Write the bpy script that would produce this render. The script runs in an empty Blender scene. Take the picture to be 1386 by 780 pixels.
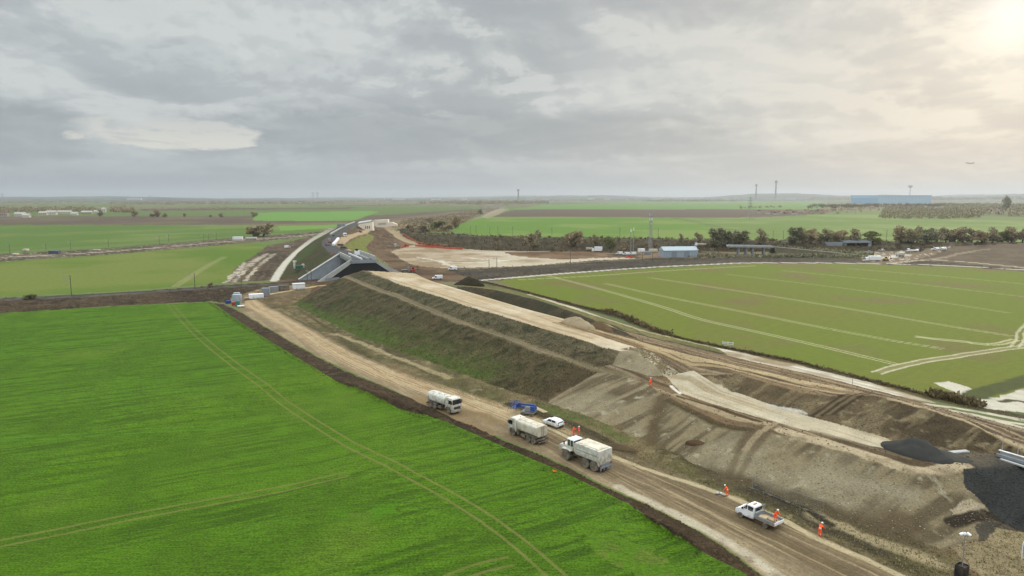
import bpy, bmesh, math, random
import numpy as np
from mathutils import Vector, Matrix
from mathutils.geometry import delaunay_2d_cdt

random.seed(7)
RNG = np.random.default_rng(11)
scene = bpy.context.scene
COL = scene.collection

# ------------------------------------------------------------------ camera
F, CX, CY, H = 924.0, 693.0, 390.0, 41.0
TH = math.radians(7.52)
CT, ST = math.cos(TH), math.sin(TH)
cam_d = bpy.data.cameras.new('camera')
cam = bpy.data.objects.new('camera', cam_d)
COL.objects.link(cam)
cam.location = (0, 0, H)
cam.rotation_euler = (math.radians(90) - TH, 0, 0)
cam_d.sensor_width = 36
cam_d.lens = 36 * F / 1386
cam_d.clip_start = 1
cam_d.clip_end = 90000
scene.camera = cam

def P(px, py, h=0.0):
    """point of the place that the photograph shows at a pixel, at height h"""
    dx, dy = (px - CX) / F, (CY - py) / F
    vy, vz = CT + dy * ST, dy * CT - ST
    t = (h - H) / vz
    return (dx * t, vy * t, h)

# ------------------------------------------------------------------ noise
def _hash(ix, iy, seed):
    h = (ix * 374761393 + iy * 668265263 + seed * 974634173) & 0xffffffff
    h = ((h ^ (h >> 13)) * 1274126177) & 0xffffffff
    h = h ^ (h >> 16)
    return (h & 0xffff) / 65535.0

def vnoise(x, y, seed=0):
    fx, fy = np.floor(x), np.floor(y)
    ix, iy = fx.astype(np.int64), fy.astype(np.int64)
    u, v = x - fx, y - fy
    u = u * u * (3 - 2 * u); v = v * v * (3 - 2 * v)
    a = _hash(ix, iy, seed); b = _hash(ix + 1, iy, seed)
    c = _hash(ix, iy + 1, seed); d = _hash(ix + 1, iy + 1, seed)
    return a + (b - a) * u + (c - a) * v + (a - b - c + d) * u * v

def fbm(x, y, octv=4, seed=0, gain=0.5):
    s, amp, tot = 0.0, 1.0, 0.0
    for o in range(octv):
        s = s + amp * vnoise(x, y, seed + o * 17)
        tot += amp; amp *= gain
        x = x * 2.03 + 13.7; y = y * 2.03 - 7.1
    return s / tot

def lin(c):
    c = c / 255.0
    return c / 12.92 if c <= 0.04045 else ((c + 0.055) / 1.055) ** 2.4

ALB = 0.72
def S(r, g, b, k=1.0):
    return np.array([min(0.9, lin(r) * ALB * k), min(0.9, lin(g) * ALB * k), min(0.9, lin(b) * ALB * k)])

# ------------------------------------------------------------------ breaklines of the terrain (pixel x, pixel y, height)
def H_(pts, h): return [(p[0], p[1], h) for p in pts]
field_edge = [(262, 410), (282, 409), (290, 413), (333, 443), (407, 489), (459, 518), (540, 553), (616, 581), (688, 613), (771, 648), (817, 671), (900, 722), (1000, 780), (1100, 850)]
road_left = [(296, 409), (303, 412), (329, 424), (383, 456), (442, 489), (507, 517), (540, 530), (609, 563), (688, 596), (759, 627), (860, 676), (940, 716), (1004, 758), (1040, 785), (1110, 840)]
road_right = [(357, 415), (411, 443), (463, 476), (528, 504), (586, 523), (640, 540), (690, 557), (736, 569), (771, 588), (860, 629), (940, 652), (998, 675), (1069, 707), (1120, 733), (1230, 780), (1330, 830)]
bund_mid = [(288, 410), (310, 424), (358, 456), (424, 496), (483, 522), (540, 543), (612, 573), (688, 606), (765, 639), (838, 675), (920, 722), (1002, 771), (1060, 812)]
toe = [(398, 411, .6), (440, 434, .7), (485, 456, .8), (540, 475, .8), (590, 493, .8), (627, 507, .8), (692, 530, .8), (741, 545, .8), (790, 561, .8), (858, 590, .7), (882, 598, .6), (940, 628, .6), (1000, 650, .5), (1086, 682, .5), (1164, 706, .4), (1237, 732, .3), (1281, 745, .3), (1330, 728, .3), (1357, 708, .4), (1378, 715, .3), (1450, 737, .3), (1600, 790, .3)]
crest_left = [(491, 366, 11.2), (540, 384, 10.6), (590, 399, 10.1), (627, 412, 9.7), (679, 427, 9.1), (748, 448, 8.3), (800, 464, 7.8), (838, 475, 7.5)]
crest_right = [(561, 370, 11.0), (583, 379.5, 10.6), (627, 392.5, 10.0), (713, 418, 9.0), (774, 434, 8.2)]
bench = [(470, 375, 9.0), (500, 388, 8.6), (540, 401.5, 8.2), (590, 423, 7.7), (640, 442, 7.0), (700, 462, 6.4), (757, 483, 5.6), (809, 500, 5.0)]
bench_in = [(x, y - 2.6, h + .1) for x, y, h in bench] + [(829, 494, 5.1), (877, 508, 4.9), (901, 512, 4.9)]
bench_out = [(x, y + 2.6, h - .1) for x, y, h in bench] + [(877, 519, 4.4), (897, 536, 4.2)]
end_cone = [(470, 377, 8.9), (459, 377, 8.4), (433, 391, 4.0), (418, 399, 2.0), (398, 411, .6)]
chute = [(838, 475, 7.5), (862, 473, 7.4), (880, 485, 6.8), (901, 508, 5.0)]
gully = [(897, 536, 4.2), (888, 568, 2.2), (882, 598, .6)]
terr_edge_low = [(897, 536, 4.2), (910, 543, 4.2), (957, 569, 4.1), (1018, 582, 4.4), (1086, 594, 4.6), (1173, 617, 4.6), (1246, 640, 4.5), (1297, 634, 4.5), (1386, 629, 4.5), (1500, 642, 4.5), (1650, 665, 4.5)]
plat_low = [(901, 509, 4.95), (923, 532, 4.6), (964, 547, 4.6), (1051, 571, 4.7), (1151, 598, 4.7)]
plat_up = [(905, 506, 5.1), (931, 508, 4.9), (986, 530, 4.7), (1025, 543, 4.7), (1086, 563, 4.7), (1129, 573, 4.7), (1201, 595, 4.7), (1281, 608, 4.7), (1341, 613, 4.7), (1386, 624, 4.7), (1500, 648, 4.7)]
corner = [(1297, 634, 4.5), (1313, 659, 3.2), (1357, 708, .4)]
mound_edge = [(862, 473, 7.4), (880, 476, 7.2), (940, 501, 6.8), (975, 506, 6.8), (997, 505, 6.8), (1080, 531, 6.8), (1120, 536, 6.8), (1183, 535, 7.6), (1207, 540, 7.8), (1250, 551, 7.5), (1302, 568, 7.0), (1331, 584, 6.5), (1386, 605, 6.2), (1500, 640, 6.0)]
terr_mid = [(774, 434, 8.2), (800, 444, 7.9), (870, 463, 7.2), (940, 482, 6.7), (1080, 514, 6.3), (1140, 526, 6.4)]
verge = [(811, 438, 4.2), (838, 447, 2.6), (900, 462, 1.6), (986, 482, 1.4), (1080, 503, 1.3), (1216, 537, 1.3), (1290, 557, 1.3), (1386, 581, 1.3), (1500, 612, 1.3)]
bund_crest = [(622, 387, 3.0), (644, 389, 4.0), (670, 392.5, 4.0), (726, 405.5, 4.0), (778, 423, 4.2), (811, 437, 4.4)]
path_up = [(717, 399), (812, 429), (875, 448.5), (975, 472), (1080, 495), (1173, 517), (1259, 541), (1330, 557), (1450, 586)]
right_edge = [(640, 379), (661, 383), (720, 397), (840, 427), (862, 437), (901, 452), (975, 468), (1080, 489), (1173, 512), (1259, 535), (1330, 550), (1450, 578)]
rail_top = [(-200, 416, 1.5), (0, 405, 1.5), (156, 397.5, 1.5), (301, 387, 1.3), (345, 385, .9), (400, 382, .8)]
rail_toe = [(-200, 438, 0), (0, 423, 0), (156, 414, 0), (262, 409, 0), (296, 407.5, 0)]
far_road_l = [(456.5, 343.8, 12), (445, 341, 11.6), (435, 332, 11), (436, 326, 10.5), (448, 318, 10), (471, 305, 9), (484, 300.5, 8.6)]
far_road_r = [(486, 342.5, 12), (479, 337, 11.5), (470, 332, 10.6), (476, 322, 10), (490, 310, 9), (496, 304, 8.6)]
far_toe_l = [(404, 377, .3), (396, 358, .2), (402, 343, .2), (424, 326, .2), (437, 319, .4), (452, 310, .6), (466, 303, .5)]
far_toe_r = [(540, 366, 1), (524, 357, 1), (505, 342, 1), (510, 330, 1.2), (530, 318, 1.2), (540, 309, .5)]
lgv_toe = [(540, 322), (560, 330), (653, 338), (760, 340), (870, 341), (1020, 339), (1200, 338), (1386, 338), (1560, 338)]
lgv_top = [(540, 311, 6), (560, 316, 6), (647, 321, 6), (760, 323, 6), (1020, 326, 6), (1386, 329, 6), (1560, 331, 6)]

BL = []
def bl(pts): BL.append([P(*(p if len(p) == 3 else (p[0], p[1], 0.0))) for p in pts])
for L in (H_(field_edge, 0), H_(road_left, .1), H_(bund_mid, .95), H_(road_right, .15), toe, crest_left, crest_right, bench_in, bench_out,
          end_cone, chute, gully, terr_edge_low, plat_low, plat_up, corner, mound_edge, terr_mid, verge, bund_crest,
          H_(path_up, .4), H_(right_edge, 0), rail_top, rail_toe, far_road_l, far_road_r, far_toe_l, far_toe_r, H_(lgv_toe, 0), lgv_top):
    bl(L)
def off(pts, dx, dy, h): return [(P(*p)[0] + dx, P(*p)[1] + dy, h) for p in pts]
BL.append(off(rail_top, -4, 8, 1.5)); BL.append(off(rail_top, -6, 12, 0))
BL.append(off(lgv_top, 2, 11, 6)); BL.append(off(lgv_top, 4, 26, 0))
BL.append(off(bund_crest[:5], -6.2, -3.3, .4))                       # ditch between fill and bund
BL.append(off(crest_right[:4], 9, 5, .6))
a_, b_ = P(*crest_left[0]), P(*crest_right[0])
BL.append([(a_[0] - 6, a_[1] + 12, 2.0), (b_[0] - 5, b_[1] + 12, 2.0), (b_[0] + 6, b_[1] + 6, .6)])
a_, b_ = P(484, 300.5, 8.6), P(496, 304, 8.6)
BL.append([(a_[0] - 8, a_[1] + 4, .4), (a_[0] - 4, a_[1] + 22, .3), (b_[0] + 14, b_[1] + 20, .3)])
# floor of the railway cutting under the bridge
_nl, _nr, _fl, _fr = [Vector(P(*q)) for q in ((475, 352.5, 12), (508, 351.5, 12), (459.5, 345, 12), (487, 343.5, 12))]
_ax = ((_fl + _fr) / 2 - (_nl + _nr) / 2); _ax.z = 0; _ax.normalize()
_dn = (_nr - _nl); _dn.z = 0; _dn.normalize()
_e = Vector(P(404, 380.5, .2)); _wn = Vector((-(_e.y - _fl.y), _e.x - _fl.x, 0)).normalized(); _wn = _wn if _wn.y > 0 else -_wn
fl_ = lambda v, k, h: (v.x + _ax.x * k, v.y + _ax.y * k, h)
BL.append([P(390, 385, .5), (_e.x - _wn.x * 2.6, _e.y - _wn.y * 2.6, .3), (_fl.x - _wn.x * 2.6 - _ax.x, _fl.y - _wn.y * 2.6 - _ax.y, .3), fl_(_fl, -2.6, .3), fl_(_fr, -2.6, .3), P(524, 362, .6), P(545, 370, .8)])
BL.append([(_e.x + _wn.x * 3.0, _e.y + _wn.y * 3.0, .9), (_fl.x + _wn.x * 3.0, _fl.y + _wn.y * 3.0, 11.4), fl_(_fl, 3.0, 11.4)]); BL.append([fl_(_fr, 2.6, 11.4), P(505, 349, 6), P(530, 362, 1.2)])
BL.append([P(428, 384, .5), fl_(_nl - _dn * 14, 2.5, .5), fl_(_nl, 2.5, .4), fl_(_nr, 2.5, .4), fl_(_nr + _dn * 12, 2.5, .6)])
BL.append([fl_(_nl - _dn * 16, -2.5, 1.0), fl_(_nl, -2.5, 1.8), fl_(_nr, -2.5, 1.8), fl_(_nr + _dn * 12, -2.5, 1.8)])
n = 40
ring = [(-900 + 1900 * i / n, 40, 0) for i in range(n)] + [(1000, 40 + 1360 * i / n, 0) for i in range(n)] + \
       [(1000 - 1900 * i / n, 1400, 0) for i in range(n)] + [(-900, 1400 - 1360 * i / n, 0) for i in range(n)]
tv, te = [], []
for L in BL:
    b0 = len(tv); tv += L
    te += [(b0 + i, b0 + i + 1) for i in range(len(L) - 1)]
tv += ring
o_v, o_e, o_f, ov, oe, of_ = delaunay_2d_cdt([Vector(v[:2]) for v in tv], te, [], 0, 1e-3)
tz = []
segs = [(tv[i], tv[j]) for i, j in te]
for i, v in enumerate(o_v):
    if ov[i]:
        tz.append(max(tv[k][2] for k in ov[i]) if len(ov[i]) > 1 else tv[ov[i][0]][2])
    else:
        best, bz = 1e9, 0
        for a, b in segs:
            ax, ay = a[0], a[1]; bx, by = b[0] - ax, b[1] - ay
            L2 = bx * bx + by * by
            if L2 < 1e-9: continue
            t = max(0, min(1, ((v.x - ax) * bx + (v.y - ay) * by) / L2))
            d = (ax + bx * t - v.x) ** 2 + (ay + by * t - v.y) ** 2
            if d < best: best, bz = d, a[2] + (b[2] - a[2]) * t
        tz.append(bz)
TRI = [(o_v[f[0]], o_v[f[1]], o_v[f[2]], tz[f[0]], tz[f[1]], tz[f[2]]) for f in o_f if len(f) == 3]

# ------------------------------------------------------------------ the ground grid: fine near, coarse far
step = 0.0013
a_in = math.radians(39.5)
th_in = np.arange(-a_in, a_in, step)
th_out = np.radians(np.linspace(39.7, 60, 70))
THC = np.concatenate([-th_out[::-1], th_in, th_out])
rows = [36.0]
while rows[-1] < 27000:
    r = rows[-1]
    rows.append(r + min(300.0, max(0.11, 0.50 * r * r / (H * 683.0))))
RR = np.array(rows)
NR, NC = len(RR), len(THC)
R2, T2 = np.meshgrid(RR, THC, indexing='ij')
X = R2 * np.sin(T2); Y = R2 * np.cos(T2)
Z = np.zeros_like(X)
print('grid', NR, NC)

def window(x0, x1, y0, y1, pad=0.0):
    """slice of the grid that covers a box on the ground"""
    x0 -= pad; x1 += pad; y0 -= pad; y1 += pad
    if y0 <= 1: y0 = 1.0
    cx = [(x0, y0), (x0, y1), (x1, y0), (x1, y1)]
    rr = [math.hypot(*c) for c in cx]
    rmin = min(rr) if x0 > 0 or x1 < 0 else y0
    ts = [math.atan2(c[0], c[1]) for c in cx]
    i0 = max(0, np.searchsorted(RR, rmin) - 1); i1 = min(NR, np.searchsorted(RR, max(rr)) + 1)
    j0 = max(0, np.searchsorted(THC, min(ts)) - 1); j1 = min(NC, np.searchsorted(THC, max(ts)) + 1)
    return slice(i0, i1), slice(j0, j1)

for a, b, c, za, zb, zc in TRI:
    if za == zb == zc == 0: continue
    xs, ys = (a.x, b.x, c.x), (a.y, b.y, c.y)
    if max(ys) < 20: continue
    w = window(min(xs), max(xs), min(ys), max(ys))
    x, y = X[w], Y[w]
    if x.size == 0: continue
    den = (b.y - c.y) * (a.x - c.x) + (c.x - b.x) * (a.y - c.y)
    if abs(den) < 1e-9: continue
    l1 = ((b.y - c.y) * (x - c.x) + (c.x - b.x) * (y - c.y)) / den
    l2 = ((c.y - a.y) * (x - c.x) + (a.x - c.x) * (y - c.y)) / den
    l3 = 1 - l1 - l2
    e = -1e-6
    m = (l1 >= e) & (l2 >= e) & (l3 >= e)
    zz = l1 * za + l2 * zb + l3 * zc
    Z[w] = np.where(m, zz, Z[w])
# soften the breaks a little
for _ in range(2):
    Zs = Z.copy()
    Zs[1:-1, :] = (Z[:-2, :] + 2 * Z[1:-1, :] + Z[2:, :]) / 4
    Zs[:, 1:-1] = (Zs[:, :-2] + 2 * Zs[:, 1:-1] + Zs[:, 2:]) / 4
    Z = np.where(R2 < 270, Zs, Z)
BUMP = np.zeros_like(Z)           # relief amplitude, set per zone
# far relief: low rolls, then a line of hills on the horizon
far = np.clip((R2 - 1500) / 3000, 0, 1)
Z += far * (fbm(X / 2600, Y / 2600, 3, 3) - 0.55) * 9
hill = np.clip((R2 - 9500) / 6500, 0, 1); hill = hill * hill * (3 - 2 * hill)
ridge = np.clip(2.3 * fbm(T2 * 8.0 + 3, R2 / 7000, 5, 21) - .5, .08, 1.3)
ridge = ridge * (0.62 + 0.28 * np.clip((T2 + 0.15) / 0.7, 0, 1))
Z += hill * 125 * ridge

def ground(x, y):
    """height of the land at a point"""
    r, t = math.hypot(x, y), math.atan2(x, y)
    i = min(max(int(np.searchsorted(RR, r)) - 1, 0), NR - 2); j = min(max(int(np.searchsorted(THC, t)) - 1, 0), NC - 2)
    a = (r - RR[i]) / (RR[i + 1] - RR[i]); b = (t - THC[j]) / (THC[j + 1] - THC[j])
    a = min(1, max(0, a)); b = min(1, max(0, b))
    return float((Z[i, j] * (1 - a) + Z[i + 1, j] * a) * (1 - b) + (Z[i, j + 1] * (1 - a) + Z[i + 1, j + 1] * a) * b)

def at(px, py):
    """the point of the land seen at a pixel of the photograph"""
    dx, dy = (px - CX) / F, (CY - py) / F
    vy, vz = CT + dy * ST, dy * CT - ST
    t, last = 40.0, 40.0
    while t < 26000:
        if H + vz * t < ground(dx * t, vy * t): break
        last = t; t *= 1.012
    lo, hi = last, t
    for _ in range(24):
        m = (lo + hi) / 2
        if H + vz * m < ground(dx * m, vy * m): hi = m
        else: lo = m
    x, y = dx * hi, vy * hi
    return Vector((x, y, ground(x, y)))

# ------------------------------------------------------------------ painting what the ground is made of
C = np.zeros(X.shape + (3,), np.float32)
DET = np.zeros(X.shape + (3,), np.float32)        # grain contrast, relief, crop rows
ZONE = np.zeros(X.shape, np.int16)
ZN = ['ground']
def zid(name):
    if name not in ZN: ZN.append(name)
    return ZN.index(name)

BIG = fbm(X / 95, Y / 95, 4, 40)
MID = fbm(X / 14, Y / 14, 4, 50)
FINE = fbm(X / 1.7, Y / 1.7, 4, 60)
W1 = fbm(X / 5.0, Y / 5.0, 3, 70) - .5
W2 = fbm(X / 5.0 + 91, Y / 5.0 + 17, 3, 80) - .5
DX, DY = 0.49, -0.872                            # along the works
U = X * DX + Y * DY; V = X * -DY + Y * DX        # along, across
STREAK = fbm(U / 30, V / 0.8, 4, 90)
STREAK2 = fbm(U / 60, V / 2.6, 3, 95)
ROWC = fbm((X * .874 + Y * .486) / 14, (X * -.486 + Y * .874) / .75, 3, 120)
DOWN = fbm(U / 1.3, V / 9.0, 3, 97)              # rills running down the slopes

def world(pts):
    return [P(*(p if len(p) == 3 else (p[0], p[1], 0.0)))[:2] for p in pts]

def inside(pts, w, warp=0.0):
    x, y = X[w], Y[w]
    if warp:
        x = x + W1[w] * warp * 2; y = y + W2[w] * warp * 2
    m = np.zeros(x.shape, bool)
    n = len(pts)
    for i in range(n):
        x0, y0 = pts[i]; x1, y1 = pts[(i + 1) % n]
        if y0 == y1: continue
        m ^= ((y0 > y) != (y1 > y)) & (x < (x1 - x0) * (y - y0) / (y1 - y0) + x0)
    return m

def put(w, m, col, var=None, det=(.5, 1, 0), bump=None, zone=None):
    """var: list of (field, other colour, lo, hi) mixed in where the field is high"""
    c = np.broadcast_to(np.asarray(col, np.float32), C[w].shape).copy()
    for fld, oc, lo, hi in (var or []):
        t = np.clip((fld[w] - lo) / (hi - lo), 0, 1)[..., None]
        c = c * (1 - t) + np.asarray(oc, np.float32) * t
    if m.dtype == bool: a = m.astype(np.float32)
    else: a = m.astype(np.float32)
    C[w] = C[w] * (1 - a[..., None]) + c * a[..., None]
    hard = a > .5
    DET[w] = np.where(hard[..., None], np.asarray(det, np.float32), DET[w])
    if bump is not None: BUMP[w] = np.where(hard, bump, BUMP[w])
    if zone: ZONE[w] = np.where(hard, zid(zone), ZONE[w])

def area(pts, col, warp=0.0, **k):
    q = world(pts)
    xs = [p[0] for p in q]; ys = [p[1] for p in q]
    w = window(min(xs), max(xs), min(ys), max(ys), warp * 2 + 1)
    if X[w].size: put(w, inside(q, w, warp), col, **k)

def line_dist(q, w, warp=0.0):
    x, y = X[w], Y[w]
    if warp:
        x = x + W1[w] * warp * 2; y = y + W2[w] * warp * 2
    d = np.full(x.shape, 1e9)
    for (x0, y0), (x1, y1) in zip(q[:-1], q[1:]):
        bx, by = x1 - x0, y1 - y0
        L2 = bx * bx + by * by + 1e-9
        t = np.clip(((x - x0) * bx + (y - y0) * by) / L2, 0, 1)
        d = np.minimum(d, (x - x0 - bx * t) ** 2 + (y - y0 - by * t) ** 2)
    return np.sqrt(d)

def smooth(q, it=2):
    for _ in range(it):
        r = [q[0]]
        for a, b in zip(q[:-1], q[1:]):
            r.append((a[0] * .75 + b[0] * .25, a[1] * .75 + b[1] * .25))
            r.append((a[0] * .25 + b[0] * .75, a[1] * .25 + b[1] * .75))
        r.append(q[-1]); q = r
    return q

def track(pts, width, col, warp=0.0, soft=.3, gain=1.0, pair=0.0, brk=0.0, is_world=False, **k):
    q = smooth(pts if is_world else world(pts))
    if pair:                                       # two wheel lines, one each side
        for sg in (-pair, pair):
            r = []
            for i in range(len(q)):
                a, b = q[max(i - 1, 0)], q[min(i + 1, len(q) - 1)]
                L = math.hypot(b[0] - a[0], b[1] - a[1]) + 1e-9
                r.append((q[i][0] - (b[1] - a[1]) / L * sg, q[i][1] + (b[0] - a[0]) / L * sg))
            track(r, width, col, warp, soft, gain, 0.0, brk, True, **k)
        return
    xs = [p[0] for p in q]; ys = [p[1] for p in q]
    w = window(min(xs), max(xs), min(ys), max(ys), width + pair + warp * 2 + 2)
    if not X[w].size: return
    d = line_dist(q, w, warp)
    if pair: d = np.abs(d - pair)
    # never thinner than the grid can carry
    cell = np.maximum(R2[w] * step * .5, R2[w] ** 2 * 6.5e-6)
    ww = np.maximum(width / 2, cell)
    a = np.clip((ww - d) / (ww * soft + 1e-6) + .5, 0, 1) * gain * np.clip(width / 2 / ww, .25, 1)
    if brk: a = a * np.clip((FINE[w] * .5 + MID[w] * .5 - .5 + (1 - brk) * .4) * 6, 0, 1)
    put(w, a, col, **k)

def area_at(pts, col, warp=0.0, **k):
    """outline given where it is seen, laid on the real slope"""
    q = [tuple(at(*p)[:2]) for p in pts]
    xs = [p[0] for p in q]; ys = [p[1] for p in q]
    w = window(min(xs), max(xs), min(ys), max(ys), warp * 2 + 1)
    if X[w].size: put(w, inside(q, w, warp), col, **k)
def track_at(pts, width, col, **k): track([tuple(at(*p)[:2]) for p in pts], width, col, is_world=True, **k)
# ------------------------------------------------------------------ the land, from far to near
ALLW = (slice(0, NR), slice(0, NC))
ALL = np.ones(X.shape, bool)
patch = fbm(X / 900, Y / 420, 2, 200)
put(ALLW, ALL, S(104, 122, 66), [(patch, S(128, 112, 88), .5, .56), (BIG, S(92, 96, 62), .5, .8)], det=(.35, .6, 0), bump=.0)
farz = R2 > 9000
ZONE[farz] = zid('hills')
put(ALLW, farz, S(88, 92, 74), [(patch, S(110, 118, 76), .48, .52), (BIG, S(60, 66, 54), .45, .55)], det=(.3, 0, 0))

PLOW = dict(det=(.5, 1.0, 0), bump=.05)
CROP = dict(det=(.6, .6, 1), bump=.02)
G_L1, G_L2, G_R1, G_R0 = S(94, 118, 40), S(92, 116, 50), S(102, 124, 54), S(107, 119, 40)
BRN = S(98, 84, 70)
# left, beyond the railway
area([(-400, 287.5), (500, 280.5), (640, 279.5), (620, 287), (350, 295), (-400, 294)], S(100, 116, 62), zone='field', **CROP)
area([(-400, 281), (300, 278.4), (420, 277.2), (420, 280), (-400, 284)], S(110, 124, 70), zone='field', **CROP)
area([(190, 282.5), (330, 281.8), (480, 281), (470, 283.5), (190, 285.5)], BRN, zone='ploughed_field', **PLOW)
area([(-500, 294), (350, 292.5), (520, 291), (640, 283), (655, 286), (600, 293), (510, 300), (480, 305), (340, 305.5), (-500, 306)], BRN, warp=2,
     var=[(BIG, S(112, 100, 78), .45, .7)], zone='ploughed_field', **PLOW)
area([(345, 288), (500, 285.8), (513, 287), (478, 299), (420, 299.5), (342, 299)], S(108, 146, 66), zone='field', **CROP)
area([(-500, 303.5), (343, 305), (420, 306.5), (455, 308), (440, 314), (360, 317), (325, 320), (208, 328), (0, 341), (-500, 368)], G_L2,
     var=[(BIG, S(112, 128, 66), .45, .65)], zone='field', **CROP)
area([(376, 306), (440, 304.5), (470, 304), (460, 308.5), (380, 313)], S(112, 148, 64), zone='field', **CROP)
area([(340, 304.2), (480, 301.5), (478, 304.5), (340, 307.3)], S(118, 108, 78), zone='field', **CROP)
# strip of works along the far line, left
area([(-500, 371), (0, 345), (156, 337), (325, 322), (430, 314), (452, 309), (470, 306), (480, 311), (440, 319), (350, 328), (156, 344), (0, 355), (-500, 386)], S(104, 90, 72), warp=1.5,
     var=[(MID, S(76, 66, 50), .45, .6), (FINE, S(150, 138, 118), .55, .75)], det=(.6, 1, 0), bump=.2, zone='trackside_ground')
track([(-300, 363), (0, 349.5), (156, 341), (325, 325.5), (400, 321), (440, 316)], 5, S(178, 168, 150), warp=2, brk=.45, zone=None)
track([(-300, 358), (0, 345), (156, 336.5), (325, 322)], 6, S(70, 60, 46), warp=2, gain=.8)
# left middle field
area([(-500, 386), (0, 355), (156, 345), (340, 329.5), (362, 333), (345, 346), (318, 363), (300, 386), (156, 397), (0, 404), (-500, 430)], G_L1, warp=1.2,
     var=[(BIG, S(116, 126, 58), .45, .6)], zone='field', **CROP)
track([(236, 389), (262, 372), (285, 358), (304, 348)], .8, S(170, 160, 120), pair=1.0, gain=.8)
# muddy ground between the field and the white path
area([(362, 333), (402, 325), (424, 320), (425, 326), (400, 341), (385, 356), (371, 382), (300, 387), (318, 363), (345, 346)], S(98, 82, 64), warp=1.5,
     var=[(MID, S(72, 60, 46), .45, .6), (FINE, S(120, 106, 84), .55, .75)], det=(.7, 1, 0), bump=.25, zone='muddy_ground')
for a in ([(308, 381), (330, 362), (352, 348)], [(316, 382), (340, 358), (362, 344)], [(330, 381), (352, 358), (372, 344)], [(304, 384), (318, 368), (332, 356)]):
    track(a, 2.2, S(190, 178, 156), warp=1.6, brk=.55)
for a in ([(345, 381), (362, 356), (385, 338)], [(356, 381), (368, 358), (388, 342), (404, 330)]):
    track(a, 1.2, S(60, 50, 40), warp=.8, brk=.2, gain=.8)

# right, beyond the works
area([(655, 294), (700, 284), (1100, 283.5), (1130, 287), (1045, 294.5), (1020, 295), (760, 294)], BRN, zone='ploughed_field', **PLOW)
area([(690, 283.5), (740, 277.5), (880, 272.6), (1110, 272.6), (1118, 281), (1100, 284)], S(108, 138, 72), zone='field', **CROP)
area([(640, 317), (608, 311), (612, 305), (652, 294), (760, 293.3), (914, 294.8), (1000, 315), (1008, 327), (640, 327)], S(98, 130, 46), warp=2,
     var=[(BIG, S(118, 138, 66), .5, .62)], zone='field', **CROP)
area([(912, 295), (1020, 294.5), (1184, 288.5), (1222, 297), (1386, 299), (1600, 300), (1600, 330), (1008, 326), (1000, 314)], S(104, 126, 58), warp=2,
     var=[(BIG, S(124, 140, 78), .45, .62)], zone='field', **CROP)
track([(912, 294.8), (935, 299), (1000, 313.5)], 2.5, S(74, 70, 52))
area([(652, 294), (668, 283.5), (690, 283), (676, 290), (660, 296)], S(150, 138, 112), warp=1, det=(.4, .5, 0))
# scrub around the old cutting, centre
area([(545, 299), (600, 292), (650, 283), (672, 277), (690, 277), (668, 285), (640, 297), (612, 308), (606, 315), (560, 314), (530, 309)], S(98, 88, 64), warp=4,
     var=[(MID, S(70, 64, 46), .45, .6), (BIG, S(132, 114, 84), .52, .62)], det=(.7, 1, 0), bump=.3, zone='scrubland')
track([(500, 300), (540, 296), (590, 291), (625, 287)], 4, S(160, 142, 112), warp=2, brk=.3)
track([(625, 300), (645, 295), (665, 286), (672, 281), (680, 277)], 7, S(172, 160, 134), warp=1)
track([(640, 291), (662, 283), (672, 278)], 9, S(84, 82, 80), zone='old_road')
# railway bank, right
area([(538, 309), (560, 314), (647, 319.5), (760, 322), (1020, 325), (1386, 328), (1700, 330), (1700, 340), (1386, 340), (1020, 341), (870, 343), (760, 341), (653, 339), (560, 332), (540, 325)], S(74, 64, 46), warp=2,
     var=[(MID, S(58, 54, 38), .4, .6), (FINE, S(92, 80, 58), .5, .8)], det=(.7, 1, 0), bump=.4, zone='railway_bank')
track([(560, 315.5, 6), (647, 320.5, 6), (760, 322.6, 6), (1020, 325.6, 6), (1386, 328.6, 6)], 4, S(120, 110, 92), gain=.8)
# chalk working area
area([(528, 332), (540, 326), (565, 333), (653, 339), (760, 341), (872, 343), (905, 348), (985, 350), (985, 352), (870, 349), (760, 357.5), (700, 362), (618, 365.5), (560, 364), (540, 354), (520, 342)], S(178, 160, 134), warp=2.5,
     var=[(MID, S(150, 130, 102), .42, .58), (BIG, S(196, 182, 158), .5, .62)], det=(.6, 1, 0), bump=.12, zone='chalk_work_area')
area([(682, 342), (760, 340.5), (872, 343), (880, 348), (800, 349.5), (760, 351.5), (720, 349), (690, 346)], S(104, 80, 58), warp=3,
     var=[(MID, S(128, 104, 78), .45, .65)], det=(.7, 1, 0), bump=.2)
for a in ([(565, 350), (590, 354), (612, 361)], [(630, 350), (650, 352), (690, 353)], [(596, 356), (640, 357), (700, 352)]):
    track(a, 5, S(214, 204, 184), warp=4, brk=.5, gain=.8)
area([(500, 314), (530, 309), (545, 325), (560, 332), (530, 342), (545, 357), (585, 366), (560, 370), (545, 369), (524, 357), (503, 343)], S(108, 86, 64), warp=2,
     var=[(MID, S(82, 66, 48), .42, .58), (FINE, S(140, 116, 86), .55, .75)], det=(.8, 1, 0), bump=.3, zone='bare_earth')
track([(513, 312), (528, 311), (536, 320), (550, 327), (562, 331), (600, 333)], 7, S(176, 154, 122), warp=1, zone='dirt_track')
area([(511, 312), (560, 309), (560, 304), (520, 304)], S(150, 128, 98), warp=2, det=(.6, 1, 0))
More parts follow.
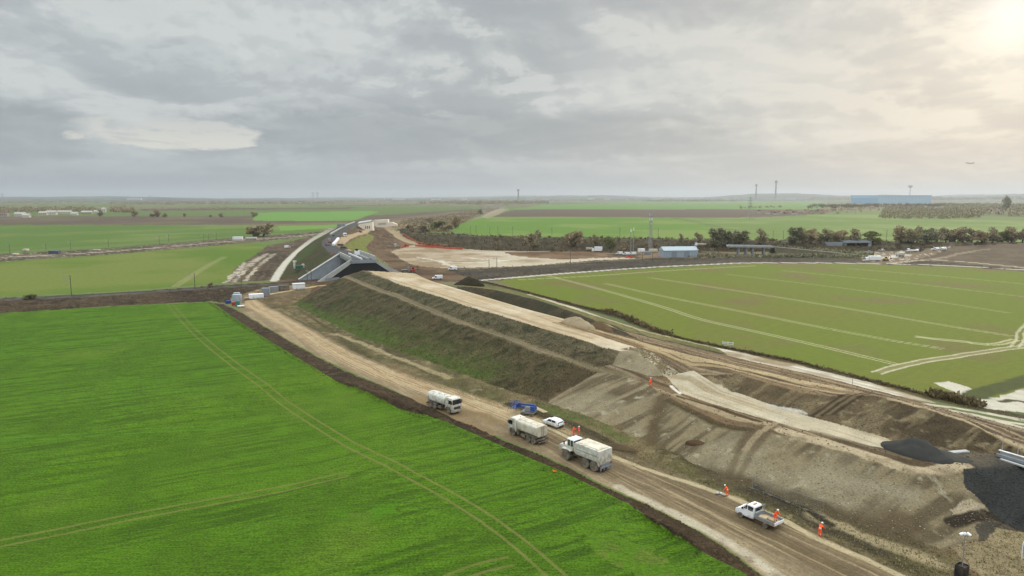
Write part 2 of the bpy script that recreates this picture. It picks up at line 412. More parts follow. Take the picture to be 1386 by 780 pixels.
# railway cutting floor to the right of the bridge and its path
area([(545, 369), (600, 364), (700, 361), (800, 353), (905, 348), (985, 347), (1100, 349), (1240, 351), (1290, 356), (1386, 364), (1386, 371), (1180, 357), (1020, 356), (870, 364), (760, 371), (700, 376), (672, 380), (640, 381), (600, 384), (575, 378)], S(76, 68, 56), warp=1.5,
     var=[(MID, S(58, 52, 40), .42, .6), (FINE, S(102, 92, 74), .55, .8)], det=(.7, 1, 0), bump=.2, zone='trackside_ground')
track([(640, 380.5), (700, 375.5), (760, 370.5), (870, 362.5), (960, 358), (1020, 355.3), (1180, 356.5), (1300, 360), (1500, 373)], 3.6, S(206, 198, 182), warp=.8, brk=.15, zone='path')
track([(420, 381), (480, 378.5), (600, 371.5), (700, 366), (820, 359.5), (905, 354), (1000, 351), (1200, 353)], 9, S(66, 60, 54), zone='railway_line', det=(.8, 1, 0))
track([(600, 366.5), (700, 361), (800, 354.5), (880, 349.5)], 2.5, S(150, 132, 104), warp=.6)
# brown field, far right, and the muddy yard
area([(1236, 351), (1290, 338.5), (1386, 336.5), (1700, 338), (1700, 392), (1386, 363.5), (1300, 357)], S(92, 78, 62), warp=1.5,
     var=[(MID, S(104, 90, 72), .45, .65)], zone='ploughed_field', **PLOW)
track([(1262, 351), (1300, 345), (1340, 343)], 5, S(140, 126, 104), warp=2, brk=.3)
area([(1165, 345), (1200, 340), (1290, 338), (1262, 346), (1236, 352), (1200, 357), (1170, 356)], S(124, 106, 82), warp=2,
     var=[(FINE, S(190, 180, 164), .56, .7)], det=(.7, 1, 0), bump=.1, zone='muddy_yard')
track([(1195, 350), (1215, 346), (1225, 345)], 7, S(206, 200, 188), warp=2, brk=.3)
track([(1205, 357), (1245, 352), (1280, 352), (1386, 362.5), (1500, 372)], 4, S(182, 168, 144), warp=1)
area([(905, 340), (985, 341), (985, 349), (860, 350), (820, 345), (860, 341)], S(132, 110, 84), warp=2, var=[(MID, S(84, 72, 56), .45, .6)], det=(.7, 1, 0), bump=.1, zone='compound_ground')
# the big right field
area([(672, 381), (700, 376.5), (870, 364), (960, 359.5), (1020, 357), (1180, 358), (1300, 361.5), (1500, 375), (1900, 410), (1900, 700), (1450, 578), (1386, 558), (1330, 550), (1259, 535), (1173, 512), (1080, 489), (975, 468), (901, 452), (862, 437), (840, 427), (720, 397)], G_R0,
     var=[(BIG, S(112, 116, 46), .5, .74), (fbm(X / 30, Y / 30, 3, 131), S(116, 108, 62), .6, .8)], zone='field', **CROP)
tl = S(206, 198, 158)
for a in ([(742, 373.5), (800, 388), (900, 416), (944, 432), (1000, 444), (1100, 466), (1212, 493)],
          [(820, 384), (900, 402), (1000, 421), (1100, 441), (1200, 460), (1275, 472)],
          [(880, 376), (1000, 394), (1150, 418), (1280, 441), (1370, 455)],
          [(985, 371.5), (1150, 391), (1260, 407), (1368, 424)],
          [(1060, 366.5), (1200, 380), (1340, 396), (1450, 410)], [(1150, 364), (1300, 376), (1450, 391)]):
    track(a, .45, tl, pair=.9, brk=.1, gain=.85 if a[0][0] < 750 else .7 if a[0][0] < 890 else .45)
for a in ([(700, 379), (800, 374), (900, 366.5), (1020, 360)], ):
    track(a, 1.2, tl, brk=.3, gain=.7)
track([(1190, 503.5), (1215, 496), (1260, 487), (1310, 480), (1360, 472), (1400, 467)], 2.2, S(150, 140, 98), warp=.4, brk=.2, gain=.6)
track([(1186, 505), (1215, 496), (1260, 487), (1310, 480), (1360, 472), (1400, 467)], .65, S(204, 194, 164), pair=1.2, warp=.4, brk=.2, gain=.9)
track([(1372, 470), (1380, 462), (1381, 452), (1390, 441), (1410, 425)], .65, S(204, 194, 164), pair=.9, warp=.4, brk=.2, gain=.9)
track([(1240, 456), (1300, 462), (1345, 468), (1374, 460)], 1.0, S(200, 190, 150), pair=.9, brk=.1, gain=.8)
# verge, hedge strip and white path on its near side
area([(640, 379), (661, 383), (720, 397), (840, 427), (862, 437), (901, 452), (975, 468), (1080, 489), (1173, 512), (1259, 535), (1330, 550), (1450, 578), (1450, 588), (1330, 559), (1259, 544), (1173, 520), (1080, 498), (975, 475), (901, 458), (862, 443), (840, 433), (720, 402), (661, 388), (640, 384)], S(72, 66, 44), warp=.8,
     var=[(MID, S(94, 84, 56), .45, .65)], det=(.8, 1, 0), bump=.2, zone='verge')
# ------------------------------------------------------------------ the works
# wide brown ground under everything on the right
area([(560, 372, 8), (713, 416, 6), (774, 432, 5), (811, 437, 4.2), (838, 443, 2.6), (900, 458, 1.6), (986, 478, 1.4), (1080, 499, 1.3), (1216, 534, 1.3), (1290, 553, 1.3), (1386, 577, 1.3), (1700, 660, 1.3), (1900, 800, 1), (1400, 900, 0), (1330, 830, 0), (1230, 780, 0), (1000, 676, 0), (860, 629, 0), (690, 557, 0), (528, 504, 0), (398, 420, 0), (433, 392, 4), (470, 372, 9)],
     S(124, 102, 74), warp=.8, var=[(MID, S(104, 86, 64), .42, .6), (STREAK, S(156, 138, 110), .48, .64), (STREAK2, S(92, 76, 56), .55, .7)], det=(.8, 1, 0), bump=.15, zone='works_ground')
area([(380, 386), (440, 392, 4), (491, 367, 11), (561, 370, 11), (600, 383), (640, 379), (600, 364), (560, 362), (520, 340), (500, 320), (420, 325), (372, 384)], S(112, 90, 66), warp=1,
     var=[(MID, S(86, 68, 50), .42, .6)], det=(.8, 1, 0), bump=.2, zone='bare_earth')
area([(330, 405), (345, 394), (412, 385, .4), (440, 383, .6), (433, 392, 4), (418, 400, 2), (398, 412, .6), (440, 436, .7), (411, 444, .1), (372, 424, .1), (350, 412, .1)], S(112, 94, 68), warp=.6, var=[(MID, S(90, 82, 54), .42, .6), (FINE, S(140, 122, 92), .6, .8)], det=(1, 1, 0), bump=.15)
# bund of topsoil right of the fill
area([(618, 386.5, 3), (644, 388.5, 4), (670, 392, 4), (726, 405, 4), (778, 422.5, 4.2), (811, 436.5, 4.4), (838, 446, 2.8), (870, 462, 6.5), (774, 437, 7.5), (713, 423, 6), (627, 396, 7)], S(64, 58, 42), warp=.5,
     var=[(MID, S(78, 68, 50), .42, .6), (FINE, S(52, 56, 34), .55, .75)], det=(.8, 1, 0), bump=.2, zone='soil_bund')
area([(644, 387.5, 4), (670, 391, 4), (726, 404, 4), (778, 421.5, 4.2), (811, 435.5, 4.3), (838, 445, 2.6), (900, 460, 1.6), (986, 480, 1.4), (1040, 494, 1.4), (1010, 478, .4), (940, 463, .4), (875, 447, .5), (840, 440, .6), (780, 420, .6), (713, 400, .6), (690, 392, .5), (655, 385, .5)], S(104, 104, 60), warp=.6,
     var=[(MID, S(126, 116, 76), .45, .65), (FINE, S(84, 92, 46), .5, .75)], det=(.8, 1, 0), bump=.15, zone='verge')
track([(812, 439, 3), (860, 452, 2), (920, 466, 1.5), (975, 478, 1.4)], 2.2, S(64, 60, 38), warp=.6)
# white path
area([(713, 398.5, .5), (717, 398, .5), (780, 416, .5), (812, 428, .5), (850, 440, .5), (874, 447.5, .6), (866, 449.5, .8), (840, 441, .7), (780, 421, .6), (713, 401, .6)], S(196, 182, 156), warp=.5, var=[(MID, S(170, 152, 122), .45, .65)], det=(.5, 1, 0), zone='path')
track([(870, 448, .6), (920, 459, .6), (975, 472.5, .6)], 1.1, S(186, 172, 138), warp=.4)
area([(968, 470, .5), (985, 473, .5), (1030, 483, .5), (1080, 494, .4), (1173, 516, .5), (1259, 539.5, .9), (1268, 545, 1), (1216, 537, 1.1), (1150, 520, 1.1), (1080, 503, 1.1), (1020, 492, 1.2), (988, 482, 1.2)], S(190, 178, 154), warp=.7, var=[(STREAK, S(222, 216, 200), .5, .65), (MID, S(156, 138, 108), .55, .7)], det=(.5, 1, 0), zone='path')
area([(1262, 519, 0), (1285, 517, 0), (1310, 524, 0), (1330, 536, 0), (1350, 538, 0), (1386, 524, 0), (1460, 505, 0), (1480, 530, 0), (1386, 548, .3), (1386, 556, .4), (1340, 553, .2), (1310, 545, .1), (1285, 528, 0)], S(206, 198, 178), warp=1.2, var=[(MID, S(160, 146, 116), .52, .7)], det=(.5, 1, 0), zone='path')
track([(1318, 535, 0), (1350, 525, 0), (1390, 514, 0), (1470, 494, 0)], 5, S(78, 84, 44), warp=1)
track([(1352, 542, .1), (1370, 540, .1), (1400, 546, .1)], 1.6, S(80, 76, 50), warp=1, brk=.3)
for a in ([(1290, 557, 1.3), (1340, 566, 1.2), (1386, 580, 1.2), (1450, 600, 1.2)], [(1315, 561, 1.2), (1386, 573, 1)], [(1260, 547, 1.3), (1310, 553, 1), (1386, 566, .8)]):
    track(a, 2.4, S(206, 196, 172), warp=1.2, brk=.45, gain=.9)
# terrace with vehicle tracks
for k, (a, wd, cc) in enumerate((
    ([(790, 446, 7.9), (838, 456, 7.5), (880, 470, 7), (960, 489, 6.6), (1080, 515, 6.4), (1190, 533, 6.6)], 3.2, S(186, 164, 124)),
    ([(800, 442, 7.9), (860, 456, 7), (960, 480, 6.4), (1080, 507, 5.6), (1150, 522, 5.5)], 1.4, S(92, 74, 52)),
    ([(810, 449, 7.9), (880, 475, 7), (980, 498, 6.6), (1080, 523, 6.6), (1140, 533, 6.8)], 1.2, S(176, 152, 112)),
    ([(850, 455, 7), (940, 475, 6), (1060, 500, 5), (1160, 524, 5)], 1.0, S(168, 144, 106)),
    ([(820, 447, 7.7), (900, 470, 7), (1000, 494, 6.4), (1090, 515, 6.2)], .6, S(88, 70, 48)),
    ([(1000, 488, 4.5), (1100, 512, 4), (1200, 538, 4), (1290, 562, 4), (1386, 593, 4.2), (1480, 625, 4.2)], 3.0, S(84, 68, 50)),
    ([(1010, 485, 3.6), (1100, 507, 2.8), (1200, 534, 2.4)], 1.6, S(160, 138, 104)))):
    track(a, wd, cc, warp=.5, brk=.15, gain=.9)
# upper platform of the fill
area([(497, 365.5, 11.2), (561, 369.5, 11), (583, 379.2, 10.6), (627, 392, 10), (713, 417.5, 9), (774, 433.5, 8.2), (800, 442, 7.9), (792, 447, 7.9), (838, 460, 7.5), (868, 471, 7.4), (862, 474, 7.4), (838, 475.5, 7.5), (800, 464.5, 7.8), (748, 448.5, 8.3), (679, 427.5, 9.1), (627, 412.5, 9.7), (590, 399.5, 10.1), (540, 384.5, 10.6), (505, 370, 11)],
     S(196, 176, 144), warp=.35, var=[(STREAK, S(180, 156, 122), .5, .65), (MID, S(210, 194, 166), .5, .7)], det=(.45, 1, 0), bump=.05, zone='embankment_top')
track([(505, 371, 11), (540, 382, 10.6), (590, 396, 10.1), (627, 409, 9.7), (679, 424, 9.1), (748, 444, 8.3), (800, 458, 7.8)], 1.4, S(160, 142, 112), warp=.3, gain=.7)
for o in (0, 4.0, 7.5):
    track([(560 + o, 376 + o * .2, 10.8), (640 + o * 1.4, 402, 9.8), (720 + o * 2, 426, 8.9), (780 + o * 2.4, 442, 8.1)], .5, S(170, 146, 110), warp=.2, gain=.7, brk=.1)
area([(745, 437, 8.3), (775, 436, 8.2), (800, 446, 7.9), (840, 457, 7.5), (880, 471, 7.1), (860, 470, 7.4), (800, 452, 7.8)], S(122, 98, 68), warp=.6, var=[(STREAK, S(160, 136, 100), .5, .65)], det=(.8, 1, 0), bump=.1)
# vegetated slopes, left side
vg = [(MID, S(66, 72, 38), .46, .64), (DOWN, S(92, 80, 58), .48, .66), (FINE, S(56, 54, 36), .52, .76)]
area([(491, 366.3, 11.2), (540, 384.5, 10.6), (590, 399.5, 10.1), (627, 412.5, 9.7), (679, 427.5, 9.1), (748, 448.5, 8.3), (800, 464.5, 7.8), (839, 475, 7.5), (829, 493.5, 5.1), (809, 498, 5.1), (757, 480.5, 5.7), (700, 459.5, 6.5), (640, 439.5, 7.1), (590, 420.5, 7.8), (540, 399, 8.3), (500, 385.5, 8.7), (470, 373, 9.1)],
     S(96, 88, 66), warp=.35, var=[(DOWN, S(76, 74, 50), .45, .62), (MID, S(106, 96, 74), .45, .7), (FINE, S(60, 58, 42), .55, .78)], det=(1, 1, 0), bump=.18, zone='embankment')
area([(470, 377.5, 8.9), (500, 390.5, 8.5), (540, 404, 8.1), (590, 425.5, 7.6), (640, 444.5, 6.9), (700, 464.5, 6.3), (757, 485.5, 5.5), (809, 503, 4.9), (741, 543, .8), (692, 530.5, .8), (627, 507, .8), (590, 493, .8), (540, 475, .8), (485, 456, .8), (440, 434, .7), (398, 411, .6), (418, 399, 2), (433, 391, 4), (459, 377, 8.4)],
     S(80, 74, 50), warp=1.2, var=vg, det=(1, 1, 0), bump=.2, zone='embankment')
# greener along the foot
for a, wd, g in (([(400, 411, .8), (440, 432, 1), (485, 454, 1), (540, 473, 1), (600, 494, 1), (650, 512, 1)], 5, .75), ([(450, 420, 3.5), (520, 444, 3.5), (600, 470, 3.3), (680, 500, 2.6)], 7, .4)):
    track(a, wd, S(80, 98, 40), warp=2.2, soft=1.2, gain=g, brk=.35)
track([(800, 499, 5.1), (775, 520, 3), (742, 541, .9)], 9, S(84, 70, 52), warp=1.6, soft=1.6, gain=.8, brk=.1)
# bench
track([(466, 373.5, 9.1), (500, 388, 8.6), (540, 401.5, 8.2), (590, 423, 7.7), (640, 442, 7.0), (700, 462, 6.4), (757, 483, 5.6), (809, 500, 5.0), (850, 510, 4.8)], 2.5, S(126, 112, 86), warp=.6, soft=.9, var=[(STREAK, S(108, 98, 72), .5, .65)])
track([(470, 376, 9), (500, 389.5, 8.5), (540, 403, 8.1), (590, 424.5, 7.6), (640, 443.5, 6.9), (700, 463.5, 6.3), (757, 484.5, 5.5)], .5, S(150, 136, 108), warp=.3, gain=.5, brk=.2)
track([(463, 374.5, 8.8), (450, 381, 6.8), (436, 389.5, 4.3)], 2.6, S(156, 134, 102), warp=.4)
area([(418, 398, 1.6), (433, 389, 3.9), (450, 379, 6.8), (440, 377, 2), (425, 386, .6)], S(108, 80, 56), warp=.4, var=[(MID, S(86, 66, 46), .4, .6)], det=(.8, 1, 0), bump=.15)
# apron between the slope and the haul road
area([(398, 411, .6), (440, 434, .7), (485, 456, .8), (540, 475, .8), (590, 493, .8), (627, 507, .8), (692, 530, .8), (741, 545, .8), (800, 565, .8), (858, 590, .7), (882, 598, .6), (940, 628, .6), (1000, 650, .5), (1086, 682, .5), (1164, 706, .4), (1237, 732, .3), (1300, 750, .3), (1330, 830, .1), (1230, 780, .1), (1120, 733, .1), (1069, 707, .1), (998, 675, .1), (940, 652, .1), (860, 629, .1), (771, 588, .1), (736, 569, .1), (690, 557, .1), (640, 540, .1), (586, 523, .1), (528, 504, .1), (463, 476, .1), (411, 443, .1), (375, 420, .1)],
     S(122, 106, 76), warp=.5, var=[(MID, S(96, 90, 58), .42, .6), (STREAK2, S(86, 78, 52), .55, .7), (FINE, S(142, 126, 94), .6, .8)], det=(1, 1, 0), bump=.15, zone='verge')
track([(372, 421, .2), (411, 440, .3), (463, 473, .3), (528, 501, .3), (586, 520, .3)], 2.4, S(88, 82, 58), warp=.8, brk=.2)
track([(690, 548, .3), (740, 563, .3), (790, 583, .3), (850, 615, .3)], 2.6, S(74, 66, 46), warp=.6, brk=.1)
track([(735, 552, .5), (760, 560, .5), (800, 573, .5), (845, 594, .5)], 3.2, S(92, 100, 52), warp=1.4, brk=.5, soft=1, gain=.8)
track([(455, 452, .5), (520, 478, .5), (560, 494, .5), (610, 512, .5)], 1.6, S(160, 144, 108), warp=1, brk=.35, soft=.8)
# bare grey slopes
bs = [(DOWN, S(104, 91, 69), .45, .62), (MID, S(150, 138, 111), .5, .7), (FINE, S(164, 154, 128), .66, .82)]
area([(839, 475, 7.5), (862, 474, 7.3), (880, 486, 6.8), (901, 509, 4.9), (877, 508.5, 4.9), (829, 494, 5.1)], S(142, 130, 100), warp=.4, var=bs, det=(.6, 1, 0), bump=.08, zone='bare_slope')
area([(809, 503, 4.9), (850, 509, 4.8), (877, 519, 4.4), (897, 536, 4.2), (888, 568, 2.2), (882, 598, .6), (858, 590, .7), (790, 561, .8), (741, 545, .8)], S(142, 128, 100), warp=.5, var=bs, det=(.6, 1, 0), bump=.1, zone='bare_slope')
area([(897, 536, 4.2), (910, 543, 4.2), (957, 569, 4.1), (1018, 582, 4.4), (1086, 594, 4.6), (1173, 617, 4.6), (1246, 640, 4.5), (1297, 634, 4.5), (1313, 659, 3.2), (1357, 708, .4), (1330, 728, .3), (1281, 745, .3), (1237, 732, .3), (1164, 706, .4), (1086, 682, .5), (1000, 650, .5), (940, 628, .6), (882, 598, .6), (888, 568, 2.2)], S(138, 124, 96), warp=.5, var=bs, det=(.6, 1, 0), bump=.1, zone='bare_slope')
track([(897, 537, 4.2), (888, 568, 2.2), (881, 600, .6)], 2.2, S(98, 84, 60), warp=1.1, soft=1.2, brk=.2)
track([(905, 541, 4.2), (957, 570, 4.0), (1015, 583, 4.3)], 1.6, S(82, 70, 46), warp=.6, soft=.8, brk=.1)
for a in ([(1048, 570, 4.6), (1020, 590, 3.6), (1000, 612, 2), (984, 645, .6)], [(1060, 574, 4.6), (1034, 594, 3.6), (1012, 618, 2), (998, 648, .6)], [(1042, 573, 4.5), (1010, 596, 3), (992, 620, 1.4)]):
    track(a, 1.1, S(98, 82, 60), warp=.7, gain=.6, brk=.15, soft=.9)
track([(1054, 572, 4.6), (1028, 592, 3.5), (1006, 615, 2)], 1.0, S(158, 140, 110), warp=.4)
track([(1120, 690, 2.6), (1180, 690, 2), (1240, 712, 1.2)], 4, S(98, 84, 62), warp=2, soft=1.2, brk=.35)
track([(1100, 640, 3), (1160, 655, 2.7), (1230, 672, 2.6)], 3, S(150, 138, 112), warp=2, soft=1.2, brk=.3)
area([(1290, 690, 1.6), (1320, 682, 1.8), (1345, 695, .9), (1335, 706, .6), (1305, 708, .8)], S(176, 160, 132), warp=2.5, det=(.6, 1, 0))
track([(1288, 712, .8), (1330, 707, .6), (1350, 702, .7)], 1.6, S(56, 48, 38), warp=.6, brk=.15)
# lower platform and its pale tracks
area([(901, 508, 5), (931, 507, 4.9), (986, 529, 4.7), (1025, 542, 4.7), (1086, 562, 4.7), (1129, 572, 4.7), (1201, 594, 4.7), (1222, 606, 4.7), (1195, 606, 4.7), (1151, 598, 4.7), (1086, 581, 4.7), (1051, 571, 4.7), (964, 547, 4.6), (923, 532, 4.6)],
     S(196, 182, 154), warp=.4, var=[(STREAK, S(172, 154, 122), .52, .66), (MID, S(212, 202, 178), .5, .7)], det=(.5, 1, 0), bump=.05, zone='lower_platform')
area([(1222, 604, 4.7), (1281, 608, 4.7), (1341, 613, 4.7), (1386, 624, 4.7), (1500, 648, 4.7), (1500, 642, 4.5), (1386, 629, 4.5), (1297, 634, 4.5), (1250, 622, 4.6)], S(70, 66, 60), warp=.8, var=[(MID, S(104, 94, 78), .5, .65)], det=(.8, 1, 0), bump=.1)
track([(1060, 583, 4.6), (1086, 592, 4.6), (1130, 603, 4.6), (1173, 615, 4.6), (1215, 628, 4.6), (1250, 637, 4.5), (1275, 634, 4.5), (1300, 629, 4.5)], 2.6, S(186, 168, 136), warp=.5, var=[(FINE, S(160, 142, 112), .5, .7)])
track([(1100, 585, 4.6), (1160, 601, 4.6), (1230, 620, 4.6)], 1.2, S(120, 106, 80), warp=.3, gain=.7)
track([(915, 535, 4.4), (960, 556, 4.3), (1010, 570, 4.4), (1040, 575, 4.5)], 1.6, S(164, 146, 114), warp=.5, brk=.1)
track([(908, 523, 4.6), (915, 529, 4.5), (921, 533, 4.5)], .6, S(226, 218, 200))
track([(918, 537, 4.4), (970, 552, 4.5), (1030, 571, 4.6)], .9, S(86, 70, 48), warp=.3, brk=.1)
# spill of chalk blocks
area([(838, 473, 7.5), (862, 470, 7.4), (885, 478, 7.1), (915, 499, 5.4), (931, 507, 4.9), (915, 513, 4.7), (901, 509, 4.9), (880, 487, 6.8), (860, 476, 7.3)], S(190, 176, 148), warp=.8, var=[(FINE, S(140, 122, 92), .45, .6)], det=(1, 1, 0), bump=.35)
# slope cut behind the lower platform
area([(880, 477, 7.2), (940, 501.5, 6.8), (975, 506, 6.8), (997, 505.5, 6.8), (1080, 531, 6.8), (1120, 536, 6.8), (1183, 535, 7.6), (1207, 540, 7.8), (1250, 551, 7.5), (1302, 568, 7.0), (1331, 584, 6.5), (1386, 606, 6.2), (1500, 641, 6), (1500, 649, 4.7), (1386, 623, 4.7), (1341, 612, 4.7), (1281, 607, 4.7), (1201, 594, 4.7), (1129, 572, 4.7), (1086, 562, 4.7), (1025, 542, 4.7), (986, 529, 4.7), (931, 507, 4.9), (905, 494, 5.8)],
     S(96, 82, 60), warp=.4, var=[(MID, S(78, 66, 48), .42, .6), (DOWN, S(116, 102, 76), .52, .68), (FINE, S(136, 122, 94), .64, .8)], det=(1, 1, 0), bump=.2, zone='spoil_slope')
area([(940, 500, 6.8), (960, 505, 6.5), (985, 528, 4.8), (965, 520, 5), (935, 508, 5)], S(150, 134, 104), warp=1, det=(.8, 1, 0))
for o in (0, 9, 18, 27, 38):
    track([(1150 + o, 533, 7.1), (1120 + o * .9, 543, 6.6), (1098 + o * .8, 562, 5)], .5, S(62, 50, 36) if o % 2 == 0 else S(120, 104, 78), warp=.3, gain=.8)
track([(1040, 547, 4.8), (1060, 553, 4.8), (1090, 561, 4.8)], .7, S(200, 194, 180), warp=.6, brk=.55)
track([(1207, 540, 7.8), (1250, 551, 7.5), (1302, 568, 7), (1331, 583, 6.5), (1386, 605, 6.2), (1470, 632, 6)], 1.3, S(176, 156, 122), warp=.4, brk=.05)
# dark gravel slope
area([(1297, 633, 4.5), (1386, 628.5, 4.5), (1500, 641, 4.5), (1650, 665, 4.5), (1650, 800, .3), (1450, 738, .3), (1378, 716, .3), (1357, 709, .4), (1334, 682, 1.9), (1313, 659, 3.2)], S(58, 58, 55), warp=1.1, var=[(MID, S(72, 69, 63), .45, .65), (DOWN, S(50, 50, 48), .5, .66)], det=(.8, 1, 0), bump=.08, zone='gravel_slope')
area([(1326, 722, .2), (1352, 712, .3), (1376, 716, .3), (1362, 742, .1), (1325, 752, .1)], S(78, 72, 62), warp=1.5, det=(.8, 1, 0))
area([(1300, 745, .2), (1376, 718, .3), (1600, 790, .1), (1600, 900, .1), (1340, 850, .1)], S(146, 130, 98), warp=2, var=[(MID, S(118, 108, 76), .45, .62)], det=(.9, 1, 0), zone='verge')
# foot of the big slope: dark muddy line with puddles
for a, wd, cc, b in (([(960, 640, .5), (1010, 655, .5), (1090, 686, .4), (1160, 710, .4), (1240, 738, .3)], 3.5, S(92, 80, 58), .25), ([(1000, 662, .3), (1060, 686, .3), (1110, 712, .3), (1200, 748, .2)], 2.2, S(74, 66, 50), .3),
                     ([(1100, 700, .4), (1180, 728, .3), (1260, 760, .2)], 2.2, S(162, 146, 112), .4), ([(1020, 660, .3), (1080, 690, .3), (1130, 714, .3)], 1.2, S(58, 52, 42), .35)):
    track(a, wd, cc, warp=1.2, soft=.8, brk=b)
# haul road
RD = [(345, 406, .15), (357, 415, .1), (411, 443, .1), (463, 476, .1), (528, 504, .1), (586, 523, .1), (640, 540, .1), (690, 557, .1), (736, 569, .1), (771, 588, .1), (860, 629, .1), (940, 652, .1), (998, 675, .1), (1069, 707, .1), (1120, 733, .1), (1230, 780, .1), (1400, 860, .1), (1160, 868, 0), (1040, 785, .1), (1004, 758, .1), (940, 716, .1), (860, 676, .1), (759, 627, .1), (688, 596, .1), (609, 563, .1), (540, 532, .1), (507, 517, .1), (442, 489, .1), (383, 456, .1), (329, 424, .1), (318, 415, .1), (330, 404, .1)]
area(RD, S(144, 126, 98), warp=.5, var=[(STREAK, S(162, 143, 112), .45, .62), (MID, S(134, 116, 88), .5, .7)], det=(.6, 1, 0), bump=.06, zone='haul_road')
near = np.clip((135 - Y) / 40, 0, 1)
track([(336, 410, .1), (362, 423, .1), (411, 450, .1), (463, 482, .1), (528, 509, .1), (600, 533, .1), (680, 559, .1), (736, 580, .1), (771, 598, .1)], 6.5, S(192, 168, 130), warp=.4, soft=.5, gain=.9, var=[(STREAK, S(180, 152, 114), .5, .65)])
track([(740, 585, .1), (800, 615, .1), (860, 640, .1), (940, 672, .1), (1010, 705, .1), (1100, 745, .1), (1200, 795, .1)], 8.5, S(128, 111, 86), warp=.3, soft=.5, var=[(STREAK, S(164, 144, 110), .5, .64), (fbm(U / 50, V / .35, 3, 99), S(112, 96, 70), .52, .66)])
for o in (-3.2, -2.4, -1.5, -.3, .6, 1.4, 2.6, 3.3):
    q = [(x + .872 * o, y + .49 * o) for x, y in world([(336, 410, .1), (411, 450, .1), (463, 480, .1), (528, 509, .1), (600, 535, .1), (690, 569, .1), (771, 603, .1), (860, 643, .1), (940, 675, .1), (1010, 708, .1), (1100, 748, .1), (1200, 797, .1)])]
    track(q, .32, S(112, 95, 72) if o not in (-1.5, 1.4) else S(172, 150, 116), warp=.4, gain=.6, brk=.3, is_world=True)
track([(835, 658, .1), (900, 691, .1), (960, 722, .1), (1010, 752, .1), (1060, 785, .1)], 1.5, S(200, 188, 162), warp=.8, brk=.42, soft=.8, gain=.85)
track([(640, 543, .1), (700, 562, .1), (771, 592, .1), (860, 632, .1), (940, 655, .1), (998, 678, .1), (1069, 710, .1), (1120, 737, .1), (1230, 785, .1)], 1.0, S(186, 170, 134), warp=.5, brk=.25, soft=.6)
for a in ([(590, 556, .1), (640, 560, .1), (670, 572, .1)], [(560, 540, .1), (620, 570, .1), (660, 585, .1)]):
    track(a, 3.2, S(140, 118, 86), warp=1.2, soft=1, brk=.3)
track([(330, 407, .1), (345, 404, .15), (372, 398, .3), (400, 393, .6), (425, 389, .8), (440, 386, 1)], 4.2, S(204, 176, 130), warp=.4)
track([(340, 400, .1), (372, 393, .3), (415, 385.5, .6)], 3.5, S(132, 104, 74), warp=.6, brk=.15)
# dark bund of topsoil beside the road
area([(270, 408, 0), (290, 413, 0), (333, 443, 0), (407, 489, 0), (459, 518, 0), (540, 553, 0), (616, 581, 0), (688, 613, 0), (771, 648, 0), (817, 671, 0), (900, 722, 0), (1000, 780, 0), (1100, 850, 0), (1110, 840, 0), (1040, 787, .1), (1004, 760, .1), (940, 718, .1), (860, 678, .1), (759, 629, .1), (688, 598, .1), (609, 565, .1), (540, 533, .1), (507, 519, .1), (442, 491, .1), (383, 457, .1), (329, 425, .1), (303, 412, .1)], S(74, 60, 44), warp=.55,
     var=[(MID, S(60, 49, 36), .42, .6), (FINE, S(94, 78, 58), .58, .78)], det=(1, 1, 0), bump=.3, zone='soil_bund')
# railway bank, left
area([(-600, 424, 1.5), (0, 404, 1.5), (156, 396.7, 1.5), (301, 386.2, 1.3), (345, 384, .9), (400, 381, .8), (420, 380.5, .8), (400, 391, .3), (345, 399, .1), (318, 411, 0), (296, 410, 0), (286, 408, 0), (156, 414.5, 0), (0, 424, 0), (-600, 448, 0)], S(78, 64, 48), warp=.7,
     var=[(MID, S(58, 48, 36), .42, .6), (FINE, S(100, 84, 60), .58, .78)], det=(1, 1, 0), bump=.22, zone='railway_bank')
track([(-300, 415, 1.5), (0, 406, 1.5), (156, 398.4, 1.5), (301, 388, 1.3), (400, 382.5, .8), (420, 381.2, .8)], 5.5, S(96, 90, 82), det=(.8, 1, 0), zone='railway_line')
for o in (-1.6, 1.4, 3.6):
    track([(x, y + o) for x, y in world([(-300, 415, 1.5), (0, 406, 1.5), (156, 398.4, 1.5), (301, 388, 1.3), (400, 382.5, .8)])], .5 if o < 3 else 1.3, S(40, 37, 34), is_world=True, gain=.9)
area([(312, 404, .1), (345, 394, .1), (412, 386, .4), (400, 392, .4), (345, 402, .1), (322, 417, .1), (308, 412, .1)], S(128, 108, 80), warp=.8, var=[(FINE, S(160, 142, 112), .5, .7)], det=(.8, 1, 0), bump=.1)
track([(100, 419, 0), (200, 414, 0), (290, 409, 0)], 1.5, S(120, 112, 60), warp=.6, brk=.2)
# banks of the finished road beyond the bridge
area([(455, 347.5, 12), (445, 342, 11.6), (435, 332, 11), (436, 326, 10.5), (448, 318, 10), (471, 305, 9), (466, 303, .5), (452, 310, .6), (437, 319, .4), (424, 326, .2), (402, 343, .2), (386, 356, .2), (373, 381, .2), (404, 379, .2)], S(70, 66, 42), warp=.8,
     var=[(MID, S(82, 68, 50), .42, .6), (FINE, S(62, 76, 36), .5, .7)], det=(1, 1, 0), bump=.2, zone='embankment')
track([(425, 330, 6), (415, 340, 5), (405, 352, 3)], 12, S(70, 86, 38), warp=4, soft=1, brk=.3, gain=.8)
area_at([(487, 343), (469, 335.5), (468, 330), (480, 323), (470, 316), (484, 304), (500, 304), (520, 309), (530, 318), (512, 332), (508, 345), (524, 358), (512, 355)], S(104, 82, 60), warp=1,
     var=[(MID, S(82, 64, 48), .42, .6), (FINE, S(132, 110, 82), .58, .78)], det=(1, 1, 0), bump=.15, zone='bare_earth')
